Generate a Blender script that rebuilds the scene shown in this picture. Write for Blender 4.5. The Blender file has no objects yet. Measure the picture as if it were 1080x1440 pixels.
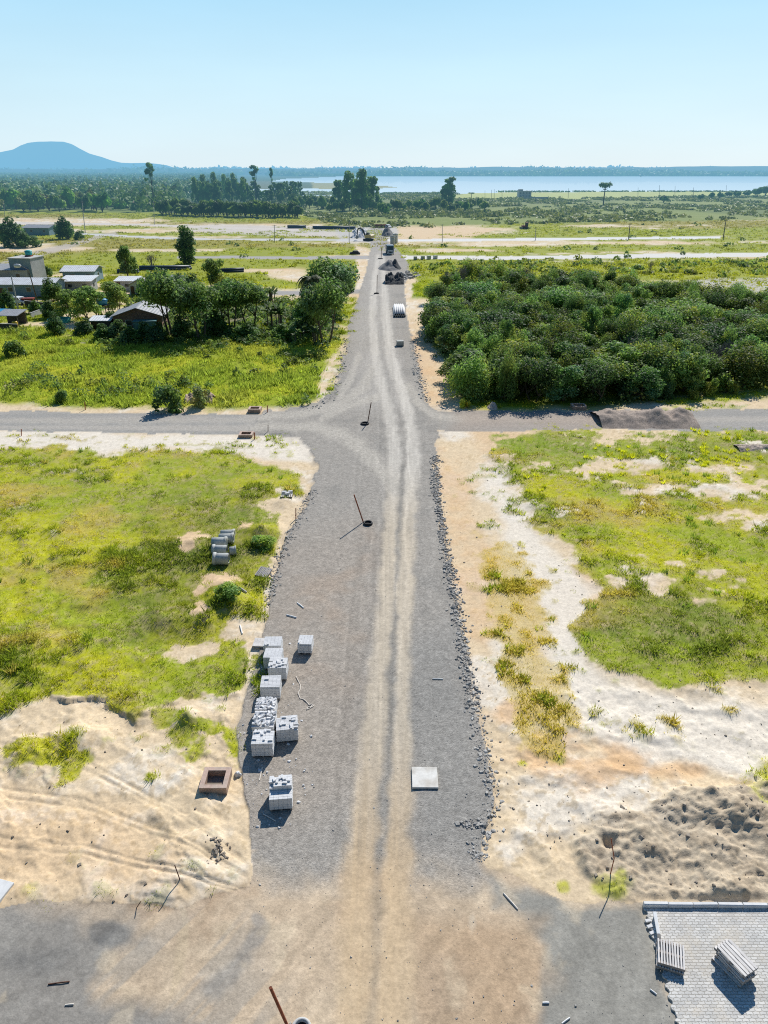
import bpy, math, random
import numpy as np
from mathutils import Vector, Matrix, Euler

random.seed(7)
rng = np.random.default_rng(11)
R = math.radians
scn = bpy.context.scene
COL = scn.collection

# ------------------------------------------------------------------ camera and survey helpers
CAM_H, FPX, PITCH = 27.0, 1000.0, math.atan(482.0 / 1000.0)
CP, SP = math.cos(PITCH), math.sin(PITCH)


def ground_at(px, py, h=0.0):
    """World point at height h seen at survey coordinate (px, py)."""
    u = (np.asarray(px, float) - 540.0) / FPX
    v = (720.0 - np.asarray(py, float)) / FPX
    dy = CP + v * SP
    dz = -SP + v * CP
    t = (h - CAM_H) / dz
    return u * t, dy * t


def gp(px, py, h=0.0):
    x, y = ground_at(px, py, h)
    return Vector((float(x), float(y), h))


def survey_of(x, y):
    zz = y * CP + CAM_H * SP
    px = 540.0 + FPX * x / zz
    py = 720.0 - FPX * (y * SP - CAM_H * CP) / zz
    return px, py


def ppm(py):
    """Survey units per metre (across) at ground row py."""
    x0, y0 = ground_at(540.0, py)
    return FPX / (float(y0) * CP + CAM_H * SP)


def dep_cos(py):
    return math.cos(PITCH - math.atan((720.0 - py) / FPX))


def tall(py, n):
    """Height in metres of an upright thing n survey units tall standing at row py."""
    return n / (ppm(py) * dep_cos(py))


# ------------------------------------------------------------------ noise
def _hash(ix, iy, seed):
    h = (ix.astype(np.int64) * 374761393 + iy.astype(np.int64) * 668265263 + seed * 974634577) & 0xFFFFFFFF
    h = ((h ^ (h >> 13)) * 1274126177) & 0xFFFFFFFF
    h = h ^ (h >> 16)
    return (h & 0xFFFFFF).astype(np.float32) / float(0xFFFFFF)


def vnoise(x, y, seed):
    ix, iy = np.floor(x), np.floor(y)
    fx, fy = (x - ix).astype(np.float32), (y - iy).astype(np.float32)
    fx = fx * fx * (3 - 2 * fx)
    fy = fy * fy * (3 - 2 * fy)
    a, b = _hash(ix, iy, seed), _hash(ix + 1, iy, seed)
    c, d = _hash(ix, iy + 1, seed), _hash(ix + 1, iy + 1, seed)
    return (a * (1 - fx) + b * fx) * (1 - fy) + (c * (1 - fx) + d * fx) * fy


def fbm(x, y, scale, octaves=4, seed=1, gain=0.5):
    """fractal noise about 0, roughly -1..1; scale = size in metres of the largest feature."""
    s, a, t = 0.0, 1.0, 0.0
    f = 1.0 / scale
    for o in range(octaves):
        s = s + a * (vnoise(x * f + 17.3 * o, y * f - 9.1 * o, seed + o * 31) * 2 - 1)
        t += a
        a *= gain
        f *= 2.03
    return s / t * 1.6


def sstep(a, b, x):
    t = np.clip((x - a) / (b - a), 0, 1)
    return t * t * (3 - 2 * t)


def s2l(c):
    c = np.asarray(c, float) / 255.0
    return np.where(c <= 0.04045, c / 12.92, ((c + 0.055) / 1.055) ** 2.4)


KEXP = 1.10


def alb(r, g, b):
    """Base colour of a surface that reads (r, g, b) in open sunlight."""
    return s2l((r, g, b)) / KEXP


# ------------------------------------------------------------------ materials
def nt(mat):
    mat.use_nodes = True
    t = mat.node_tree
    t.nodes.clear()
    return t


def N(t, kind, **kw):
    n = t.nodes.new(kind)
    for k, v in kw.items():
        if k.startswith('i_'):
            n.inputs[k[2:].replace('_', ' ')].default_value = v
        elif k.startswith('n_'):
            n.inputs[int(k[2:])].default_value = v
        else:
            setattr(n, k, v)
    return n


def aerial_group():  # airlight painted on: surfaces glow pale blue with distance from the origin
    g = bpy.data.node_groups.new('painted_haze', 'ShaderNodeTree')
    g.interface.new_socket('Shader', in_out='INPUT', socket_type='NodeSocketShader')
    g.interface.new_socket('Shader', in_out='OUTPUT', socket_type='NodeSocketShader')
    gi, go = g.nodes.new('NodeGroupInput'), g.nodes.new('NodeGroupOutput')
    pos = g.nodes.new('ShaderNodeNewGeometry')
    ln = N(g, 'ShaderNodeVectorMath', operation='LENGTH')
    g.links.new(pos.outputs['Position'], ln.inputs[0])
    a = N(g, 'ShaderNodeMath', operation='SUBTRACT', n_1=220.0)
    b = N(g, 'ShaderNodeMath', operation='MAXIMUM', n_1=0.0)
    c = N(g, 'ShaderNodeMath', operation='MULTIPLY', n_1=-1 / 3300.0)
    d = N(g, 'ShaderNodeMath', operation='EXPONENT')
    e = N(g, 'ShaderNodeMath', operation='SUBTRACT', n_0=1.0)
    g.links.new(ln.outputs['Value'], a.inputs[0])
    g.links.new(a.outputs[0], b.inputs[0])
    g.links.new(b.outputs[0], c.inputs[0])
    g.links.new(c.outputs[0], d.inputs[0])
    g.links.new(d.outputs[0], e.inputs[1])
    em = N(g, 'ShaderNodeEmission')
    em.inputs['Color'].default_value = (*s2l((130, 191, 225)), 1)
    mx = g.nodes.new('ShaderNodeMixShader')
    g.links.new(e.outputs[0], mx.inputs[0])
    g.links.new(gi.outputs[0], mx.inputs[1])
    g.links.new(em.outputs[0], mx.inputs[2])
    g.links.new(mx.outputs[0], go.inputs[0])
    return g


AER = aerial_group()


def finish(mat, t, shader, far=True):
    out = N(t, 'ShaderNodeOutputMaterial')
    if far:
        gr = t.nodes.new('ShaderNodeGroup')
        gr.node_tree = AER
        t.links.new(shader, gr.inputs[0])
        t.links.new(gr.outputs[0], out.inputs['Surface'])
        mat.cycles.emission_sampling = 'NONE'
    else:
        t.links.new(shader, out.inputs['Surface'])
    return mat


def mul_color(t, col, fac):
    m = N(t, 'ShaderNodeVectorMath', operation='SCALE')
    t.links.new(col, m.inputs[0])
    t.links.new(fac, m.inputs['Scale'])
    return m.outputs[0]


def maprange(t, val, a, b, c, d):
    m = N(t, 'ShaderNodeMapRange')
    m.inputs[1].default_value, m.inputs[2].default_value = a, b
    m.inputs[3].default_value, m.inputs[4].default_value = c, d
    t.links.new(val, m.inputs[0])
    return m.outputs[0]


def math2(t, op, a, b):
    m = N(t, 'ShaderNodeMath', operation=op)
    for i, s in enumerate((a, b)):
        if isinstance(s, (int, float)):
            m.inputs[i].default_value = s
        else:
            t.links.new(s, m.inputs[i])
    return m.outputs[0]


def ground_material(name, stone_scale=14.0):
    """Earth, sand or gravel: colour from the surveyed ground attribute, broken up by grain, pebbles and bump."""
    mat = bpy.data.materials.new(name)
    t = nt(mat)
    L = t.links
    at = N(t, 'ShaderNodeAttribute', attribute_name='earth')
    ag = N(t, 'ShaderNodeAttribute', attribute_name='gravel')
    geo = N(t, 'ShaderNodeNewGeometry')
    n1 = N(t, 'ShaderNodeTexNoise', i_Scale=2.3, i_Detail=6.0, i_Roughness=0.68)
    n2 = N(t, 'ShaderNodeTexNoise', i_Scale=7.0, i_Detail=5.0, i_Roughness=0.8)
    vo = N(t, 'ShaderNodeTexVoronoi', i_Scale=stone_scale)
    vo2 = N(t, 'ShaderNodeTexVoronoi', i_Scale=stone_scale * 0.37)
    vo2.inputs['Randomness'].default_value = 1.0
    for n in (n1, n2, vo, vo2):
        L.new(geo.outputs['Position'], n.inputs['Vector'])
    f1 = maprange(t, n1.outputs['Fac'], 0.3, 0.7, 0.86, 1.13)
    f2 = maprange(t, n2.outputs['Fac'], 0.3, 0.7, 0.80, 1.19)
    sep = N(t, 'ShaderNodeSeparateColor')
    L.new(vo.outputs['Color'], sep.inputs[0])
    sep2 = N(t, 'ShaderNodeSeparateColor')
    L.new(vo2.outputs['Color'], sep2.inputs[0])
    st = maprange(t, sep.outputs[0], 0.0, 1.0, 0.80, 1.20)
    st2 = maprange(t, sep2.outputs[0], 0.0, 1.0, 0.90, 1.10)
    st = math2(t, 'MULTIPLY', st, st2)
    st = math2(t, 'SUBTRACT', st, 1.0)
    st = math2(t, 'MULTIPLY', st, ag.outputs['Fac'])
    st = math2(t, 'ADD', st, 1.0)
    f = math2(t, 'MULTIPLY', math2(t, 'MULTIPLY', f1, f2), st)
    c = mul_color(t, at.outputs['Color'], f)
    bs = N(t, 'ShaderNodeBsdfPrincipled', i_Roughness=0.95)
    bs.inputs['Specular IOR Level'].default_value = 0.15
    L.new(c, bs.inputs['Base Color'])
    bh = math2(t, 'ADD', math2(t, 'MULTIPLY', n1.outputs['Fac'], 0.6), math2(t, 'MULTIPLY', n2.outputs['Fac'], 0.35))
    bh = math2(t, 'ADD', bh, math2(t, 'MULTIPLY', math2(t, 'MULTIPLY', vo.outputs['Distance'], -0.7), ag.outputs['Fac']))
    bu = N(t, 'ShaderNodeBump', i_Strength=0.4, i_Distance=0.06)
    L.new(bh, bu.inputs['Height'])
    L.new(bu.outputs[0], bs.inputs['Normal'])
    return finish(mat, t, bs.outputs[0])


def leaf_material(name, trans=0.35, rough=0.6, attr='tint'):
    mat = bpy.data.materials.new(name)
    t = nt(mat)
    L = t.links
    at = N(t, 'ShaderNodeAttribute', attribute_name=attr)
    oi = N(t, 'ShaderNodeObjectInfo')
    m = N(t, 'ShaderNodeVectorMath', operation='MULTIPLY')
    L.new(at.outputs['Color'], m.inputs[0])
    L.new(oi.outputs['Color'], m.inputs[1])
    bs = N(t, 'ShaderNodeBsdfPrincipled', i_Roughness=rough)
    bs.inputs['Specular IOR Level'].default_value = 0.25
    tr = N(t, 'ShaderNodeBsdfTranslucent')
    wm = N(t, 'ShaderNodeVectorMath', operation='MULTIPLY')
    wm.inputs[1].default_value = (1.28, 1.26, 0.95)
    L.new(m.outputs[0], wm.inputs[0])
    L.new(m.outputs[0], bs.inputs['Base Color'])
    L.new(wm.outputs[0], tr.inputs['Color'])
    mx = N(t, 'ShaderNodeMixShader', n_0=trans)
    L.new(bs.outputs[0], mx.inputs[1])
    L.new(tr.outputs[0], mx.inputs[2])
    return finish(mat, t, mx.outputs[0])


def plain(name, rgb, rough=0.8, var=0.18, scale=6.0, metal=0.0, bump=0.0, far=True, stain=None, spec=0.3, stretch=None):
    """Painted, cast, rusty or wooden surface: base colour with mottling at two sizes, optional second colour in patches."""
    mat = bpy.data.materials.new(name)
    t = nt(mat)
    L = t.links
    tc = N(t, 'ShaderNodeTexCoord')
    vec = tc.outputs['Object']
    if stretch:
        mp = N(t, 'ShaderNodeMapping')
        mp.inputs['Scale'].default_value = stretch
        L.new(vec, mp.inputs[0])
        vec = mp.outputs[0]
    n1 = N(t, 'ShaderNodeTexNoise', i_Scale=scale, i_Detail=5.0, i_Roughness=0.65)
    L.new(vec, n1.inputs['Vector'])
    oi = N(t, 'ShaderNodeObjectInfo')
    f = maprange(t, n1.outputs['Fac'], 0.3, 0.7, 1 - var, 1 + var)
    f = math2(t, 'MULTIPLY', f, maprange(t, oi.outputs['Random'], 0, 1, 1 - var * 0.5, 1 + var * 0.5))
    rg = N(t, 'ShaderNodeRGB')
    rg.outputs[0].default_value = (*rgb, 1)
    c = rg.outputs[0]
    if stain is not None:
        n2 = N(t, 'ShaderNodeTexNoise', i_Scale=scale * 0.35, i_Detail=4.0)
        L.new(vec, n2.inputs['Vector'])
        mx = N(t, 'ShaderNodeMix', data_type='RGBA')
        L.new(maprange(t, n2.outputs['Fac'], 0.45, 0.65, 0, 0.8), mx.inputs[0])
        L.new(c, mx.inputs[6])
        mx.inputs[7].default_value = (*stain, 1)
        c = mx.outputs[2]
    c = mul_color(t, c, f)
    bs = N(t, 'ShaderNodeBsdfPrincipled', i_Roughness=rough, i_Metallic=metal)
    bs.inputs['Specular IOR Level'].default_value = spec
    L.new(c, bs.inputs['Base Color'])
    if bump:
        bu = N(t, 'ShaderNodeBump', i_Strength=bump, i_Distance=0.02)
        L.new(n1.outputs['Fac'], bu.inputs['Height'])
        L.new(bu.outputs[0], bs.inputs['Normal'])
    return finish(mat, t, bs.outputs[0], far)


def corrugated(name, rgb, pitch=0.5, stain=None):
    mat = bpy.data.materials.new(name)
    t = nt(mat)
    L = t.links
    tc = N(t, 'ShaderNodeTexCoord')
    wv = N(t, 'ShaderNodeTexWave', bands_direction='X', i_Scale=0.314 / pitch)
    L.new(tc.outputs['Object'], wv.inputs['Vector'])
    n1 = N(t, 'ShaderNodeTexNoise', i_Scale=0.8, i_Detail=6.0, i_Roughness=0.7)
    L.new(tc.outputs['Object'], n1.inputs['Vector'])
    rg = N(t, 'ShaderNodeMix', data_type='RGBA')
    L.new(maprange(t, n1.outputs['Fac'], 0.42, 0.66, 0, 1), rg.inputs[0])
    rg.inputs[6].default_value = (*rgb, 1)
    rg.inputs[7].default_value = (*(stain if stain is not None else tuple(0.7 * k for k in rgb)), 1)
    c = mul_color(t, rg.outputs[2], maprange(t, wv.outputs['Fac'], 0, 1, 0.85, 1.05))
    bs = N(t, 'ShaderNodeBsdfPrincipled', i_Roughness=0.55)
    L.new(c, bs.inputs['Base Color'])
    bu = N(t, 'ShaderNodeBump', i_Strength=0.6, i_Distance=0.05)
    L.new(wv.outputs['Fac'], bu.inputs['Height'])
    L.new(bu.outputs[0], bs.inputs['Normal'])
    return finish(mat, t, bs.outputs[0])


def brick(name, rgb, mortar, w=0.24, h=0.075, ax='XZ', msize=0.014, var=(0.7, 1.2), rough=0.9, bump=0.4):
    mat = bpy.data.materials.new(name)
    t = nt(mat)
    L = t.links
    tc = N(t, 'ShaderNodeTexCoord')
    sp = N(t, 'ShaderNodeSeparateXYZ')
    L.new(tc.outputs['Object'], sp.inputs[0])
    cb = N(t, 'ShaderNodeCombineXYZ')
    if ax == 'XZ':
        L.new(math2(t, 'ADD', sp.outputs[0], sp.outputs[1]), cb.inputs[0])
        L.new(sp.outputs[2], cb.inputs[1])
    else:
        # the interlocking pavers have a zigzag outline: shift the columns with a small triangle wave
        zz = math2(t, 'PINGPONG', sp.outputs[0], w * 0.5)
        L.new(sp.outputs[0], cb.inputs[0])
        L.new(math2(t, 'ADD', sp.outputs[1], math2(t, 'MULTIPLY', zz, 0.22)), cb.inputs[1])
    br = N(t, 'ShaderNodeTexBrick', i_Scale=1.0)
    br.inputs['Mortar Size'].default_value = msize
    br.inputs['Mortar Smooth'].default_value = 0.3
    br.inputs['Brick Width'].default_value = w
    br.inputs['Row Height'].default_value = h
    br.inputs['Color1'].default_value = (*[k * var[0] for k in rgb], 1)
    br.inputs['Color2'].default_value = (*[k * var[1] for k in rgb], 1)
    br.inputs['Mortar'].default_value = (*mortar, 1)
    L.new(cb.outputs[0], br.inputs['Vector'])
    n1 = N(t, 'ShaderNodeTexNoise', i_Scale=1.1, i_Detail=7.0, i_Roughness=0.7)
    L.new(tc.outputs['Object'], n1.inputs['Vector'])
    bc = br.outputs['Color']
    if ax == 'XY':
        n3 = N(t, 'ShaderNodeTexNoise', i_Scale=0.55, i_Detail=8.0, i_Roughness=0.72)
        L.new(tc.outputs['Object'], n3.inputs['Vector'])
        ms = N(t, 'ShaderNodeMix', data_type='RGBA')
        L.new(maprange(t, n3.outputs['Fac'], 0.50, 0.72, 0, 0.75), ms.inputs[0])
        L.new(bc, ms.inputs[6])
        ms.inputs[7].default_value = (0.52, 0.45, 0.35, 1)
        bc = ms.outputs[2]
    c = mul_color(t, bc, maprange(t, n1.outputs['Fac'], 0.3, 0.7, 0.84, 1.1))
    bs = N(t, 'ShaderNodeBsdfPrincipled', i_Roughness=rough)
    L.new(c, bs.inputs['Base Color'])
    bu = N(t, 'ShaderNodeBump', i_Strength=bump, i_Distance=0.01, invert=True)
    L.new(br.outputs['Fac'], bu.inputs['Height'])
    L.new(bu.outputs[0], bs.inputs['Normal'])
    return finish(mat, t, bs.outputs[0])


def water_material():
    mat = bpy.data.materials.new('lagoon_water')
    t = nt(mat)
    L = t.links
    geo = N(t, 'ShaderNodeNewGeometry')
    mp = N(t, 'ShaderNodeMapping')
    mp.inputs['Scale'].default_value = (0.012, 0.0016, 1.0)
    L.new(geo.outputs['Position'], mp.inputs[0])
    n1 = N(t, 'ShaderNodeTexNoise', i_Scale=1.0, i_Detail=5.0, i_Roughness=0.6)
    L.new(mp.outputs[0], n1.inputs['Vector'])
    df = N(t, 'ShaderNodeBsdfDiffuse')
    df.inputs['Color'].default_value = (0.62, 0.74, 0.80, 1)
    gl = N(t, 'ShaderNodeBsdfGlossy')
    gl.inputs['Color'].default_value = (0.90, 0.95, 0.98, 1)
    L.new(maprange(t, n1.outputs['Fac'], 0.35, 0.65, 0.0, 0.035), gl.inputs['Roughness'])
    lw = N(t, 'ShaderNodeLayerWeight', i_Blend=0.5)
    mx = N(t, 'ShaderNodeMixShader')
    L.new(maprange(t, lw.outputs['Facing'], 0.7, 0.97, 0.05, 0.16), mx.inputs[0])
    L.new(df.outputs[0], mx.inputs[1])
    L.new(gl.outputs[0], mx.inputs[2])
    return finish(mat, t, mx.outputs[0])


M = {}
M['ground'] = ground_material('sandy_ground', 13.0)
M['road'] = ground_material('gravel_road', 16.0)
M['leaf'] = leaf_material('tree_leaves', 0.46)
M['grass'] = leaf_material('grass_blades', 0.55, 0.55)
M['far_leaf'] = leaf_material('far_leaves', 0.2)
M['water'] = water_material()
M['bark'] = plain('grey_bark', (0.12, 0.095, 0.075), 0.95, 0.3, 4)
M['pale_bark'] = plain('pale_bark', (0.30, 0.27, 0.23), 0.95, 0.25, 4)
M['twig'] = plain('bare_twigs', (0.23, 0.215, 0.20), 0.95, 0.25, 2)
M['concrete'] = plain('cast_concrete', (0.50, 0.50, 0.48), 0.9, 0.12, 5, bump=0.2)
M['pipe_concrete'] = plain('pipe_concrete', (0.52, 0.53, 0.50), 0.9, 0.15, 5, bump=0.2, stain=(0.42, 0.42, 0.38))
M['block'] = plain('pale_block', (0.66, 0.66, 0.66), 0.9, 0.12, 7, bump=0.25)
M['block_loose'] = plain('pale_loose_block', (0.70, 0.70, 0.70), 0.9, 0.12, 9, bump=0.2)
M['slab'] = plain('slab_concrete', (0.72, 0.70, 0.65), 0.9, 0.12, 4, bump=0.3, stain=(0.50, 0.46, 0.40))
M['kerb'] = plain('kerb_concrete', (0.68, 0.68, 0.67), 0.85, 0.10, 4, bump=0.15)
M['rim'] = plain('render_rim', (0.52, 0.38, 0.31), 0.95, 0.18, 5, bump=0.4, stain=(0.48, 0.40, 0.33))
M['box_brick'] = brick('pit_brick', (0.44, 0.28, 0.20), (0.40, 0.34, 0.28))
M['wood'] = plain('pallet_wood', (0.66, 0.63, 0.60), 0.85, 0.2, 3, bump=0.3, stretch=(8, 1, 8))
M['wood_dark'] = plain('old_pallet_wood', (0.30, 0.26, 0.23), 0.9, 0.25, 3, bump=0.3)
M['wood_grey'] = plain('weathered_pallet_wood', (0.36, 0.34, 0.33), 0.9, 0.2, 4, bump=0.3)
M['rust'] = plain('rusty_steel', (0.36, 0.11, 0.055), 0.85, 0.3, 12, stain=(0.14, 0.05, 0.03))
M['dark_rust'] = plain('dark_rusty_steel', (0.12, 0.055, 0.035), 0.85, 0.3, 10)
M['rubber'] = plain('black_rubber', (0.025, 0.027, 0.03), 0.7, 0.3, 8)
M['hole'] = plain('painted_hole_dark', (0.02, 0.018, 0.016), 0.95, 0.3, 8)  # near-black colour stands in for the shade inside an open manhole
M['white_plastic'] = plain('white_plastic', (0.75, 0.75, 0.74), 0.5, 0.06, 4)
M['rope'] = plain('white_rope', (0.72, 0.66, 0.58), 0.8, 0.1, 10)
M['stone'] = plain('crushed_stone', (0.40, 0.385, 0.36), 0.9, 0.45, 3, bump=0.4, stain=(0.52, 0.50, 0.46))
M['dark_stone'] = plain('dark_clods', (0.30, 0.255, 0.205), 0.95, 0.3, 4, bump=0.4)
M['steel_roof'] = corrugated('pale_metal_roof', (0.78, 0.80, 0.82), 0.5, (0.62, 0.61, 0.60))
M['grey_roof'] = corrugated('grey_fibre_roof', (0.34, 0.34, 0.35), 0.5, (0.24, 0.24, 0.24))
M['dark_roof'] = corrugated('dark_fibre_roof', (0.20, 0.19, 0.19), 0.5, (0.14, 0.13, 0.12))
M['blue_wall'] = plain('blue_grey_plaster', (0.20, 0.30, 0.37), 0.9, 0.12, 1.5, stain=(0.26, 0.34, 0.39))
M['grey_wall'] = plain('raw_cement_wall', (0.42, 0.42, 0.42), 0.9, 0.12, 1.5, stain=(0.34, 0.34, 0.33))
M['white_wall'] = plain('white_plaster', (0.62, 0.60, 0.57), 0.9, 0.10, 1.5)
M['cream_wall'] = plain('cream_plaster', (0.52, 0.44, 0.33), 0.9, 0.10, 1.5)
M['house_brick'] = brick('house_brick', (0.26, 0.14, 0.10), (0.30, 0.25, 0.2), 0.5, 0.25)
M['teal_wood'] = plain('teal_boards', (0.12, 0.24, 0.25), 0.8, 0.2, 2)
M['dark_wood'] = plain('dark_boards', (0.08, 0.075, 0.07), 0.9, 0.25, 2)
M['glass'] = plain('window_glass', (0.03, 0.045, 0.06), 0.15, 0.1, 1, spec=0.6)
M['door'] = plain('brown_door', (0.16, 0.09, 0.05), 0.7, 0.15, 3)
M['blue_plastic'] = plain('blue_tank_plastic', (0.03, 0.22, 0.42), 0.45, 0.1, 2)
M['teal_plastic'] = plain('turquoise_plastic', (0.05, 0.42, 0.42), 0.5, 0.12, 2)
M['yellow_plastic'] = plain('yellow_plastic', (0.62, 0.42, 0.03), 0.5, 0.1, 2)
M['tarp'] = plain('blue_tarpaulin', (0.03, 0.28, 0.50), 0.6, 0.15, 2)
M['red_paint'] = plain('red_brown_paint', (0.28, 0.06, 0.04), 0.6, 0.2, 2)
M['pole'] = plain('pole_concrete', (0.40, 0.40, 0.39), 0.9, 0.1, 1)
M['pole_wood'] = plain('pole_timber', (0.14, 0.12, 0.10), 0.9, 0.2, 2)
M['lamp'] = plain('lamp_housing', (0.62, 0.64, 0.66), 0.4, 0.06, 2)
M['dark_pipe'] = plain('dark_blue_pipe', (0.045, 0.07, 0.11), 0.5, 0.2, 2)
M['pvc'] = plain('pale_pipe', (0.66, 0.66, 0.66), 0.7, 0.08, 1, stain=(0.58, 0.57, 0.55))
M['truck_paint'] = plain('dark_blue_truck_paint', (0.06, 0.15, 0.21), 0.4, 0.1, 1)
M['truck_white'] = plain('white_truck_paint', (0.60, 0.64, 0.66), 0.4, 0.08, 1)
M['steel'] = plain('worn_steel', (0.17, 0.19, 0.21), 0.55, 0.2, 2, metal=0.3)
M['black'] = plain('black_paint', (0.02, 0.02, 0.022), 0.6, 0.2, 2)
M['yellow_paint'] = plain('yellow_machine_paint', (0.52, 0.40, 0.14), 0.5, 0.15, 1)
M['white_paint'] = plain('white_car_paint', (0.75, 0.76, 0.77), 0.3, 0.05, 1)
M['orange_plastic'] = plain('orange_plastic', (0.50, 0.12, 0.05), 0.6, 0.15, 1)
M['pav'] = brick('grey_pavers', (0.64, 0.625, 0.59), (0.36, 0.34, 0.30), 0.24, 0.115, 'XY', 0.014, (0.82, 1.08), 0.85, 0.6)
M['brown_gravel'] = plain('brown_gravel', (0.46, 0.375, 0.31), 0.95, 0.5, 7, bump=1.0)
M['grey_gravel'] = plain('grey_gravel', (0.19, 0.19, 0.19), 0.95, 0.3, 4, bump=0.9)
M['dark_gravel'] = plain('dark_gravel', (0.085, 0.09, 0.095), 0.95, 0.3, 4, bump=0.9)
M['sand_heap'] = plain('tan_sand_heap', (0.50, 0.38, 0.27), 0.95, 0.2, 3, bump=0.6)
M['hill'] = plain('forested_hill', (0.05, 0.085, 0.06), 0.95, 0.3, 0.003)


# ------------------------------------------------------------------ object helpers
def prop(o, label=None, cat=None, group=None, kind=None):
    if label:
        o['label'] = label
    if cat:
        o['category'] = cat
    if group:
        o['group'] = group
    if kind:
        o['kind'] = kind
    return o


def empty(name, loc, rz=0.0, label=None, cat=None, group=None, rot=None):
    o = bpy.data.objects.new(name, None)
    COL.objects.link(o)
    o.location = loc
    o.rotation_euler = rot if rot is not None else (0, 0, rz)
    o.empty_display_size = 0.2
    return prop(o, label, cat, group)


def link(name, me, parent=None, loc=(0, 0, 0), rot=(0, 0, 0), scale=None):
    o = bpy.data.objects.new(name, me)
    COL.objects.link(o)
    o.location = loc
    o.rotation_euler = rot
    if scale is not None:
        o.scale = scale if hasattr(scale, '__len__') else (scale,) * 3
    if parent:
        o.parent = parent
    return o


def np_mesh(name, V, F, mat, tint=None, smooth=False, attrs=None):
    """Mesh from arrays; F is (n,3) or (n,4)."""
    me = bpy.data.meshes.new(name)
    n, k = F.shape
    me.vertices.add(len(V))
    me.vertices.foreach_set('co', np.ascontiguousarray(V, dtype=np.float32).ravel())
    me.loops.add(n * k)
    me.loops.foreach_set('vertex_index', np.ascontiguousarray(F, dtype=np.int32).ravel())
    me.polygons.add(n)
    me.polygons.foreach_set('loop_start', np.arange(0, n * k, k, dtype=np.int32))
    me.polygons.foreach_set('use_smooth', np.full(n, smooth, dtype=bool))
    if tint is not None:
        a = me.attributes.new('tint', 'FLOAT_COLOR', 'POINT')
        c = np.ones((len(V), 4), np.float32)
        c[:, :3] = tint
        a.data.foreach_set('color', c.ravel())
    for nm, arr in (attrs or {}).items():
        if arr.ndim == 2:
            a = me.attributes.new(nm, 'FLOAT_COLOR', 'POINT')
            c = np.ones((len(V), 4), np.float32)
            c[:, :3] = arr
            a.data.foreach_set('color', c.ravel())
        else:
            a = me.attributes.new(nm, 'FLOAT', 'POINT')
            a.data.foreach_set('value', np.ascontiguousarray(arr, dtype=np.float32))
    me.update(calc_edges=True)
    for m in (mat if isinstance(mat, (list, tuple)) else [mat]):
        me.materials.append(m)
    return me


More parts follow.
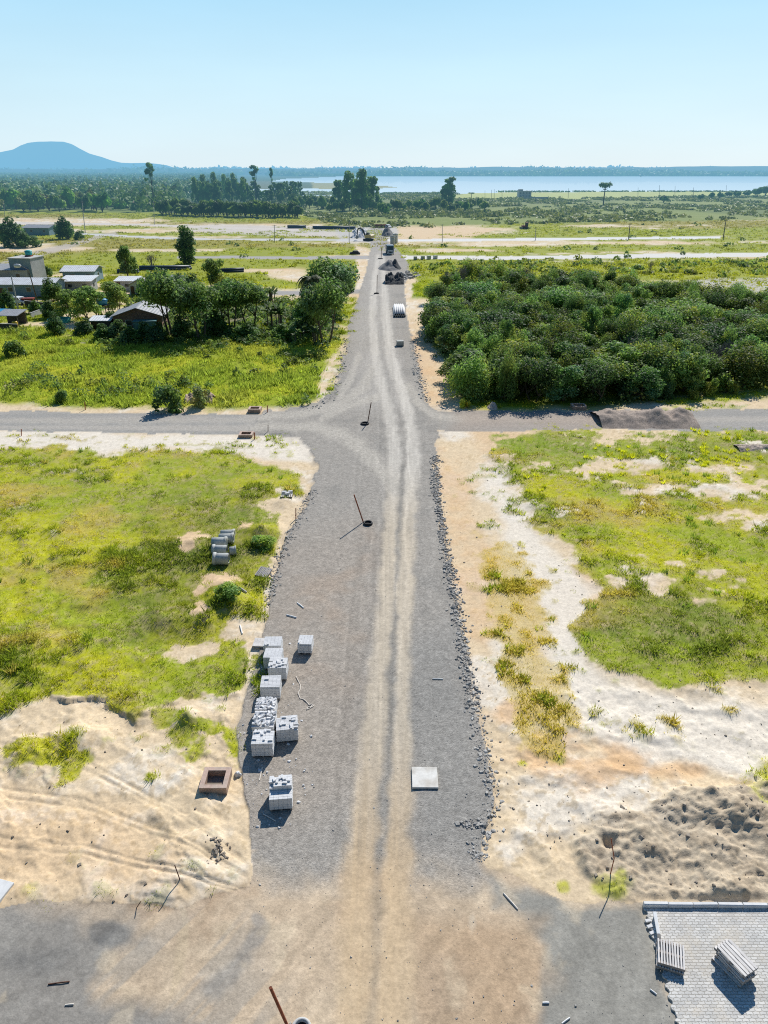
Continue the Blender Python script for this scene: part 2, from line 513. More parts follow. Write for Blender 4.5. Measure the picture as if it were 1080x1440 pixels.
class MB:
    """Collects boxes, prisms, tubes and sheets that belong to ONE part and links them as one mesh."""

    def __init__(self):
        self.v, self.f = [], []

    def add(self, vs, fs):
        b = len(self.v)
        self.v += [tuple(p) for p in vs]
        self.f += [tuple(i + b for i in q) for q in fs]
        return self

    def box(self, c, s, rz=0.0, rot=None, taper=1.0):
        hx, hy, hz = s[0] / 2, s[1] / 2, s[2] / 2
        m = (rot if rot is not None else Matrix.Rotation(rz, 3, 'Z'))
        vs = []
        for z in (-1, 1):
            k = taper if z > 0 else 1.0
            for x, y in ((-1, -1), (1, -1), (1, 1), (-1, 1)):
                vs.append(m @ Vector((x * hx * k, y * hy * k, z * hz)) + Vector(c))
        return self.add(vs, [(3, 2, 1, 0), (4, 5, 6, 7), (0, 1, 5, 4), (1, 2, 6, 5), (2, 3, 7, 6), (3, 0, 4, 7)])

    def prism(self, prof, y0, y1, flip=False):
        """profile in XZ swept along Y (or in YZ swept along X when flip)."""
        n = len(prof)
        vs = []
        for y in (y0, y1):
            for a, b in prof:
                vs.append((y, a, b) if flip else (a, y, b))
        fs = [tuple(range(n)), tuple(range(2 * n - 1, n - 1, -1))]
        for i in range(n):
            j = (i + 1) % n
            fs.append((j, i, n + i, n + j))
        return self.add(vs, fs)

    def tube(self, pts, rad, n=8, cap=True):
        pts = [Vector(p) for p in pts]
        if not hasattr(rad, '__len__'):
            rad = [rad] * len(pts)
        b = len(self.v)
        ref = Vector((0.13, 0.27, 0.95))
        for i, p in enumerate(pts):
            d = (pts[min(i + 1, len(pts) - 1)] - pts[max(i - 1, 0)])
            if d.length < 1e-9:
                d = Vector((0, 0, 1))
            d.normalize()
            r0 = ref if abs(d.dot(ref)) < 0.95 else Vector((1, 0.1, 0))
            a = d.cross(r0).normalized()
            c = d.cross(a)
            for k in range(n):
                t = 2 * math.pi * k / n
                self.v.append(tuple(p + (a * math.cos(t) + c * math.sin(t)) * rad[i]))
        for i in range(len(pts) - 1):
            for k in range(n):
                k2 = (k + 1) % n
                self.f.append((b + i * n + k, b + i * n + k2, b + (i + 1) * n + k2, b + (i + 1) * n + k))
        if cap:
            self.f.append(tuple(b + k for k in range(n))[::-1])
            self.f.append(tuple(b + (len(pts) - 1) * n + k for k in range(n)))
        return self

    def lathe(self, prof, c=(0, 0, 0), n=20, axis='Z'):
        b = len(self.v)
        for r, z in prof:
            for k in range(n):
                t = 2 * math.pi * k / n
                if axis == 'Z':
                    p = (r * math.cos(t), r * math.sin(t), z)
                else:
                    p = (z, r * math.cos(t), r * math.sin(t))
                self.v.append((c[0] + p[0], c[1] + p[1], c[2] + p[2]))
        for i in range(len(prof) - 1):
            for k in range(n):
                k2 = (k + 1) % n
                self.f.append((b + i * n + k, b + i * n + k2, b + (i + 1) * n + k2, b + (i + 1) * n + k))
        return self

    def mesh(self, name, mat, smooth=False):
        me = bpy.data.meshes.new(name)
        me.from_pydata(self.v, [], self.f)
        me.materials.append(mat)
        if smooth:
            me.polygons.foreach_set('use_smooth', np.full(len(me.polygons), True))
        me.update()
        return me

    def obj(self, name, mat, parent=None, smooth=False, loc=(0, 0, 0), rot=(0, 0, 0), bevel=0.0):
        o = link(name, self.mesh(name, mat, smooth), parent, loc, rot)
        if bevel:
            md = o.modifiers.new('edge', 'BEVEL')
            md.width = bevel
            md.segments = 1
            md.limit_method = 'ANGLE'
        return o


def copy_tree(o, parent=None):
    c = o.copy()
    COL.objects.link(c)
    c.parent = parent
    for ch in list(o.children):
        copy_tree(ch, c)
    return c


# ------------------------------------------------------------------ the ground survey grid
rows = np.concatenate([np.arange(1760, 400, -2.0), np.arange(400, 243, -1.0), [242.5, 242, 241.5, 241, 240.5, 240, 239.5, 239.1]])
cols = np.arange(-460, 1541, 2.0)
NR, NC = len(rows), len(cols)
PX, PY = np.meshgrid(cols, rows)
X, Y = ground_at(PX, PY)
WX, WY = X.astype(np.float32), Y.astype(np.float32)


def sdist(pts, pad):
    """Signed distance (inside positive) of the grid points to a polygon, in survey units; -1e3 outside its padded box."""
    p = np.asarray(pts, float)
    x0, x1, y0, y1 = p[:, 0].min() - pad, p[:, 0].max() + pad, p[:, 1].min() - pad, p[:, 1].max() + pad
    c0, c1 = np.searchsorted(cols, x0), np.searchsorted(cols, x1)
    rr = np.where((rows >= y0) & (rows <= y1))[0]
    out = np.full(PX.shape, -1e3, np.float32)
    if len(rr) == 0 or c1 <= c0:
        return out, (0, 1, 0, 1)
    r0, r1 = rr[0], rr[-1] + 1
    qx, qy = PX[r0:r1, c0:c1].astype(np.float32), PY[r0:r1, c0:c1].astype(np.float32)
    d2 = np.full(qx.shape, 1e12, np.float32)
    ins = np.zeros(qx.shape, bool)
    n = len(p)
    for i in range(n):
        ax, ay = p[i]
        bx, by = p[(i + 1) % n]
        ex, ey = bx - ax, by - ay
        ll = ex * ex + ey * ey + 1e-9
        t = np.clip(((qx - ax) * ex + (qy - ay) * ey) / ll, 0, 1)
        dx, dy = qx - ax - t * ex, qy - ay - t * ey
        d2 = np.minimum(d2, dx * dx + dy * dy)
        if ay != by:
            cr = ((ay > qy) != (by > qy)) & (qx < (bx - ax) * (qy - ay) / (by - ay) + ax)
            ins ^= cr
    d = np.sqrt(d2)
    out[r0:r1, c0:c1] = np.where(ins, d, -d)
    return out, (r0, r1, c0, c1)


def area(pts, soft=6, amp=6, scale=3.0, seed=1, octv=4):
    sd, (r0, r1, c0, c1) = sdist(pts, soft + amp * 1.7 + 4)
    m = np.zeros(PX.shape, np.float32)
    s = sd[r0:r1, c0:c1]
    if amp:
        s = s + amp * fbm(WX[r0:r1, c0:c1], WY[r0:r1, c0:c1], scale, octv, seed)
    m[r0:r1, c0:c1] = sstep(-soft, soft, s)
    return m


def spot(px, py, rx, ry, soft=0.5, amp=0.35, scale=2.0, seed=3):
    c0, c1 = np.searchsorted(cols, px - 2.2 * rx), np.searchsorted(cols, px + 2.2 * rx)
    rr = np.where(np.abs(rows - py) <= 2.2 * ry + 1)[0]
    m = np.zeros(PX.shape, np.float32)
    if len(rr) == 0 or c1 <= c0:
        return m
    r0, r1 = rr[0], rr[-1] + 1
    s = 1 - np.sqrt(((PX[r0:r1, c0:c1] - px) / rx) ** 2 + ((PY[r0:r1, c0:c1] - py) / ry) ** 2)
    s = s + amp * fbm(WX[r0:r1, c0:c1], WY[r0:r1, c0:c1], scale, 4, seed)
    m[r0:r1, c0:c1] = sstep(-soft, soft, s)
    return m


def band(line, soft=0.4, amp=0.0, scale=3.0, seed=5):
    """Mask of a track given as (x, y, half width) along the survey."""
    m = np.zeros(PX.shape, np.float32)
    ln = np.asarray(line, float)
    best = np.full(PX.shape, -9.0, np.float32)
    for i in range(len(ln) - 1):
        (ax, ay, wa), (bx, by, wb) = ln[i], ln[i + 1]
        w = max(wa, wb) * 2.2 + 2
        c0, c1 = np.searchsorted(cols, min(ax, bx) - w), np.searchsorted(cols, max(ax, bx) + w)
        rr = np.where((rows >= min(ay, by) - w) & (rows <= max(ay, by) + w))[0]
        if len(rr) == 0 or c1 <= c0:
            continue
        r0, r1 = rr[0], rr[-1] + 1
        qx, qy = PX[r0:r1, c0:c1], PY[r0:r1, c0:c1]
        ex, ey = bx - ax, by - ay
        t = np.clip(((qx - ax) * ex + (qy - ay) * ey) / (ex * ex + ey * ey + 1e-9), 0, 1)
        d = np.hypot(qx - ax - t * ex, qy - ay - t * ey)
        s = 1 - d / (wa + (wb - wa) * t)
        best[r0:r1, c0:c1] = np.maximum(best[r0:r1, c0:c1], s)
    if amp:
        k = best > -4
        best[k] = best[k] + amp * fbm(WX[k], WY[k], scale, 4, seed)
    return sstep(-soft, soft, best)


def lay(col, c, m):
    m = np.clip(m, 0, 1)[..., None]
    return col * (1 - m) + np.asarray(c, np.float32) * m


SAND_W, SAND_T, SAND_O = alb(238, 228, 212), alb(230, 207, 172), alb(224, 184, 138)
SOIL, GRAV, GRAV_D, GRAV_B, DUST = alb(200, 184, 160), alb(166, 160, 151), alb(149, 145, 138), alb(170, 159, 146), alb(206, 192, 170)
G_Y, G_G, G_D, G_DRY = alb(192, 192, 42), alb(160, 174, 50), alb(116, 138, 52), alb(200, 180, 92)

n_big = fbm(WX, WY, 14.0, 5, 101)
n_mid = fbm(WX, WY, 4.0, 5, 131)
n_sm = fbm(WX, WY, 0.9, 4, 161)
n_tiny = fbm(WX, WY, 0.28, 3, 191)

col = np.zeros((NR, NC, 3), np.float32) + SAND_T
col = lay(col, SAND_W, sstep(-0.1, 0.7, n_mid + 0.4 * n_sm) * 0.8)
col = lay(col, SAND_O, sstep(0.25, 0.8, n_big + 0.3 * n_mid) * 0.45)
col = col * (1 + 0.06 * n_sm[..., None] + 0.07 * n_tiny[..., None])
col = lay(col, alb(196, 172, 134), 0.55 * sstep(0.35, 0.75, n_tiny + 0.5 * n_sm))
gravel = np.zeros((NR, NC), np.float32)
grass = np.zeros((NR, NC), np.float32)
hz = np.zeros((NR, NC), np.float32) + 0.04 * n_mid + 0.015 * n_sm

# white and orange sand
col = lay(col, SAND_W, 0.85 * area([(700, 640), (745, 740), (850, 830), (820, 890), (830, 930), (890, 975), (1090, 985), (1560, 980), (1560, 1100), (1090, 1100), (900, 1075), (820, 1010), (775, 950), (760, 860), (715, 780), (690, 700)], 14, 14, 3, 21))
col = lay(col, SAND_W, 0.9 * area([(-470, 603), (0, 606), (300, 610), (445, 612), (440, 650), (330, 640), (240, 632), (150, 640), (0, 628), (-470, 622)], 6, 5, 3, 22))
col = lay(col, SAND_O, (0.45 + 0.3 * np.clip(n_sm + n_mid, -1, 1)) * area([(612, 640), (650, 640), (668, 700), (690, 760), (700, 850), (690, 930), (655, 900), (632, 790), (618, 700)], 10, 10, 3, 23))
for s in ((770, 1060, 50, 22), (835, 1082, 55, 28), (880, 1070, 30, 22), (945, 1085, 40, 12), (720, 1000, 30, 14)):
    col = lay(col, SAND_O, 0.75 * spot(*s, 0.6, 0.6, 1.2, 24))
col = lay(col, SAND_O, (0.5 + 0.3 * np.clip(n_sm + n_mid, -1, 1)) * area([(575, 470), (600, 470), (620, 520), (640, 560), (640, 576), (600, 572), (585, 520)], 7, 5, 3, 25))
col = lay(col, SAND_O, 0.35 * area([(-460, 1130), (0, 1120), (140, 1130), (270, 1200), (260, 1270), (-460, 1270)], 40, 20, 3, 26))

# dug-over soil on the right
m_dug = area([(845, 1150), (900, 1125), (1000, 1112), (1085, 1104), (1560, 1095), (1560, 1278), (1080, 1273), (905, 1273), (860, 1262), (815, 1230), (800, 1185)], 12, 16, 2.0, 27)
col = lay(col, SOIL, m_dug * 0.85)
col = lay(col, alb(172, 154, 130), m_dug * sstep(0.15, 0.7, n_sm + 0.3 * n_tiny) * 0.6)
gravel = np.maximum(gravel, m_dug * 0.35)
ridge = 1 - np.abs(fbm(WX * 0.7, WY, 2.6, 5, 411)) * 1.6
hz += m_dug * (0.04 + 0.20 * np.clip(ridge, -0.6, 1) + 0.09 * n_sm + 0.05 * n_tiny)
# driven sand bottom left: long ridges from dozer passes, small steps
m_sl = area([(-460, 1020), (0, 1010), (130, 990), (215, 1005), (330, 1000), (345, 1120), (352, 1240), (250, 1270), (-460, 1270)], 18, 10, 3, 28)
rot = WX * 0.80 - WY * 0.60
rot2 = WX * 0.60 + WY * 0.80
rid = 1 - np.abs(fbm(rot * 0.28, rot2 * 1.0, 1.9, 4, 421)) * 1.7
hz += m_sl * (0.05 * np.clip(rid, -0.5, 1) + 0.05 * n_mid + 0.025 * n_sm + 0.015 * n_tiny)
def steps(n, lo, k, w=0.05):
    return sum(sstep(lo + i * k - w, lo + i * k + w, n) for i in range(4))


st_n = fbm(rot * 0.55, rot2 * 1.0, 3.2, 5, 433)
crack = sstep(-0.3, 0.4, fbm(WX, WY, 3.0, 3, 435))
hz += m_sl * (0.07 * steps(st_n, -0.5, 0.32, 0.022) * crack + 0.025 * (1 - np.abs(fbm(rot * .6, rot2, 0.8, 4, 437)) * 2))
hz += m_dug * 0.085 * steps(fbm(WX, WY * 1.3, 2.4, 5, 439), -0.4, 0.3, 0.035)
m_sr = area([(690, 1000), (800, 960), (1560, 990), (1560, 1110), (900, 1125), (840, 1150), (815, 1230), (690, 1230)], 18, 10, 3, 29)
hz += m_sr * (0.10 * n_mid + 0.05 * n_sm + 0.02 * n_tiny + 0.10 * np.clip(1 - np.abs(fbm(rot, rot2, 3.0, 4, 431)) * 2, -0.2, 1))

# near left field
LF = [(-470, 626), (0, 634), (60, 626), (150, 640), (240, 632), (340, 642), (415, 660), (425, 690), (400, 722), (396, 760), (384, 800), (370, 832), (366, 890), (345, 915), (340, 965), (300, 985), (255, 985), (215, 1003), (190, 1020), (150, 985), (95, 990), (60, 975), (0, 1008), (-470, 1030)]
g_lf = area(LF, 7, 9, 2.2, 31)
plateau = area(LF, 3.5, 12, 1.1, 31, 5)
bare = np.zeros_like(g_lf)
for s in ((262, 768, 14, 10), (274, 757, 14, 9), (343, 742, 9, 9), (312, 820, 26, 9), (283, 856, 12, 16), (276, 920, 36, 10), (348, 885, 16, 16), (300, 1000, 60, 16), (400, 708, 24, 14), (345, 890, 22, 12)):
    bare = np.maximum(bare, spot(*s, 0.5, 0.9, 1.1, 33))
patch = area([(60, 660), (270, 660), (300, 700), (200, 730), (60, 770), (-40, 830), (-60, 700)], 40, 25, 3, 34)
bare = np.maximum(bare, 0.9 * patch * 0.75 * sstep(0.22, 0.65, n_mid * 0.5 + n_sm * 0.6 + 0.3 * n_tiny))
bare = np.maximum(bare, 0.6 * sstep(0.62, 0.95, n_mid + 0.4 * n_sm) * area([(-460, 640), (440, 640), (440, 700), (-460, 720)], 20, 0, 3, 1))
g_lf = g_lf * (1 - bare)
col = lay(col, alb(222, 190, 150), 0.85 * np.maximum.reduce([spot(266, 765, 34, 26), spot(343, 742, 20, 20), spot(312, 820, 40, 20), spot(283, 856, 28, 30)]))
for s in ((60, 1062, 52, 24), (20, 1060, 22, 14), (92, 1085, 14, 16), (270, 1052, 22, 18), (255, 1040, 18, 26), (210, 1092, 9, 9), (330, 1050, 14, 30), (300, 1025, 30, 8), (240, 1010, 20, 14), (368, 945, 14, 24)):
    g_lf = np.maximum(g_lf, 0.85 * spot(*s, 0.45, 0.7, 0.9, 35))
g_lf = sstep(0.22, 0.78, g_lf + 0.28 * n_tiny + 0.18 * n_sm) * (g_lf > 0.05)
sp = area([(-460, 1000), (330, 985), (345, 1110), (240, 1060), (120, 1090), (-460, 1090)], 20, 10, 3, 36)
g_lf = np.maximum(g_lf, 0.55 * sp * sstep(0.35, 0.8, n_sm + 0.5 * n_mid))
sp = area([(60, 1215), (310, 1170), (330, 1245), (240, 1272), (0, 1272), (0, 1240)], 14, 10, 3, 37)
g_lf = np.maximum(g_lf, 0.40 * sp * sstep(0.25, 0.8, n_sm + 0.4 * n_mid))
hz += plateau * (0.08 + 0.17 * sstep(-0.1, 0.4, fbm(WX, WY, 3.4, 4, 441)) * sstep(300, 180, PX) + 0.10 * n_mid) * sstep(640, 800, PY) + g_lf * 0.05 * n_sm

# near right field
RF = [(690, 616), (760, 604), (860, 608), (1080, 610), (1560, 608), (1560, 955), (1085, 960), (1030, 962), (1000, 972), (930, 975), (870, 955), (822, 925), (805, 880), (850, 835), (800, 775), (750, 735), (735, 690), (690, 645)]
g_rf = area(RF, 9, 13, 2.4, 41)
bare = np.zeros_like(g_rf)
for s in ((850, 660, 55, 9), (910, 688, 36, 8), (1040, 690, 60, 16), (1060, 730, 50, 10), (925, 815, 50, 18), (1000, 812, 30, 12), (880, 615, 50, 9), (1010, 660, 40, 6), (760, 655, 40, 6)):
    bare = np.maximum(bare, 0.88 * spot(*s, 0.7, 1.3, 1.3, 43))
bare = np.maximum(bare, 0.9 * sstep(0.55, 0.95, n_mid + 0.5 * n_sm))
g_rf = g_rf * (1 - bare)
g_rf = sstep(0.22, 0.78, g_rf + 0.28 * n_tiny + 0.20 * n_sm) * (g_rf > 0.05)
dry = area([(668, 760), (715, 765), (760, 820), (765, 900), (790, 960), (800, 1010), (790, 1075), (765, 1075), (735, 1020), (700, 930), (690, 860)], 14, 18, 2, 44)
g_dry = sstep(0.15, 0.75, dry + 0.25 * n_tiny + 0.2 * n_sm) * (dry > 0.05) * (0.62 + 0.38 * sstep(-0.2, 0.6, n_sm + 0.4 * n_mid))
sp = area([(640, 640), (740, 640), (800, 780), (830, 930), (1100, 990), (1100, 1060), (830, 1040), (700, 930), (655, 760)], 20, 10, 3, 45)
g_rf = np.maximum(g_rf, 0.7 * sp * sstep(0.30, 0.75, n_sm * 0.8 + 0.5 * n_mid))
for s in ((1080, 1095, 26, 26), (785, 1068, 10, 7), (860, 1250, 26, 16), (795, 1245, 9, 9), (870, 1240, 10, 12), (735, 1075, 8, 5)):
    g_rf = np.maximum(g_rf, 0.8 * spot(*s, 0.45, 0.6, 0.8, 46))
hz += area(RF, 14, 10, 2.4, 41) * (0.15 + 0.08 * n_mid) + g_rf * 0.05 * n_sm

# mid fields, hollows behind the side street
g_ml = area([(-470, 455), (0, 462), (100, 470), (150, 470), (470, 470), (482, 480), (470, 500), (452, 520), (445, 560), (420, 573), (340, 574), (200, 574), (0, 570), (-470, 566)], 5, 4, 3, 51)
g_ml = g_ml * (1 - 0.8 * sstep(0.75, 1.0, n_mid + 0.3 * n_big) * 0.6)
g_mr = area([(640, 400), (1560, 380), (1560, 548), (1080, 550), (980, 552), (900, 566), (830, 574), (700, 576), (655, 570), (620, 500), (600, 470)], 6, 4, 3, 52)
g_yard = area([(-470, 352), (0, 355), (140, 385), (330, 385), (430, 425), (500, 418), (500, 475), (470, 480), (-470, 470)], 5, 4, 3, 53) * sstep(-0.35, 0.3, n_mid + 0.4 * n_big)
g_far = area([(-470, 283), (400, 290), (560, 300), (1560, 268), (1560, 400), (590, 405), (565, 360), (500, 345), (500, 410), (380, 405), (140, 385), (-470, 385)], 3, 2, 8, 54)
f_streak = fbm(WX * 0.35, WY * 1.0, 26.0, 4, 541)
g_far = g_far * (1 - 0.85 * sstep(0.35, 0.75, f_streak + 0.25 * n_mid))
for s in ((700, 344, 110, 3), (920, 341, 70, 3), (640, 352, 60, 2.5), (640, 324, 75, 6), (590, 330, 40, 6), (860, 318, 60, 2), (400, 385, 30, 9), (415, 392, 18, 7), (370, 380, 40, 3), (350, 318, 120, 3), (100, 312, 140, 5), (60, 325, 40, 4), (30, 350, 60, 6), (110, 350, 30, 3), (460, 330, 50, 3), (1030, 402, 80, 8), (950, 397, 60, 3), (480, 362, 30, 3), (240, 325, 140, 2.5), (230, 352, 90, 2)):
    g_far = g_far * (1 - 0.92 * spot(*s, 0.35, 0.5, 9, 55))
g_strip = area([(598, 392), (630, 405), (622, 425), (580, 418), (580, 400)], 3, 2, 3, 56)
g_right = area([(575, 372), (640, 368), (1560, 362), (1560, 385), (640, 392), (590, 388)], 3, 2, 6, 57)
g_edge = area([(470, 470), (490, 470), (487, 500), (470, 560), (452, 560), (470, 510)], 4, 5, 2, 58) * 0.75 * sstep(-0.1, 0.5, n_sm)
g_edge = np.maximum(g_edge, 0.75 * area([(640, 555), (700, 572), (860, 572), (1560, 560), (1560, 578), (640, 580)], 4, 4, 2.5, 59) * sstep(0.0, 0.5, n_mid + 0.5 * n_sm))
g_edge = np.maximum(g_edge, 0.9 * area([(900, 566), (1000, 553), (1560, 532), (1560, 558), (1080, 557), (960, 568)], 4, 5, 2, 115))
g_ver = 0.6 * area([(-470, 605), (440, 612), (440, 650), (-470, 640)], 5, 3, 2, 60) * sstep(0.2, 0.7, n_sm + 0.5 * n_mid)

grass = np.maximum.reduce([g_lf, g_rf, g_ml, g_mr, g_yard, g_far, g_strip, g_right, g_edge, g_ver])
gcol = np.zeros_like(col) + G_Y
gcol = lay(gcol, G_G, sstep(-0.3, 0.4, fbm(WX, WY, 5.5, 5, 617)) * 0.9)
gcol = lay(gcol, G_G, 0.6 * sstep(-0.2, 0.5, n_big + 0.3 * n_mid))
gcol = lay(gcol, G_D, 0.7 * sstep(0.1, 0.8, n_mid + 0.3 * n_sm - 0.2 * n_big))
gcol = lay(gcol, G_DRY, 0.75 * sstep(0.15, 0.8, fbm(WX, WY, 5.0, 5, 611)) * sstep(560, 640, PY))
gcol = lay(gcol, alb(84, 104, 60), 0.5 * np.maximum(np.maximum(spot(300, 760, 90, 70, .7, .5, 1.5, 618), spot(230, 860, 70, 40, .7, .6, 1.5, 619)), spot(960, 880, 120, 45, .7, .6, 1.5, 620)))
gcol = lay(gcol, alb(120, 148, 52), 0.6 * area([(690, 606), (1560, 606), (1560, 650), (720, 650)], 15, 12, 2, 621))
farY = sstep(420, 380, PY)
gcol = lay(gcol, alb(164, 170, 66), farY * 0.75)
gcol = lay(gcol, alb(172, 152, 92), farY * 0.6 * sstep(0.3, 0.8, fbm(WX * 0.3, WY, 60.0, 3, 612)))
marsh = area([(-470, 262), (440, 268), (540, 274), (620, 273), (700, 272), (820, 271), (1000, 269), (1560, 266), (1560, 312), (1080, 308), (700, 316), (560, 322), (470, 316), (420, 300), (-470, 292)], 2, 1.5, 30, 63)
gcol = lay(gcol, alb(142, 154, 82), marsh * 0.9)
gcol = lay(gcol, alb(112, 128, 74), marsh * 0.7 * sstep(-0.1, 0.6, fbm(WX, WY, 60.0, 4, 624)))
grass = np.maximum(grass, 0.95 * marsh)
soil_mix = np.clip(0.24 + 0.38 * n_sm + 0.25 * n_mid + 0.45 * n_tiny, 0.0, 0.85)[..., None]
soil_g = gcol * 0.92 * (1 - soil_mix) + (np.float32(0.55) * SAND_T + np.float32(0.25) * G_DRY) * soil_mix * 0.85
lushm = np.clip(sstep(600, 575, PY), 0, 1)[..., None]
soil_g = soil_g * (1 - lushm) + gcol * 0.85 * lushm
col = lay(col, 0, np.zeros_like(grass)) if False else col
gm = np.clip(grass, 0, 1)[..., None]
col = col * (1 - gm) + soil_g * gm
col = lay(col, alb(206, 182, 102), g_dry * 0.85)
gravel = np.maximum(gravel, 0.25 * grass)
# light lakeside fields and the near woods' floor
col = lay(col, alb(192, 196, 122), 0.9 * area([(620, 271), (1560, 262), (1560, 273), (1000, 275), (830, 279.5), (740, 281), (620, 281)], 1.0, 0.6, 30, 64))
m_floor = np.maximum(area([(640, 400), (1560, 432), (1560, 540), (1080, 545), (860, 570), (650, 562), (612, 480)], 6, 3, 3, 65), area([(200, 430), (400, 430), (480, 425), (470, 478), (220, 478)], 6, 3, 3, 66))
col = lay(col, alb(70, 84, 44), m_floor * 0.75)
col = lay(col, alb(150, 150, 96), 0.85 * area([(380, 250), (650, 250), (650, 274), (380, 280)], 1.5, 0.5, 20, 112))
m_wood = area([(-470, 240), (430, 240), (440, 262), (420, 306), (230, 306), (220, 293), (-470, 297)], 2, 1, 20, 67)
col = lay(col, alb(70, 90, 60), m_wood * 0.85)
g_farcol = area([(-470, 239), (1560, 239), (1560, 250), (-470, 258)], 1, 0, 20, 68)
col = lay(col, alb(80, 100, 68), g_farcol * 0.9)

# pale wet clay pans on the far right, the far works area
col = lay(col, alb(196, 192, 184), 0.9 * area([(950, 396), (1010, 392), (1560, 388), (1560, 412), (1060, 412), (1010, 404)], 2, 2, 6, 69))
col = lay(col, alb(206, 198, 190), 0.85 * area([(260, 316), (430, 318), (500, 330), (500, 334), (400, 332), (270, 326)], 2, 1.5, 10, 70))
col = lay(col, alb(226, 198, 160), 0.9 * area([(545, 318), (640, 318), (700, 322), (660, 336), (560, 340)], 2, 2, 8, 71))
col = lay(col, alb(196, 192, 186), 0.9 * area([(470, 318), (560, 316), (560, 340), (480, 342)], 3, 2, 8, 72))

# ------------------------------------------------------------------ roads
RL = [(520, 318), (521, 350), (513, 388), (503, 420), (491, 452), (486, 490), (480, 522), (469, 548), (450, 565), (420, 576), (370, 580), (350, 609), (392, 611), (420, 619), (437, 634), (446, 655), (438, 695), (418, 735), (400, 765), (388, 805), (378, 850), (371, 890), (360, 935), (344, 975), (334, 1020), (337, 1060), (345, 1115), (352, 1170), (354, 1215), (352, 1250)]
RRt = [(705, 1262), (690, 1230), (676, 1210), (680, 1180), (696, 1130), (683, 1060), (669, 1000), (656, 930), (641, 850), (623, 760), (613, 690), (609, 645), (618, 606), (622, 579), (598, 566), (590, 530), (580, 478), (572, 440), (569, 405), (576, 372), (560, 352), (545, 338), (538, 318)]
m_road = area(RL + RRt, 2.0, 5, 1.6, 73, 5)
m_far_fix = area(RL + RRt, 1.5, 1.2, 2.5, 74)
m_road = np.where(PY < 470, m_far_fix, m_road)
APR = [(-470, 1282), (0, 1278), (60, 1268), (150, 1266), (250, 1276), (330, 1252), (400, 1235), (470, 1205), (600, 1205), (676, 1212), (700, 1222), (735, 1240), (780, 1258), (830, 1272), (905, 1272), (948, 1400), (965, 1450), (1050, 1770), (-470, 1770)]
m_apron = area(APR, 4, 6, 1.5, 75)
SL = [(-470, 579), (0, 578), (200, 581), (350, 583), (440, 579), (470, 600), (445, 614), (350, 612), (200, 609), (0, 607), (-470, 605)]
SR = [(612, 578), (700, 578), (850, 577), (1080, 575), (1560, 572), (1560, 605), (1080, 607), (850, 604), (700, 607), (612, 606)]
m_side = np.maximum(area(SL, 1.2, 1.6, 2.5, 76), area(SR, 1.2, 1.8, 2.5, 77))
m_side = m_side * (1 - (m_road > 0.5))
# streets farther out
far_lines = [
    ([(250, 362, 1.6), (330, 362, 2.0), (430, 363, 2.0), (520, 362, 2.6)], (176, 172, 168)),
    ([(560, 362, 3.0), (620, 362, 2.6), (700, 363, 2.6), (900, 360, 2.7), (1080, 358, 3.0), (1560, 354, 3.2)], (224, 220, 212)),
    ([(-460, 324, 1.2), (100, 328, 1.2), (250, 336, 1.4), (400, 337, 1.4), (525, 338, 1.4)], (206, 204, 202)),
    ([(540, 338, 1.6), (700, 337, 1.8), (900, 335, 1.8), (1012, 334, 1.6)], (226, 224, 220)),
    ([(370, 413, 3.0), (430, 412, 3.2), (470, 413, 3.0), (512, 409, 3.2)], (168, 164, 160)),
    ([(-300, 320, 1.6), (60, 314, 1.6), (200, 316, 1.4), (330, 321, 1.4), (420, 323, 1.4)], (214, 204, 194)),
]
m_far_road = np.zeros_like(m_road)
far_col = np.zeros_like(col)
for ln, c in far_lines:
    b = band(ln, 0.5, 0.12, 6, 78)
    far_col = lay(far_col, alb(*c), b > 0.2)
    m_far_road = np.maximum(m_far_road, b)
m_far_road = m_far_road * (1 - (m_road > 0.5))
TRK = [(-460, 392, 5), (0, 374, 4.5), (40, 360, 4.5), (80, 350, 4), (110, 342, 3.5), (140, 332, 3), (165, 328, 2)]
m_track = band(TRK, 0.4, 0.3, 5, 79)

# road colouring
rc = np.zeros_like(col) + GRAV
rc = lay(rc, GRAV_D, 0.6 * sstep(-0.1, 0.7, n_mid + 0.5 * n_sm))
rc = lay(rc, GRAV_B, 0.6 * area([(360, 760), (530, 740), (530, 1120), (340, 1180), (335, 980)], 45, 20, 4, 81))
rc = lay(rc, alb(180, 160, 140), 0.5 * area([(415, 800), (510, 760), (520, 930), (420, 960)], 40, 25, 2.5, 82) * sstep(-0.1, 0.6, n_mid))
rc = lay(rc, alb(149, 147, 142), 0.6 * area([(565, 900), (650, 880), (690, 1120), (680, 1200), (590, 1180), (570, 1010)], 22, 14, 3, 83))
# far stretch is dusty and pale
rc = lay(rc, alb(180, 174, 165), 0.7 * area([(522, 318), (536, 318), (545, 400), (560, 500), (575, 575), (500, 575), (496, 480), (512, 400)], 10, 4, 3, 84))
lane = np.abs(fbm(WX * 3.2, WY * 0.05, 1.0, 4, 911))
w1 = [(494, 1775, 30), (497, 1440, 24), (506, 1250, 24), (520, 1100, 18), (534, 950, 14), (543, 850, 12), (548, 760, 10), (553, 690, 9), (556, 640, 9), (549, 590, 8), (536, 540, 7), (528, 500, 6), (524, 450, 5), (526, 400, 4), (531, 360, 3)]
w2 = [(556, 1775, 30), (553, 1440, 26), (558, 1250, 22), (563, 1100, 14), (567, 950, 12), (569, 850, 12), (571, 760, 11), (577, 690, 10), (583, 640, 9), (577, 590, 8), (562, 540, 7), (549, 500, 7), (543, 450, 6), (540, 400, 4), (538, 360, 3)]
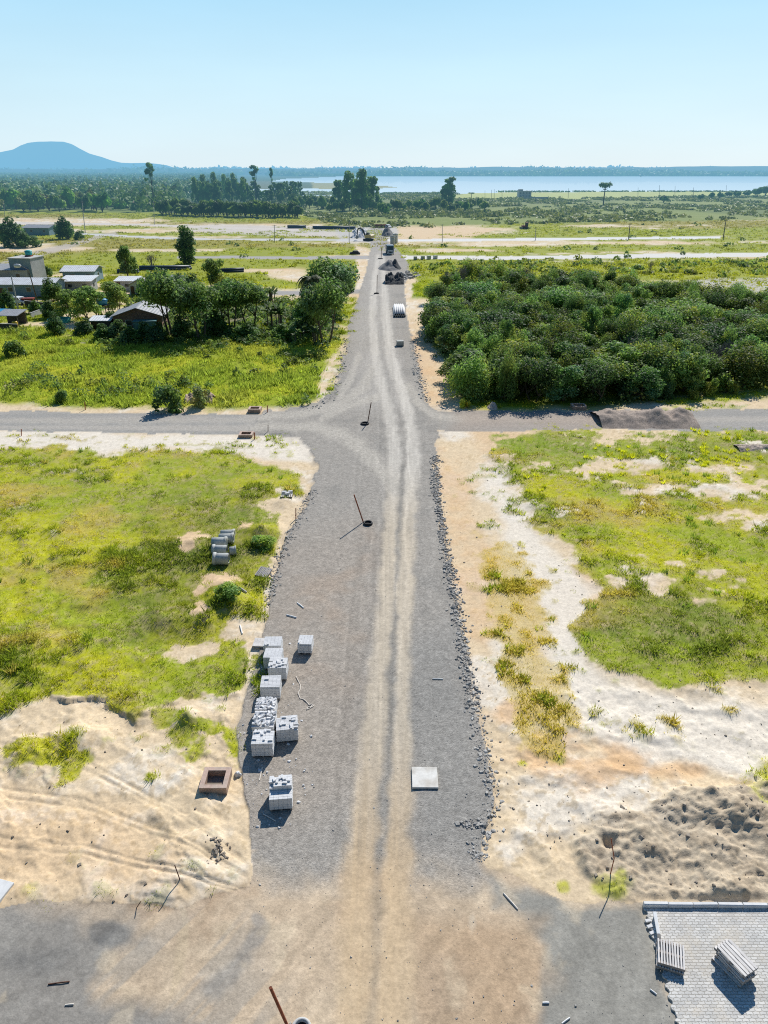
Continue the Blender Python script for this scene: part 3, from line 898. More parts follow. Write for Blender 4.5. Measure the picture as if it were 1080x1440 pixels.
turn = [[(-460, 591, 3), (100, 592, 3.5), (330, 590, 4.5), (430, 583, 6), (480, 570, 7), (512, 545, 7), (522, 520, 6)], [(-460, 600, 2), (100, 601, 2.5), (330, 602, 4), (430, 600, 7), (480, 612, 9), (520, 640, 10), (556, 690, 9)], [(1200, 590, 3), (800, 590, 4), (650, 588, 5), (610, 585, 6), (590, 570, 6), (575, 545, 6)], [(452, 590, 4), (490, 572, 5), (530, 560, 5)], [(478, 560, 5), (492, 535, 5), (505, 500, 4)]]
tr = np.maximum(band(w1, 0.55, 0.35, 1.2, 85), band(w2, 0.55, 0.35, 1.2, 86))
tr = tr * np.clip(0.80 + 0.35 * lane, 0, 1)
tcol = np.zeros_like(col) + DUST
tcol = lay(tcol, alb(212, 186, 150), sstep(1000, 1250, PY))
tcol = lay(tcol, alb(208, 201, 189), sstep(760, 640, PY))
mid_l = band([(525, 1440, 9), (530, 1250, 10), (540, 1100, 9), (551, 950, 8), (556, 850, 7), (560, 760, 6), (566, 660, 4)], 0.6, 0.6, 1.5, 87)
tt = np.zeros_like(tr)
for ln in turn:
    tt = np.maximum(tt, 0.85 * band(ln, 0.55, 0.4, 2, 88))
rc = rc * (1 - tr[..., None] * 0.9) + tcol * tr[..., None] * 0.9
rc = lay(rc, alb(190, 183, 171), tt)
rc = lay(rc, alb(142, 138, 131), 0.8 * mid_l * (1 - tr))
fine = np.abs(fbm(WX * 4.5, WY * 0.045, 1.0, 3, 912))
rc = rc * (1 + 0.16 * (fine[..., None] - 0.45) * area([(450, 1775), (610, 1775), (600, 900), (612, 640), (560, 500), (545, 330), (522, 330), (500, 500), (500, 700), (470, 1000)], 25, 5, 3, 89)[..., None])
rt = random.Random(44)
yy = np.concatenate([np.arange(14, 60, 2.5), np.arange(60, 200, 8.0)])
cxs = np.interp(yy, [14, 22, 30, 45, 60, 80, 95, 130, 200], [-0.45, -0.2, 0.25, 0.75, 1.2, 1.7, 1.6, -0.3, -0.9])
for k_ in range(26):
    off, amp_, lam, ph = rt.gauss(0, 1.9), rt.uniform(.15, .6), rt.uniform(14, 40), rt.uniform(0, 6)
    y0, y1 = rt.uniform(12, 60), rt.uniform(70, 190)
    ln = []
    for y_, c_ in zip(yy, cxs):
        if y0 < y_ < y1:
            px_, py_ = survey_of(c_ + off + amp_ * math.sin(y_ / lam * 6.28 + ph), y_)
            ln.append((px_, py_, max(0.8, 0.13 * FPX / (y_ * CP + CAM_H * SP))))
    if len(ln) > 2:
        b_ = band(ln, 0.6, 0.5, 0.8, 400 + k_)
        rc = rc * (1 + (rt.choice((-.06, -.04, .05, .06))) * b_[..., None])
# side street
sc_ = np.zeros_like(col) + alb(163, 160, 154)
sc_ = lay(sc_, alb(176, 170, 162), 0.6 * sstep(-0.1, 0.6, fbm(WX * 0.08, WY * 1.6, 1.2, 3, 913)))
sc_ = lay(sc_, alb(186, 179, 168), 0.8 * tt)
sb = np.maximum(sstep(330, 450, PX) * (PX < 540), sstep(760, 640, PX) * (PX >= 540))[..., None]
sc_ = sc_ * (1 - sb) + rc * sb
sc_ = lay(sc_, alb(176, 158, 142), 0.6 * area([(640, 574), (860, 574), (880, 606), (640, 606)], 20, 4, 4, 90))
# packed earth in the foreground
ac = np.zeros_like(col) + alb(202, 181, 154)
ac = lay(ac, alb(184, 158, 130), 0.8 * sstep(-0.1, 0.7, n_mid + 0.3 * n_sm))
ac = lay(ac, alb(214, 194, 166), 0.6 * sstep(0.2, 0.8, fbm(WX, WY, 2.2, 4, 915)))
ac = lay(ac, alb(146, 143, 137), 0.92 * area([(-470, 1290), (60, 1280), (190, 1290), (215, 1330), (140, 1390), (230, 1440), (300, 1480), (100, 1770), (-470, 1770)], 30, 34, 2.8, 92))
ac = lay(ac, alb(118, 118, 116), 0.8 * spot(152, 1310, 30, 17, 0.3, 0.2, 0.8, 93))
ac = lay(ac, alb(112, 112, 110), 0.5 * spot(30, 1350, 60, 24, 0.6, 0.5, 1.5, 94))
ac = lay(ac, alb(206, 186, 156), 0.85 * band([(255, 1270, 3), (262, 1300, 6), (250, 1370, 7), (240, 1400, 2)], 0.5, 0.5, 0.8, 95))
ac = lay(ac, alb(152, 146, 138), 0.75 * band([(300, 1390, 14), (345, 1345, 12), (370, 1305, 8), (360, 1290, 5)], 0.7, 0.7, 1.0, 96))
ac = lay(ac, alb(152, 150, 142), 0.95 * area([(690, 1232), (760, 1262), (905, 1275), (965, 1450), (1040, 1770), (740, 1770), (762, 1400), (770, 1330), (735, 1290), (690, 1280)], 12, 12, 1.6, 97))
ac = lay(ac, alb(160, 152, 142), 0.7 * spot(620, 1395, 34, 40, 0.6, 0.5, 1.2, 98))
ac = lay(ac, alb(222, 206, 182), 0.8 * spot(664, 1300, 6, 15, 0.4, 0.4, 0.6, 99))
ac = lay(ac, alb(190, 164, 134), 0.75 * area([(580, 1300), (770, 1290), (765, 1400), (700, 1460), (590, 1450)], 25, 22, 1.8, 103))
strk = fbm((WX * 0.6 + WY * 0.8) * 0.2, (WX * 0.8 - WY * 0.6) * 1.6, 0.9, 4, 916)
ac = lay(ac, alb(150, 146, 138), 0.55 * sstep(0.0, 0.5, strk) * area([(-470, 1280), (330, 1290), (420, 1440), (420, 1770), (-470, 1770)], 60, 30, 3, 111))
ac = ac * (1 + 0.13 * strk[..., None] + 0.05 * n_tiny[..., None])
for k_, ln in enumerate(([(-60, 1420, 3), (120, 1370, 3), (330, 1345, 3), (520, 1340, 3)], [(-60, 1445, 3), (120, 1392, 3), (330, 1366, 3), (520, 1360, 3)], [(60, 1290, 2.5), (240, 1320, 3), (420, 1300, 3), (500, 1240, 3)], [(600, 1250, 3), (680, 1330, 3), (720, 1440, 3), (740, 1560, 4)], [(625, 1250, 3), (702, 1330, 3), (745, 1440, 3), (770, 1560, 4)], [(330, 1460, 4), (410, 1360, 3), (470, 1290, 3)], [(800, 1300, 3), (850, 1380, 3), (880, 1470, 4)])):
    b_ = band(ln, 0.7, 0.6, 0.7, 330 + k_)
    ac = ac * (1 + (0.10 if k_ % 2 else -0.09) * b_[..., None])
ac = lay(ac, alb(222, 204, 174), 0.35 * sstep(0.35, 0.8, fbm(WX, WY, 1.3, 5, 918)))
ac = ac * (1 - tr[..., None] * 0.8) + tcol * tr[..., None] * 0.8
ac = lay(ac, alb(164, 149, 128), 0.75 * mid_l * (1 - tr))

mA = np.maximum(sstep(1185, 1275, PY + 34 * n_mid + 14 * n_sm), (1 - area(RL + RRt, 14, 12, 1.6, 104)) * (PY > 1195))
road_all = np.maximum(m_road, m_apron)
roadc = rc * (1 - mA[..., None]) + ac * mA[..., None]
rgrav = np.clip(0.95 - 0.7 * tr, 0, 1) * (1 - 0.72 * mA)

# blend ground colour with a little spilled gravel near the edges, track colours
col = lay(col, alb(190, 180, 168), 0.85 * m_track)
col = lay(col, GRAV_B, 0.6 * area(RL + RRt, 10, 9, 1.2, 105) * (PY > 470))
col = lay(col, alb(206, 182, 150), 0.85 * area(APR, 20, 16, 1.4, 113))
tyre = np.zeros_like(hz)
for k_ in (-2, -1.3, 1.2, 1.9, 5.0, 5.7):
    c_l = [(-60, 1075 + k_ * 20, 2.0), (120, 1105 + k_ * 17, 2.2), (250, 1165 + k_ * 12, 2.2), (345, 1222 + k_ * 6, 1.6)]
    tyre = np.maximum(tyre, band(c_l, 0.6, 0.5, 1.0, 300 + int(k_ * 10)) * (0.4 + 0.6 * sstep(-0.2, 0.4, n_mid)))
col = lay(col, SAND_T * 0.80, 0.5 * tyre * (grass < 0.3))
hz -= 0.06 * tyre * (grass < 0.3)
is_road = road_all > 0.5
is_side = (m_side > 0.5) & ~is_road
is_far = (m_far_road > 0.5) & ~is_road & ~is_side
WAT = [(520, 274), (560, 273), (640, 272.4), (700, 271), (760, 270.6), (860, 269.5), (960, 269), (1080, 268.5), (1560, 266), (1560, 248.5), (1080, 248.8), (900, 249), (700, 248.6), (560, 248.4), (470, 249), (400, 252), (380, 255), (440, 257), (530, 259), (470, 262), (330, 268), (420, 276)]
m_wat = area(WAT, 1.0, 0.0, 40, 106)
spit = area([(390, 259.5), (470, 258.5), (545, 262), (560, 264.5), (470, 266.5), (400, 265)], 0.7, 0, 9, 107)
is_wat = (m_wat > 0.5) & (spit < 0.5)
PAVP = [(904, 1276), (960, 1450), (1040, 1775), (1560, 1775), (1560, 1280)]

road_c = roadc
full = np.where(is_road[..., None], road_c, col)
full = np.where(is_side[..., None], sc_, full)
full = np.where(is_far[..., None], far_col, full)
gravel = np.where(is_road, rgrav, np.where(is_side, 0.7, np.where(is_far, 0.3, gravel)))

# relief of roads, mounds, pits
edge_fade = sstep(0.2, 0.8, m_road)
wide = np.maximum(area(RL + RRt, 20, 4, 1.5, 108), area(APR, 22, 4, 1.5, 109))
hz = hz * (1 - 0.85 * wide)
hz = hz * (1 - 0.9 * np.maximum(edge_fade, m_apron)) + 0.10 * edge_fade * (1 - sstep(1120, 1240, PY))
hz = hz * (1 - m_side)
hz += road_all * (0.010 * n_sm + 0.006 * n_tiny - 0.03 * tr)
hz = np.where(PY < 400, 0.0, hz)


def mound(px, py, r, h, p=1.5):
    c = gp(px, py)
    d = np.hypot(WX - c.x, (WY - c.y))
    k = d < 2.2 * r
    w = np.zeros_like(hz)
    w[k] = np.exp(-(d[k] / r) ** 2 * p) * (1 + 0.25 * n_sm[k])
    return h * w


for a in ((278, 772, 2.2, 0.50), (348, 752, 1.6, 0.35), (320, 832, 1.7, 0.55), (296, 874, 1.8, 0.55), (330, 852, 1.3, 0.8), (372, 750, 1.6, 0.6), (400, 708, 1.0, 0.3), (235, 872, 1.6, 0.5)):
    hz += mound(*a)
hz += mound(900, 1185, 1.8, 0.35) + mound(1010, 1150, 2.2, 0.35) + mound(850, 1215, 0.9, -0.25) + mound(853, 1188, 0.35, -0.55)
for a in ((200, 1010, 0.9, 0.25), (270, 1010, 1.2, 0.3), (120, 1035, 1.4, 0.2), (40, 1065, 1.2, 0.3), (270, 1015, 0.6, 0.25)):
    hz += mound(*a)
for a in ((918, 590, 4.2, 0.0),):
    pass
m_pav = area([(894, 1262), (1600, 1262), (1600, 1800), (1040, 1800), (950, 1450)], 5, 0, 1, 110)
hz = hz * (1 - m_pav) - 0.03 * m_pav * (PY > 1276)
hz = np.where(is_wat, -0.4, hz)
HZ = hz.astype(np.float32)


def ground_z(x, y):
    px, py = survey_of(x, y)
    c = int(np.clip(round((px - cols[0]) / 2.0), 0, NC - 1))
    r = int(np.argmin(np.abs(rows - py)))
    return float(HZ[r, c])


def on_ground(px, py):
    p = gp(px, py)
    p.z = ground_z(p.x, p.y)
    return p


VXYZ = np.stack([X, Y, HZ], -1).reshape(-1, 3)
FC = full.reshape(-1, 3)
FG = gravel.reshape(-1)
idx = np.arange(NR * NC).reshape(NR, NC)
quads = np.stack([idx[:-1, :-1], idx[:-1, 1:], idx[1:, 1:], idx[1:, :-1]], -1)


def submesh(name, mask, mat, kind='structure'):
    q = quads[mask[:-1, :-1]]
    u, inv = np.unique(q.ravel(), return_inverse=True)
    me = np_mesh(name, VXYZ[u], inv.reshape(-1, 4), mat, smooth=True, attrs={'earth': FC[u], 'gravel': FG[u]})
    o = link(name, me)
    return prop(o, kind=kind)


is_apron = is_road & (m_apron > 0.5) & (mA > 0.5)
submesh('ground', ~(is_road | is_side | is_far | is_wat), M['ground'])
submesh('gravel_road', is_road & ~is_apron, M['road'])
submesh('packed_earth_yard', is_apron, M['road'])
submesh('side_road', is_side, M['road'])
submesh('distant_roads', is_far, M['road'])
submesh('lagoon_water', is_wat, M['water'])

# ------------------------------------------------------------------ grass and scrub (uncountable)
cell_area = np.zeros((NR, NC), np.float32)
cell_area[:-1, :-1] = np.abs((WX[:-1, 1:] - WX[:-1, :-1]) * (WY[1:, :-1] - WY[:-1, :-1]))


def scatter(dens, seed):
    """Random ground points with the given density per square metre (array on the survey grid)."""
    r = np.random.default_rng(seed)
    lam = cell_area * dens
    n = r.poisson(lam)
    k = np.nonzero(n)
    rep = n[k]
    ri, ci = np.repeat(k[0], rep), np.repeat(k[1], rep)
    a, b = r.random(len(ri)), r.random(len(ri))
    r2 = np.minimum(ri + 1, NR - 1)
    px = cols[ci] + a * 2.0
    py = rows[ri] * (1 - b) + rows[r2] * b
    x, y = ground_at(px, py)
    return np.stack([x, y, HZ[ri, ci]], -1), ri, ci, r


def tuft_mesh(name, P, h, spread, tint, blades, width, r, lean=0.75, mat=None, quadlike=False):
    n = len(P)
    m = n * blades
    base = np.repeat(P, blades, 0).copy()
    hh = np.repeat(h, blades) * (0.55 + 0.6 * r.random(m))
    ang = r.random(m) * 2 * np.pi
    rad = np.repeat(spread, blades) * np.sqrt(r.random(m))
    base[:, 0] += np.cos(ang) * rad
    base[:, 1] += np.sin(ang) * rad
    a2 = ang + (r.random(m) - 0.5) * 2.2
    ln = hh * lean * (0.3 + 0.9 * r.random(m))
    tip = base + np.stack([np.cos(a2) * ln, np.sin(a2) * ln, hh], -1)
    wa = r.random(m) * 2 * np.pi
    w = width * np.repeat(h, blades) / np.mean(h) * (0.6 + 0.8 * r.random(m)) if np.ndim(width) == 0 else np.repeat(width, blades)
    wv = np.stack([np.cos(wa) * w, np.sin(wa) * w, np.zeros(m)], -1) * 0.5
    base[:, 2] -= 0.03
    V = np.stack([base - wv, base + wv, tip], 1).reshape(-1, 3)
    F = np.arange(3 * m).reshape(-1, 3)
    tc = np.repeat(tint, blades, 0) * (0.75 + 0.5 * r.random((m, 1)))
    T = np.repeat(tc, 3, 0)
    return np_mesh(name, V, F, mat or M['grass'], tint=T)


def grass_patch(name, dens, seed, hmin, hmax, spread, blades, width, lean=0.75, bright=1.0, tintmap=None):
    P, ri, ci, r = scatter(dens, seed)
    if len(P) == 0:
        return
    t = (tintmap if tintmap is not None else gcol)[ri, ci] * bright
    jit = r.random((len(P), 1))
    t = t * (0.95 + 0.55 * jit)
    t = t * np.where(r.random((len(P), 1)) < 0.12, 0.7, 1.0)
    big = sstep(0.0, 0.9, n_mid[ri, ci] + 0.5 * n_sm[ri, ci])
    h = (hmin + (hmax - hmin) * (0.25 * r.random(len(P)) + 0.75 * big * r.random(len(P)))) * (0.40 + 0.60 * sstep(0.3, 0.9, grass[ri, ci] + g_dry[ri, ci]))
    me = tuft_mesh(name, P, h, np.full(len(P), spread) * (0.6 + 0.8 * r.random(len(P))), t, blades, width, r, lean)
    o = link(name, me)
    return prop(o, kind='stuff')


inframe = (PX > -160) & (PX < 1240)
nearfall = sstep(560, 900, PY)
base_d = inframe * (9.0 + 22.0 * nearfall)
clump = 0.35 + 0.9 * sstep(-0.3, 0.5, n_sm + 0.6 * n_mid)
grass_patch('grass', base_d * g_lf * clump * (g_lf > 0.12), 71, 0.09, 0.46, 0.20, 8, 0.042, 1.05)
grass_patch('grass', base_d * g_rf * clump * (g_rf > 0.12), 72, 0.09, 0.46, 0.20, 8, 0.042, 1.05)
dmap = np.zeros_like(col) + alb(206, 184, 96)
dmap = lay(dmap, alb(180, 168, 70), sstep(-0.3, 0.6, n_mid))
grass_patch('dry_grass', inframe * 34.0 * g_dry, 73, 0.08, 0.28, 0.18, 6, 0.035, 0.8, 1.0, dmap)
mt = lay(gcol, alb(150, 168, 76), np.full_like(g_ml, 0.7))
mt = lay(mt, alb(184, 182, 88), 0.5 * sstep(0.1, 0.7, fbm(WX, WY, 11.0, 4, 622)))
grass_patch('tall_grass', inframe * 2.6 * g_ml * (0.5 + 0.8 * sstep(-0.4, 0.5, n_mid + 0.4 * n_big)), 74, 0.35, 1.15, 0.5, 12, 0.13, 0.7, 1.0, mt)
grass_patch('tall_grass', inframe * 1.3 * np.maximum(g_yard, g_mr * 0.5), 75, 0.25, 0.8, 0.5, 10, 0.14, 0.7, 0.72)
grass_patch('verge_grass', inframe * 6.0 * np.maximum(np.maximum(g_edge, g_strip), g_ver), 76, 0.15, 0.5, 0.25, 8, 0.09, 0.7, 1.0)
grass_patch('field_grass', inframe * (m_far_road < 0.05) * 0.10 * np.maximum(g_far * (1 - marsh), g_right * 3) * (PY > 300), 77, 0.4, 1.0, 1.1, 9, 0.40, 0.9, 0.78)


tus = area([(690, 612), (1560, 606), (1560, 720), (1080, 740), (900, 720), (760, 700)], 12, 10, 2, 625)
grass_patch('grass_tussocks', inframe * tus * 0.9 * sstep(0.0, 0.5, fbm(WX, WY, 6.0, 3, 626)), 78, 0.32, 0.62, 0.22, 34, 0.06, 0.6, 1.0, np.zeros_like(col) + alb(196, 200, 48))
tus2 = area([(700, 640), (745, 640), (800, 760), (830, 900), (760, 900), (720, 760)], 12, 10, 2, 627)
grass_patch('grass_tussocks', inframe * tus2 * 0.18, 79, 0.25, 0.45, 0.2, 30, 0.05, 0.6, 0.9, np.zeros_like(col) + alb(170, 180, 50))
tus3 = area(LF, 7, 9, 2.2, 31)
weed = np.maximum(tus3, area(RF, 9, 13, 2.4, 41))
grass_patch('weeds', inframe * weed * 0.16 * sstep(-0.2, 0.6, fbm(WX, WY, 9.0, 3, 629)), 280, 0.35, 0.85, 0.28, 34, 0.05, 0.55, 1.0, lay(np.zeros_like(col) + alb(120, 146, 56), alb(190, 176, 96), sstep(0.1, 0.5, n_mid)))
grass_patch('grass_tussocks', inframe * tus3 * 0.22 * sstep(0.1, 0.6, fbm(WX, WY, 7.0, 3, 628)), 80, 0.25, 0.50, 0.35, 44, 0.045, 0.9, 1.0, np.zeros_like(col) + alb(150, 164, 62))


def leaf_cards(C, Nn, size, r, aspect=0.62):
    """Diamond shaped leaf sprays at points C, roughly facing Nn."""
    n = len(C)
    u = r.normal(size=(n, 3))
    nn = Nn + 0.75 * r.normal(size=(n, 3))
    nn /= np.linalg.norm(nn, axis=1, keepdims=True) + 1e-9
    a = np.cross(nn, u)
    a /= np.linalg.norm(a, axis=1, keepdims=True) + 1e-9
    b = np.cross(nn, a)
    s = np.asarray(size).reshape(-1, 1)
    V = np.stack([C + a * s, C + b * s * aspect + a * s * 0.15, C - a * s, C - b * s * aspect + a * s * 0.2], 1)
    return V.reshape(-1, 3), np.arange(4 * n).reshape(-1, 4)


def blob_stuff(name, P, rad, hgt, tint, cards, size, r, mat):
    """A mass of low bushes or far crowns built out of leaf sprays."""
    n = len(P)
    m = n * cards
    d = r.normal(size=(m, 3))
    d /= np.linalg.norm(d, axis=1, keepdims=True)
    d[:, 2] = np.abs(d[:, 2]) * 1.0 - 0.15
    rr = np.repeat(rad, cards)
    hh = np.repeat(hgt, cards)
    q = 0.65 + 0.4 * r.random(m)
    C = np.repeat(P, cards, 0).copy()
    C[:, 0] += d[:, 0] * rr * q
    C[:, 1] += d[:, 1] * rr * q
    C[:, 2] += np.maximum(d[:, 2], -0.05) * hh * q + 0.1 * hh
    V, F = leaf_cards(C, d + np.array([0, 0, 0.4]), np.repeat(size, cards) * (0.6 + 0.8 * r.random(m)), r)
    T = np.repeat(np.repeat(tint, cards, 0) * (0.86 + 0.28 * r.random((m, 1))), 4, 0)
    return prop(link(name, np_mesh(name, V, F, mat, tint=T)), kind='stuff')


def mixtint(r, n, cols_, jitter=0.25):
    cc = np.array(cols_)
    t = cc[r.integers(0, len(cc), n)]
    return t * (1 - jitter + 2 * jitter * r.random((n, 1)))


LEAFD = [(0.1027, 0.182, 0.0556), (0.137, 0.2248, 0.0686), (0.182, 0.2677, 0.0728), (0.1179, 0.197, 0.0899)]
LEAFM = [(0.1704, 0.2601, 0.0682), (0.2153, 0.305, 0.0826), (0.1525, 0.2332, 0.0753), (0.2691, 0.305, 0.0753)]
# low weeds and shrubs in the lush field behind the side street
P, ri, ci, r = scatter(inframe * 0.17 * g_ml * sstep(-0.2, 0.6, fbm(WX, WY, 12.0, 4, 623) + 0.3 * sstep(520, 470, PY)), 81)
blob_stuff('undergrowth', P, 0.6 + 1.1 * r.random(len(P)) ** 2, 0.8 + 0.9 * r.random(len(P)), mixtint(r, len(P), LEAFM + [(0.13, 0.17, 0.05)]), 60, np.full(len(P), 0.19), r, M['leaf'])
P, ri, ci, r = scatter(inframe * (np.maximum(0.10 * m_floor * g_mr, 0.22 * area([(190, 425), (480, 425), (474, 488), (140, 488), (140, 470), (200, 455)], 6, 3, 3, 66))), 82)
P2, ri2, ci2, r2 = scatter(inframe * 0.075 * area([(650, 560), (850, 566), (1000, 551), (1290, 537), (1290, 436), (1080, 441), (980, 426), (880, 412), (760, 402), (620, 408), (608, 445), (614, 480), (634, 530)], 5, 5, 3, 114), 282)
blob_stuff('undergrowth', P2, 1.1 + 1.2 * r2.random(len(P2)), 1.6 + 2.2 * r2.random(len(P2)), mixtint(r2, len(P2), LEAFD + LEAFM), 110, np.full(len(P2), 0.22), r2, M['leaf'])
blob_stuff('undergrowth', P, 0.8 + 0.9 * r.random(len(P)), 0.8 + 0.9 * r.random(len(P)), mixtint(r, len(P), LEAFD + LEAFM[:2]), 45, np.full(len(P), 0.27), r, M['leaf'])
P, ri, ci, r = scatter(inframe * 0.045 * g_right * sstep(-0.2, 0.4, n_mid), 83)
blob_stuff('undergrowth', P, 1.2 + 1.2 * r.random(len(P)), 1.0 + 0.8 * r.random(len(P)), mixtint(r, len(P), LEAFM), 30, np.full(len(P), 0.5), r, M['leaf'])
# marsh scrub towards the lagoon
sc_n = fbm(WX, WY, 45.0, 4, 851)
P, ri, ci, r = scatter(inframe * marsh * (PX > 380) * (PY > np.where(PX > 620, 281 - (PX - 620) * 0.010, 270)) * 0.030 * sstep(-0.5, 0.5, sc_n), 84)
blob_stuff('marsh_vegetation', P, 2.0 + 2.6 * r.random(len(P)), 0.8 + 1.9 * r.random(len(P)) ** 2, mixtint(r, len(P), [(0.26, 0.30, 0.11), (0.30, 0.33, 0.12), (0.22, 0.26, 0.10), (0.33, 0.34, 0.11)], 0.2), 24, np.full(len(P), 0.95), r, M['far_leaf'])
P, ri, ci, r = scatter(inframe * g_far * (1 - marsh) * 0.0022 * sstep(0.0, 0.6, sc_n) * (PY > 298), 85)
blob_stuff('field_scrub', P, 0.8 + 1.2 * r.random(len(P)), 0.7 + 0.9 * r.random(len(P)), mixtint(r, len(P), LEAFM), 20, np.full(len(P), 0.5), r, M['far_leaf'])
# far woods that read as one mass
wl = area([(-470, 244), (330, 245), (330, 262), (270, 275), (225, 300), (150, 294), (-470, 296)], 1.5, 0, 20, 86) * inframe
P, ri, ci, r = scatter(wl * np.where(PY > 268, 0.021, 0.0052) * (0.5 + 0.8 * sstep(-0.3, 0.4, sc_n)), 87)
pk = r.permutation(len(P))[:14000]
P, ri, ci = P[pk], ri[pk], ci[pk]
blob_stuff('woods', P, 4.5 + 4.5 * r.random(len(P)), 8.0 + 9.0 * r.random(len(P)), mixtint(r, len(P), LEAFD + LEAFD + LEAFM[:3], 0.3), 44, np.full(len(P), 1.9), r, M['far_leaf'])


def shore_line(py, x0, x1, n, seed, hlo, hhi):
    r = np.random.default_rng(seed)
    px = x0 + (x1 - x0) * r.random(n)
    pyv = py[0] + (py[1] - py[0]) * r.random(n)
    x, y = ground_at(px, pyv)
    P = np.stack([x, y, np.zeros(n)], -1)
    ridge_n = 0.35 + 0.8 * fbm(x, y * 0.2, 320.0, 4, seed)
    return P, hlo + (hhi - hlo) * np.clip(ridge_n, 0, 1) * (0.5 + 0.6 * r.random(n)), r


P, hh, r = shore_line((246.0, 248.0), 380, 1300, 2600, 88, 5, 34)
blob_stuff('far_shore_woods', P, 14 + 14 * r.random(len(P)), hh, mixtint(r, len(P), LEAFD + LEAFM[:2]), 22, np.full(len(P), 5.5), r, M['far_leaf'])
P, hh, r = shore_line((241.5, 246.0), -200, 1300, 2800, 89, 8, 52)
blob_stuff('far_shore_woods', P, 30 + 30 * r.random(len(P)), hh, mixtint(r, len(P), LEAFD), 20, np.full(len(P), 9.0), r, M['far_leaf'])
P, hh, r = shore_line((240.2, 241.6), -300, 1400, 1600, 90, 15, 70)
blob_stuff('far_shore_woods', P, 120 + 90 * r.random(len(P)), hh, mixtint(r, len(P), LEAFD), 18, np.full(len(P), 26.0), r, M['far_leaf'])
# reeds along the near shore
for (a, b, n, sd, h0, h1) in (((269, 270.2), (700, 1120), 160, 91, 0.8, 1.6), ((272, 273.5), (540, 640), 110, 92, 1.2, 2.6), ((262.6, 263.6), (640, 1000), 0, 93, 1, 2)):
    if n:
        P, hh, r = shore_line(a, b[0], b[1], n, sd, h0, h1)
        blob_stuff('shore_vegetation', P, 3 + 5 * r.random(len(P)), hh, mixtint(r, len(P), LEAFD), 16, np.full(len(P), 1.3), r, M['far_leaf'])

# low rolling land on the far shore and the flat topped mountain
def ridge_mesh(name, prof, dist, depth, seed, rough):
    """prof: (px, survey row of the crest) silhouette turned into a heightfield at the given distance."""
    px = np.linspace(prof[0][0], prof[-1][0], 260)
    py = np.interp(px, [p[0] for p in prof], [p[1] for p in prof])
    zz = dist * CP + CAM_H * SP
    xw = (px - 540) / FPX * zz
    # height so that the crest appears at row py
    ang = np.arctan((720.0 - py) / FPX) - PITCH
    hgt = CAM_H + dist * np.tan(ang)
    nd = 46
    v = np.linspace(-1, 1, nd)
    prof_d = np.clip(1 - np.abs(v) ** 2.2, 0, 1)
    Yg = dist + v[:, None] * depth + 0 * xw[None, :]
    Xg = xw[None, :] * (Yg / dist)
    nz = fbm(Xg, Yg, depth * 0.5, 5, seed)
    Zg = hgt[None, :] * np.clip(prof_d[:, None] * (1 + 0.25 * nz * (1 - prof_d[:, None])), 0, 1.0) + rough * nz * prof_d[:, None] - 2
    V = np.stack([Xg, Yg, Zg], -1).reshape(-1, 3)
    ii = np.arange(nd * 260).reshape(nd, 260)
    F = np.stack([ii[:-1, :-1], ii[:-1, 1:], ii[1:, 1:], ii[1:, :-1]], -1).reshape(-1, 4)
    return prop(link(name, np_mesh(name, V, F, M['hill'], smooth=True)), kind='structure')


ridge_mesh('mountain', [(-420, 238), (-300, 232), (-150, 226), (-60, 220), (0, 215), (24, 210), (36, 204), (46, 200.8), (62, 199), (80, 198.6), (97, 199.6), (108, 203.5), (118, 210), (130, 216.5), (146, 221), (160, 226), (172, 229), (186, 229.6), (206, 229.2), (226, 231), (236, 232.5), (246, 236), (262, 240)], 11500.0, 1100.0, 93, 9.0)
ridge_mesh('hills', [(-300, 239), (100, 238), (250, 238), (330, 237), (480, 236.5), (560, 235.5), (640, 235.5), (700, 234), (740, 234.5), (850, 235), (950, 234.5), (1080, 233.5), (1300, 236), (1400, 239)], 4600.0, 420.0, 94, 5.0)

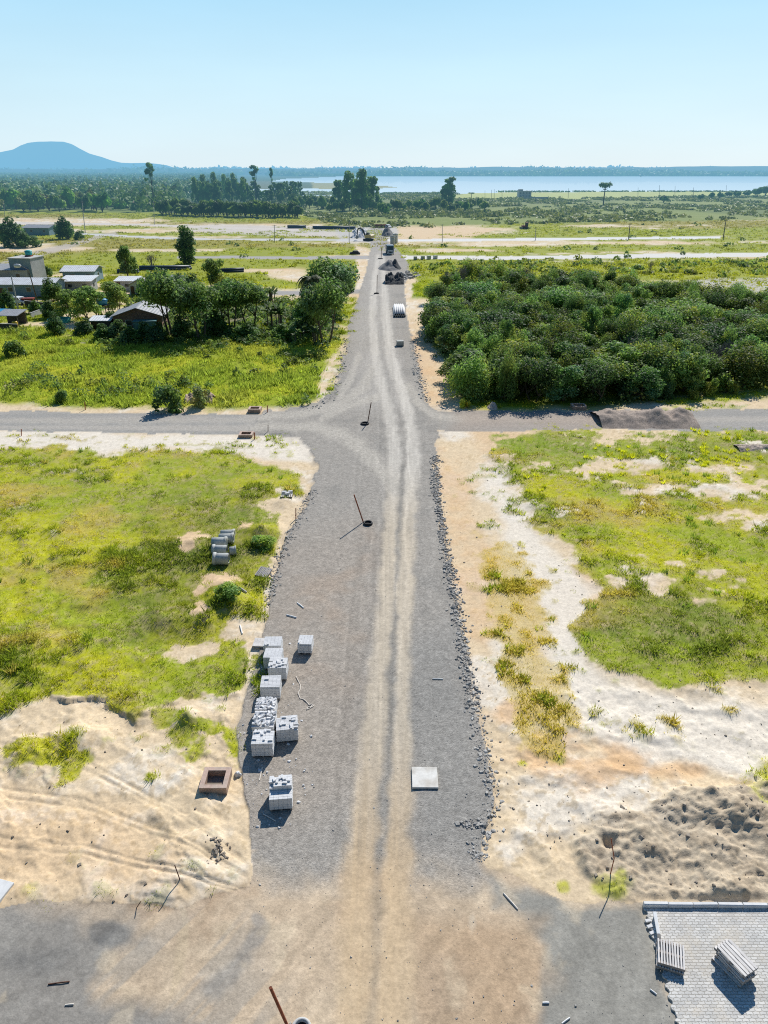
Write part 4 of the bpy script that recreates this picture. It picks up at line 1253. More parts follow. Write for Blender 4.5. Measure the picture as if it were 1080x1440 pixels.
# ------------------------------------------------------------------ trees
def tree_parts(seed, h=6.0, r=2.6, base=0.35, lobes=9, cards=1800, size=0.30, tints=LEAFD, shape='round', trunks=1, trunk_r=0.14, lean=0.0, flat=1.0, core=1.0):
    """Crown made of leaf sprays gathered in uneven lobes, and a tapered trunk with limbs reaching into them."""
    rr = np.random.default_rng(seed)
    zc0, zc1 = h * base, h
    cz = (zc0 + zc1) / 2
    L = []
    for i in range(lobes):
        if shape == 'column':
            f = (i + 0.5) / lobes
            z = zc0 + (zc1 - zc0) * f
            rad = r * (0.55 + 0.75 * math.sin(math.pi * (0.15 + 0.75 * f)))
            ang = rr.random() * 6.28
            q = 0.35 * r * rr.random()
            L.append((math.cos(ang) * q, math.sin(ang) * q, z, rad * 0.62, (zc1 - zc0) / lobes * 1.25))
        elif shape == 'mound':
            f = i / (lobes - 1)
            z = h * (0.16 + 0.68 * f ** 0.8)
            env = r * math.sqrt(max(0.08, 1 - (max(0, f - 0.35) / 0.75) ** 2))
            ang = i * 2.4 + rr.random()
            q = env * (0.45 + 0.35 * rr.random()) * (1 - 0.25 * f)
            s = r * (0.20 + 0.26 * rr.random())
            z *= 0.80 + 0.35 * rr.random()
            L.append((math.cos(ang) * q, math.sin(ang) * q, z, s, s * (0.7 + 0.6 * rr.random())))
        elif shape == 'open':
            ang = i * 2.4 + rr.random()
            f = rr.random()
            q = r * (0.15 + 0.75 * rr.random()) * (1 - 0.45 * f)
            z = zc0 + (zc1 - zc0) * (0.05 + 0.88 * f)
            s = r * (0.26 + 0.20 * rr.random()) * min(1.0, 4.4 / math.sqrt(lobes))
            L.append((math.cos(ang) * q, math.sin(ang) * q, z, s, s * 0.75))
        else:
            ang = i * 2.4 + rr.random()
            q = r * math.sqrt(rr.random()) * 0.72
            zt = math.sqrt(max(0.05, 1 - (q / r) ** 2))
            z = cz + (zc1 - cz) * zt * (0.2 + 0.6 * rr.random()) * flat - (cz - zc0) * 0.35 * rr.random()
            s = r * (0.36 + 0.22 * rr.random())
            L.append((math.cos(ang) * q, math.sin(ang) * q, z, s, s * 0.8))
    L = np.array(L)
    L[:, 0] += lean * (L[:, 2] / h)
    w = L[:, 3] ** 2
    k = rr.choice(lobes, cards, p=w / w.sum())
    d = rr.normal(size=(cards, 3))
    d /= np.linalg.norm(d, axis=1, keepdims=True)
    q = rr.random(cards) ** 0.38
    C = L[k, :3] + d * np.stack([L[k, 3] * q, L[k, 3] * q, L[k, 4] * q], -1)
    C[:, 2] = np.maximum(C[:, 2], 0.1)
    V, F = leaf_cards(C, d + np.array([0, 0, 0.5]), size * (0.6 + 0.8 * rr.random(cards)), rr)
    lt = mixtint(rr, lobes, tints, 0.28)
    T = lt[k] * (0.72 + 0.56 * rr.random((cards, 1)))
    T = np.repeat(T, 4, 0)
    crown = np_mesh('crown', V, F, M['leaf'], tint=T)
    mb = MB()
    pr = random.Random(seed)
    for tn in range(trunks):
        a0 = tn * 6.28 / max(1, trunks) + pr.random()
        off = 0.0 if trunks == 1 else 0.16 * r
        b = Vector((math.cos(a0) * off, math.sin(a0) * off, -0.15))
        mid = Vector((math.cos(a0) * off * 2 + lean * 0.3, math.sin(a0) * off * 2, h * base * 0.9))
        top = Vector((lean * 0.8 + math.cos(a0) * off * 3, math.sin(a0) * off * 3, h * (0.5 + 0.5 * base)))
        tr_ = trunk_r * (1.0 if trunks == 1 else 0.7)
        mb.tube([b, b.lerp(mid, 0.5) + Vector((pr.uniform(-.1, .1), pr.uniform(-.1, .1), 0)), mid, top], [tr_ * 1.25, tr_, tr_ * 0.8, tr_ * 0.25], 7)
        for i in range(min(lobes, 6)):
            if trunks > 1 and i % trunks != tn:
                continue
            e = Vector(L[i, :3])
            m1 = mid.lerp(e, 0.5) + Vector((0, 0, -0.08 * h))
            mb.tube([mid, m1, e], [tr_ * 0.55, tr_ * 0.35, tr_ * 0.12], 5)
    trunk = mb.mesh('trunk', M['bark'])
    return crown, trunk


def twig_tree(seed, h=5.0, r=2.2, n=150):
    """Leafless grey shrub tree: forked limbs and a haze of fine twigs."""
    pr = random.Random(seed)
    mb = MB()
    tips = []
    for i in range(9):
        a = i * 0.7 + pr.random()
        e = Vector((math.cos(a) * r * pr.uniform(0.2, 0.8), math.sin(a) * r * pr.uniform(0.2, 0.8), h * pr.uniform(0.55, 0.85)))
        mb.tube([Vector((0, 0, -0.1)), e * 0.5 + Vector((0, 0, 0.1)), e], [0.10, 0.06, 0.03], 5)
        tips.append((e * 0.5, e))
    trunk = mb.mesh('trunk', M['twig'])
    tw = MB()
    for i in range(n):
        a, b = tips[i % 9]
        s = a.lerp(b, pr.uniform(0.2, 1.0))
        e = s + Vector((pr.gauss(0, .55), pr.gauss(0, .55), pr.uniform(0.1, 1.2)))
        m = s.lerp(e, 0.5) + Vector((pr.gauss(0, .1), pr.gauss(0, .1), 0.05))
        tw.tube([s, m, e], [0.03, 0.022, 0.012], 3, False)
    return tw.mesh('crown', M['twig']), trunk


def joined_tree(name, crown, trunk):
    """One mesh with crown and trunk for trees only a few pixels tall."""
    cv = np.empty(len(crown.vertices) * 3, np.float32)
    crown.vertices.foreach_get('co', cv)
    tv = np.empty(len(trunk.vertices) * 3, np.float32)
    trunk.vertices.foreach_get('co', tv)
    ca = np.empty(len(crown.vertices) * 4, np.float32)
    crown.attributes['tint'].data.foreach_get('color', ca)
    cf = [tuple(p.vertices) for p in crown.polygons]
    off = len(crown.vertices)
    tf = [tuple(i + off for i in p.vertices) for p in trunk.polygons]
    me = bpy.data.meshes.new(name)
    me.from_pydata(np.concatenate([cv.reshape(-1, 3), tv.reshape(-1, 3)]).tolist(), [], cf + tf)
    a = me.attributes.new('tint', 'FLOAT_COLOR', 'POINT')
    tt_ = np.tile(np.array([0.10, 0.085, 0.07, 1], np.float32), (len(trunk.vertices), 1))
    a.data.foreach_set('color', np.concatenate([ca.reshape(-1, 4), tt_]).ravel())
    me.materials.append(M['leaf'])
    me.update()
    return me


def plant_tree(name, parts, loc, label, cat='tree', group=None, scale=1.0, rz=None, color=(1, 1, 1), sz=None):
    o = empty(name, loc, random.uniform(0, 6.28) if rz is None else rz, label, cat, group)
    o.scale = (scale, scale, scale if sz is None else sz)
    c = link('crown', parts[0], o)
    c.color = (*color, 1)
    link('trunk', parts[1], o)
    return o


FOREST = [tree_parts(500 + i, h=4.3 + 0.55 * (i % 3), r=2.9 + 0.5 * (i % 2), base=0.14, lobes=18 + 4 * (i % 4), cards=4600, size=0.15, tints=(LEAFD, LEAFD + LEAFM, LEAFM + LEAFD[2:], LEAFM)[i % 4], trunks=1 + i % 2, shape=('mound', 'round', 'open', 'mound')[i % 4]) for i in range(8)]
BARE = [twig_tree(560 + i, 5.0, 2.2, 170) for i in range(3)]
fp = [(652, 558), (700, 565), (850, 564), (940, 558), (1000, 549), (1085, 543), (1290, 535), (1290, 436), (1080, 440), (980, 425), (880, 411), (760, 401), (660, 396), (618, 410), (606, 445), (612, 480), (632, 530)]
fw = [tuple(gp(a, b).xy) for a, b in fp]


def inside(x, y, poly):
    c = False
    n = len(poly)
    for i in range(n):
        ax, ay = poly[i]
        bx, by = poly[(i + 1) % n]
        if (ay > y) != (by > y) and x < (bx - ax) * (y - ay) / (by - ay) + ax:
            c = not c
    return c


pts = []
rf = random.Random(21)
tries = 0
xs = [p[0] for p in fw]
ys = [p[1] for p in fw]
while len(pts) < 292 and tries < 60000:
    tries += 1
    x, y = rf.uniform(min(xs), max(xs)), rf.uniform(min(ys), max(ys))
    if not inside(x, y, fw):
        continue
    px, py = survey_of(x, y)
    if px > 1200:
        continue
    dmin = (2.9 + 0.024 * (y - 85)) * rf.uniform(0.62, 1.3)
    if all((x - a) ** 2 + (y - b) ** 2 > dmin * dmin for a, b in pts):
        pts.append((x, y))
bn = fbm(np.array([p[0] for p in pts]), np.array([p[1] for p in pts]), 26.0, 3, 77)
n_bare = 0
for (x, y), b in zip(pts, bn):
    px, py = survey_of(x, y)
    back = sstep(150, 195, y)
    if (b + 0.8 * back > 0.55 and rf.random() < 0.6):
        plant_tree('bare_tree', BARE[n_bare % 3], (x, y, 0), 'grey leafless shrubby tree among green crowns in the dense wood', 'bare tree', 'bare grey trees in the roadside wood', rf.uniform(0.85, 1.2))
        n_bare += 1
    else:
        k = rf.randrange(8)
        tintk = rf.choice((0.55, 0.75, 0.95, 1.15, 1.35)) * rf.uniform(.9, 1.1)
        yel = min(rf.choice((0.78, 0.9, 1.0, 1.1, 1.3)), 1.35 / tintk)
        plant_tree('bush_tree', FOREST[k], (x, y, 0), 'leafy green tree in the dense wood right of the gravel road', 'tree', 'green trees of the roadside wood', rf.choice((0.6, 0.8, 0.95, 1.1, 1.3)) * rf.uniform(0.85, 1.15), color=(tintk * yel * .92, tintk * (0.5 + 0.5 * yel), tintk * .95), sz=rf.uniform(0.75, 1.2))

# trees by the houses and in the fields: (px of base, py of base, top py, width px, kind, label)
OPEN = tree_parts(601, 7, 3.2, 0.34, 20, 2300, 0.26, LEAFD, 'open', 1, 0.22)
OPEN2 = tree_parts(602, 7, 3.4, 0.22, 26, 3200, 0.22, LEAFM + LEAFD[:1], 'open', 3, 0.18)
BIG = tree_parts(603, 9, 4.2, 0.30, 22, 5200, 0.25, LEAFD, 'round', 3, 0.26)
BIG2 = tree_parts(604, 9, 4.0, 0.30, 22, 4800, 0.25, LEAFD + LEAFM[:1], 'round', 2, 0.26)
ROUND = tree_parts(605, 4, 2.4, 0.06, 16, 2400, 0.22, LEAFD, 'mound', 2, 0.12)
COLM = tree_parts(606, 8, 2.3, 0.04, 9, 3000, 0.26, LEAFD, 'column', 3, 0.14)
SHRUB = tree_parts(607, 2.2, 1.7, 0.02, 14, 1500, 0.15, LEAFM + LEAFD, 'mound', 3, 0.04)
SHRUBY = tree_parts(608, 1.6, 1.4, 0.02, 12, 1100, 0.13, LEAFM, 'mound', 3, 0.03)


def put(name, parts, px, py, top, wid, label, ref_h, ref_r, cat='tree', group=None, color=(1, 1, 1)):
    color = tuple(k * 1.18 for k in color)
    p = on_ground(px, py)
    h = tall(py, py - top)
    w = wid / ppm(py)
    return plant_tree(name, parts, (p.x, p.y, p.z - 0.05), label, cat, group, w / (2.25 * ref_r), None, color, h / (ref_h * 1.04))


put('shade_tree', OPEN, 181, 397, 348, 34, 'dark open crowned tree with a leaning top behind the white roofed houses', 7, 3.2)
put('field_tree', COLM, 265, 371, 322, 32, 'tall dense dark green bamboo like clump standing alone in the mown field', 8, 2.0)
put('shade_tree', OPEN2, 304, 412, 364, 44, 'pale sparse tree rising behind the dark row left of the road', 7, 3.2, color=(1.1, 1.05, 1.2))
put('garden_bush', ROUND, 69, 389, 376, 18, 'round dark bush right of the blue grey block building', 4, 2.3, 'bush')
put('garden_tree', ROUND, 76, 426, 396, 40, 'wide rounded dark green tree against the long white roofed house', 4, 2.3)
put('garden_tree', OPEN2, 128, 452, 404, 58, 'light green multi stemmed garden tree left of the blue water tank', 7, 3.2, color=(1.25, 1.25, 1.2))
put('garden_tree', OPEN2, 165, 441, 398, 46, 'pale leafy garden tree right of the blue water tank', 7, 3.2, color=(1.35, 1.2, 1.3))
put('garden_tree', ROUND, 79, 470, 443, 30, 'small dark conical tree at the edge of the grass below the turquoise pool', 4, 2.3, color=(.8, .85, .9))
put('garden_tree', ROUND, 75, 447, 425, 34, 'dark low tree behind the turquoise pool', 4, 2.3, color=(.85, .9, .9))
put('garden_tree', ROUND, 10, 436, 410, 26, 'small leafy tree beside the blue tarpaulin', 4, 2.3)
put('shade_tree', BIG, 243, 474, 386, 84, 'big spreading dark tree with several trunks beside the brick house', 9, 4.1)
put('shade_tree', BIG2, 283, 478, 398, 72, 'big dark tree with two trunks in the middle of the roadside row', 9, 3.9)
put('shade_tree', BIG, 325, 466, 398, 66, 'dark spreading tree behind the low green bank', 9, 4.1, color=(.95, 1, 1))
put('shade_tree', BIG2, 352, 462, 396, 60, 'dark slender trunked tree just left of the banana clump', 9, 3.9)
put('garden_tree', ROUND, 190, 455, 430, 44, 'dark bushy tree in front of the brick house', 4, 2.3, color=(.9, .95, .9))
put('garden_tree', ROUND, 205, 478, 455, 36, 'low dark tree hiding the porch of the brick house', 4, 2.3, color=(.85, .9, .9))
put('garden_tree', ROUND, 170, 476, 452, 44, 'low leafy tree below the small dark shed', 4, 2.3)
put('garden_tree', ROUND, 270, 412, 388, 40, 'dark tree behind the brick house beside the brown roof', 4, 2.3)
put('garden_tree', ROUND, 205, 420, 396, 30, 'dark low tree between the white roof and the brick house', 4, 2.3, color=(.9, .95, .9))
put('garden_tree', OPEN2, 160, 428, 396, 40, 'pale tree in front of the small pale flat roofed house', 7, 3.2, color=(1.2, 1.15, 1.1))
put('garden_tree', ROUND, 212, 448, 424, 40, 'dark tree at the right corner of the brick house roof', 4, 2.3, color=(.8, .85, .85))
put('garden_tree', ROUND, 158, 462, 440, 34, 'dark tree at the left corner of the brick house', 4, 2.3, color=(.85, .9, .85))
put('garden_tree', ROUND, 222, 482, 456, 40, 'dark bushy tree in front of the right end of the brick house', 4, 2.3, color=(.75, .8, .8))
put('garden_tree', ROUND, 186, 482, 460, 36, 'low bushy tree in the grass in front of the brick house', 4, 2.3, color=(1.0, 1.05, .9))
put('garden_tree', OPEN2, 250, 428, 390, 48, 'pale crowned tree behind the brick house and the big spreading tree', 7, 3.2, color=(1.0, 1.0, 1.0))
put('garden_tree', ROUND, 52, 440, 424, 22, 'small leafy tree beside the red brown cart', 4, 2.3, color=(1.1, 1.15, .9))
put('garden_tree', OPEN2, 100, 448, 408, 46, 'pale garden tree just right of the white parked car', 7, 3.2, color=(1.2, 1.15, 1.1))
put('garden_tree', ROUND, 148, 478, 458, 36, 'low leafy tree in front of the small dark shed', 4, 2.3, color=(.95, 1, .9))
put('garden_tree', ROUND, 120, 470, 450, 34, 'small dark tree left of the small dark shed', 4, 2.3, color=(.85, .9, .9))
put('garden_tree', OPEN2, 228, 424, 384, 46, 'pale tree in front of the half hidden grey roofed house', 7, 3.2, color=(1.1, 1.1, 1.0))
put('garden_tree', ROUND, 258, 478, 448, 40, 'dark bushy tree at the foot of the big spreading tree', 4, 2.3, color=(.8, .85, .85))
put('garden_tree', ROUND, 305, 470, 440, 44, 'dark bushy tree under the two trunked tree', 4, 2.3, color=(.85, .95, .85))
put('garden_tree', ROUND, 345, 478, 455, 44, 'low green bushy tree on the bank left of the banana clump', 4, 2.3, color=(1.1, 1.15, .9))
put('garden_tree', ROUND, 318, 422, 396, 44, 'dark crown behind the roadside row beside the pale sparse tree', 4, 2.3, color=(.85, .9, .9))
put('garden_tree', ROUND, 402, 478, 458, 46, 'low green bushy tree on the bank right of the banana clump', 4, 2.3, color=(1.2, 1.25, .9))
put('roadside_tree', OPEN2, 441, 470, 408, 52, 'grey green sparse tree at the left end of the roadside clump below the palm', 7, 3.2, color=(.9, .95, 1.0))
put('roadside_tree', BIG2, 468, 440, 366, 76, 'tall grey green tree on the left edge of the gravel road behind the palm', 9, 3.9, color=(1.15, 1.15, 1.3))
put('roadside_tree', BIG, 458, 482, 398, 74, 'tall dark tree at the left edge of the gravel road in front of the palm', 9, 4.1)
put('roadside_tree', ROUND, 478, 412, 385, 52, 'leaning leafy tree with a branch reaching over the gravel road', 4, 2.3, color=(1.2, 1.15, 1.1))
put('roadside_tree', ROUND, 430, 470, 448, 50, 'low bushy green tree on the bank beside the gravel road', 4, 2.3, color=(1.2, 1.2, 1.0))
put('roadside_tree', ROUND, 425, 452, 430, 36, 'pale green bushy tree between the banana clump and the palm', 4, 2.3, color=(1.5, 1.5, 1.1))
put('garden_tree', ROUND, 15, 347, 312, 46, 'dark tree at the left edge beside the grey roofed far house', 4, 2.3, color=(.8, .85, .9))
put('garden_tree', ROUND, 95, 336, 309, 32, 'dense dark tree just right of the grey roofed far house', 4, 2.3, color=(.8, .85, .9))
put('garden_tree', ROUND, 40, 348, 330, 40, 'low green tree in front of the grey roofed far house', 4, 2.3)
put('garden_bush', ROUND, 112, 337, 326, 18, 'small rounded bush at the foot of the dense dark tree', 4, 2.3, 'bush')
put('shrub', SHRUB, 20, 501, 478, 38, 'rounded dark shrub with yellow green tips alone at the left edge of the lush field', 2.2, 1.7, 'bush', color=(.85, .85, .7))
put('shrub', SHRUB, 236, 577, 540, 52, 'large dark green shrub on the verge of the left side street', 2.2, 1.7, 'bush', color=(.75, .8, .8))
put('shrub', SHRUBY, 284, 571, 545, 40, 'greyish shrub with pale dry branches right of the large dark verge shrub', 1.6, 1.4, 'bush', color=(1.2, 1.0, 1.6))
put('shrub', SHRUB, 88, 566, 548, 24, 'small dark shrub near the side street, between the stake and the large shrub', 2.2, 1.7, 'bush')
put('shrub', SHRUBY, 1020, 552, 529, 42, 'largest of three smooth rounded green shrubs at the wood edge', 1.6, 1.4, 'bush', color=(1.1, 1.1, .9))
put('shrub', SHRUBY, 997, 555, 535, 30, 'middle of three smooth rounded green shrubs at the wood edge', 1.6, 1.4, 'bush', color=(1.1, 1.1, .9))
put('shrub', SHRUBY, 972, 560, 543, 26, 'smallest of three smooth rounded green shrubs at the wood edge', 1.6, 1.4, 'bush', color=(1.0, 1.0, .8))
put('shrub', SHRUBY, 654, 573, 562, 24, 'yellow green tussock on the sand at the wood corner', 1.6, 1.4, 'bush', color=(2.4, 1.8, .8))
put('shrub', SHRUB, 322, 854, 836, 50, 'low green shrub on a sandy mound below the concrete pipes', 2.2, 1.7, 'bush', color=(1.6, 1.5, 1.1))
put('shrub', SHRUB, 371, 770, 754, 44, 'low green shrub on the bank between the concrete pipes and the road', 2.2, 1.7, 'bush', color=(1.7, 1.6, 1.1))

# bare tree in the field and on the far right
p = on_ground(214, 378)
plant_tree('bare_tree', BARE[0], p, 'small leafless tree standing in the field beside the dark open crowned tree', 'bare tree', None, tall(378, 26) / 5.5)
p = on_ground(914, 383)
plant_tree('bare_tree', BARE[1], p, 'dark leafless snag in the scrub below the pale far street', 'bare tree', None, tall(383, 18) / 5.5)


# palms and bananas
def frond_mesh(seed, n, ln, w, droop, rise, tints, folded=6):
    r = np.random.default_rng(seed)
    V, F, T = [], [], []
    for i in range(n):
        a = i * 2.4 + r.random() * 0.5
        up = rise * (0.5 + r.random())
        L_ = ln * (0.75 + 0.45 * r.random())
        c = np.array(tints[r.integers(0, len(tints))]) * (0.75 + 0.5 * r.random())
        side = np.array([-math.sin(a), math.cos(a), 0])
        prev = None
        for k in range(folded + 1):
            t = k / folded
            x = L_ * t * (1 - 0.25 * t)
            z = up * L_ * t - droop * L_ * t * t
            pt = np.array([math.cos(a) * x, math.sin(a) * x, z])
            ww = w * math.sin(math.pi * min(0.97, 0.08 + 0.9 * t)) + 0.02
            b = len(V)
            V += [pt - side * ww - np.array([0, 0, ww * 0.35]), pt, pt + side * ww - np.array([0, 0, ww * 0.35])]
            T += [c, c * 1.15, c]
            if prev is not None:
                F += [(prev, prev + 1, b + 1, b), (prev + 1, prev + 2, b + 2, b + 1)]
            prev = b
    return np.array(V), np.array(F), np.array(T)


def palm(px, py, top, label):
    p = on_ground(px, py)
    h = tall(py, py - top)
    o = empty('palm_tree', (p.x, p.y, p.z), 0.3, label, 'palm tree')
    MB().tube([(0, 0, -.2), (0.1, 0, h * .4), (0.05, 0, h * .72)], [0.24, 0.2, 0.17], 8).obj('trunk', M['bark'], o)
    V, F, T = frond_mesh(31, 34, 3.6, 0.34, 1.05, 0.55, [(0.10, 0.12, 0.05), (0.13, 0.14, 0.06), (0.07, 0.10, 0.04)])
    V[:, 2] += h * .74
    link('crown', np_mesh('crown', V, F, M['leaf'], tint=T), o)


palm(440, 456, 374, 'feathery palm tree with drooping fronds at the left edge of the gravel road')


def banana(px, py, top, wid, seed, label):
    p = on_ground(px, py)
    h = tall(py, py - top)
    o = empty('banana_plant', (p.x, p.y, p.z), seed, label, 'banana plant', 'banana plants left of the road')
    r = random.Random(seed)
    w = wid / ppm(py)
    Vs, Fs, Ts, off = [], [], [], 0
    st = MB()
    for i in range(8):
        x, y = r.uniform(-.32, .32) * w, r.uniform(-.32, .32) * w
        hh = h * r.uniform(0.45, 0.7)
        st.tube([(x, y, -.1), (x, y, hh)], [0.13, 0.09], 6)
        V, F, T = frond_mesh(seed * 7 + i, 8, h * 0.42, 0.28, 0.55, 0.95, [(0.11, 0.17, 0.06), (0.15, 0.21, 0.09), (0.08, 0.13, 0.05)], 4)
        V = V + np.array([x, y, hh])
        Vs.append(V)
        Fs.append(F + off)
        Ts.append(T)
        off += len(V)
    st.obj('stem', M['pole_wood'], o)
    link('leaves', np_mesh('leaves', np.concatenate(Vs), np.concatenate(Fs), M['leaf'], tint=np.concatenate(Ts)), o)


banana(386, 462, 424, 44, 3, 'largest banana clump with pale upright leaves in the green hollow')
banana(382, 425, 404, 30, 4, 'banana clump at the back of the tree row beside the far cross street')
banana(432, 482, 458, 54, 5, 'banana clump with spiky leaves on the bank near the gravel road')
banana(355, 424, 400, 26, 6, 'dark banana clump behind the roadside tree row')

# woods in the middle distance: countable trees
EUC = [tree_parts(620 + i, 18, 4.6, 0.22, 44, 1900, 0.55, LEAFD, 'open', 1, 0.30) for i in range(4)]
EUCJ = [joined_tree('eucalyptus', *e) for e in EUC]
EUCB = [joined_tree('eucalyptus', *tree_parts(630 + i, 18, 5.0, 0.12, 30, 2400, 0.60, LEAFD + LEAFM[:1], 'mound', 1, 0.30)) for i in range(3)]
RND = [tree_parts(640 + i, 8, 4.6, 0.03, 13, 1000, 0.75, LEAFD + LEAFM[:1], 'round', 1, 0.3) for i in range(4)]
RNDJ = [joined_tree('round_tree', *e) for e in RND]


def far_tree(name, me, px, py, h, w, ref_h, ref_r, label, group=None, color=(1, 1, 1), cat='tree'):
    p = gp(px, py)
    o = link(name, me, None, (p.x, p.y, 0), (0, 0, random.uniform(0, 6.28)), (w / (2.2 * ref_r), w / (2.2 * ref_r), h / ref_h))
    o.color = (*color, 1)
    return prop(o, label, cat, group)


rf = random.Random(5)
for i in range(46):   # dense rounded belt of trees
    px = 228 + 196 * (i + rf.uniform(-.4, .4)) / 46
    py = 303 + 4.0 * (i / 46) + rf.uniform(-1.8, 0.8)
    far_tree('belt_tree', RNDJ[i % 4], px, py, tall(py, rf.uniform(16, 23)), rf.uniform(17, 25) / ppm(py), 8.6, 4.6, 'rounded dark green tree in the dense belt in front of the eucalyptus stand', 'rounded trees of the dense dark belt', (rf.uniform(.65, 1.0),) * 3)
for i in range(34):   # eucalyptus stand behind
    px = 276 + 150 * (i + rf.uniform(-.4, .4)) / 34
    py = 285 + rf.uniform(-3, 4)
    far_tree('eucalyptus', EUCB[i % 3] if px < 352 else EUCJ[i % 4], px, py, tall(py, (rf.uniform(29, 38) if px < 352 else rf.uniform(18, 30))), rf.uniform(11, 18) / ppm(py), 18, 4.6, 'slender eucalyptus in the stand behind the dense dark belt', 'slender eucalyptus trees behind the belt', (rf.uniform(.8, 1.25),) * 3)
for i in range(30):   # loose trees towards the lake
    px = 395 + 130 * (i + rf.uniform(-.4, .4)) / 30
    py = 290 + rf.uniform(-6, 9)
    far_tree('lakeside_tree', RNDJ[i % 4], px, py, tall(py, rf.uniform(9, 22)), rf.uniform(10, 18) / ppm(py), 8.6, 4.6, 'bushy tree in the loose group between the dark belt and the tall eucalyptus', 'bushy trees left of the tall eucalyptus', (rf.uniform(.75, 1.2),) * 3)
for i in range(26):   # bushes in front of the lagoon
    px = 515 + 170 * (i + rf.uniform(-.4, .4)) / 26
    py = 301 + rf.uniform(-5, 3) - 6 * (i / 26)
    far_tree('lakeside_bush', RNDJ[i % 4], px, py, tall(py, rf.uniform(9, 17)), rf.uniform(10, 17) / ppm(py), 8.6, 4.6, 'dull green bushy tree in the scrub row in front of the lagoon', 'bushy trees of the row in front of the lagoon', (rf.uniform(.9, 1.3), rf.uniform(.9, 1.2), 1.1))
for (px, py, top, w, lab) in ((492, 296, 246, 26, 'left one of the tall ragged eucalyptus group beside the lagoon'), (508, 298, 241, 30, 'tallest middle eucalyptus of the ragged group beside the lagoon'), (524, 296, 247, 26, 'right hand eucalyptus of the tall ragged group beside the lagoon'), (476, 292, 252, 22, 'thin eucalyptus at the left end of the tall ragged group')):
    far_tree('eucalyptus', EUCB[int(px) % 3], px, py, tall(py, py - top), w / ppm(py), 18, 4.6, lab, None, (1.1, 1.15, 1.1))
far_tree('eucalyptus', EUCB[1], 630, 291, tall(291, 40), 27 / ppm(291), 18, 4.6, 'lone leafy eucalyptus standing against the lagoon right of the ragged group', None, (1.0, 1.1, 1.0))
UMB = joined_tree('umbrella_tree', *tree_parts(660, 16, 4.2, 0.74, 9, 620, 0.55, LEAFD, 'round', 1, 0.35, flat=0.7))
far_tree('umbrella_tree', UMB, 848, 290, tall(290, 32), 20 / ppm(290), 16.5, 4.2, 'umbrella shaped tree with bare trunk standing alone in the marsh', None, (.8, .9, .9))
far_tree('umbrella_tree', UMB, 663, 279, tall(279, 8), 10 / ppm(279), 16.5, 4.2, 'small mushroom shaped tree on the lagoon shore', None, (.8, .9, .9))
TALL = joined_tree('tall_tree', *tree_parts(661, 22, 3.6, 0.62, 11, 620, 0.55, LEAFD, 'open', 1, 0.32))
far_tree('tall_tree', TALL, 218, 296, tall(296, 60), 20 / ppm(296), 22, 3.8, 'very tall thin tree with a tufted top above the left woods', None, (1.1, 1.2, 1.25))
far_tree('tall_tree', TALL, 361, 286, tall(286, 48), 18 / ppm(286), 22, 3.8, 'very tall thin tree with a tufted top above the eucalyptus stand', None, (1.1, 1.2, 1.25))
far_tree('tall_tree', TALL, 384, 285, tall(285, 44), 8 / ppm(285), 22, 3.8, 'tall bare stemmed tree right of the tufted tree in the eucalyptus stand', None, (1.1, 1.2, 1.25))
for i, (px, py, h, w) in enumerate(((933, 285, 10, 16), (1000, 280, 9, 10), (1012, 279, 9, 12), (1024, 278, 8, 12), (1036, 278, 10, 12), (1050, 277, 9, 14), (1064, 277, 14, 16), (1076, 276, 14, 16), (985, 281, 8, 12), (1090, 276, 12, 16), (1108, 276, 12, 16))):
    far_tree('shore_tree', RNDJ[i % 4], px, py, tall(py, h), w / ppm(py), 8.6, 4.6, 'dark bushy tree standing alone in the marsh at the right' if i == 0 else 'dark tree of the clump by the lagoon at the right edge', None if i == 0 else 'dark trees by the lagoon at the right edge', (.75, .85, .9))
for i in range(40):   # trees at the front of the left woods
    px = -30 + 250 * (i + rf.uniform(-.5, .5)) / 40
    py = 297 + rf.uniform(-5, 1) - (4 if 150 < px < 220 else 0)
    far_tree('woodland_tree', RNDJ[i % 4], px, py, tall(py, rf.uniform(17, 30) if px < 150 else rf.uniform(7, 12)), rf.uniform(16, 28) / ppm(py), 8.6, 4.6, 'leafy tree along the front edge of the woods at the left', 'front trees of the left woods', (rf.uniform(.8, 1.45), rf.uniform(.85, 1.35), 1.0))


# ------------------------------------------------------------------ things on the site
def yaw_from(ax, ay, bx, by):
    """Heading (about Z) of the ground line between two survey points, measured from world X."""
    a, b = gp(ax, ay), gp(bx, by)
    return math.atan2(b.y - a.y, b.x - a.x)


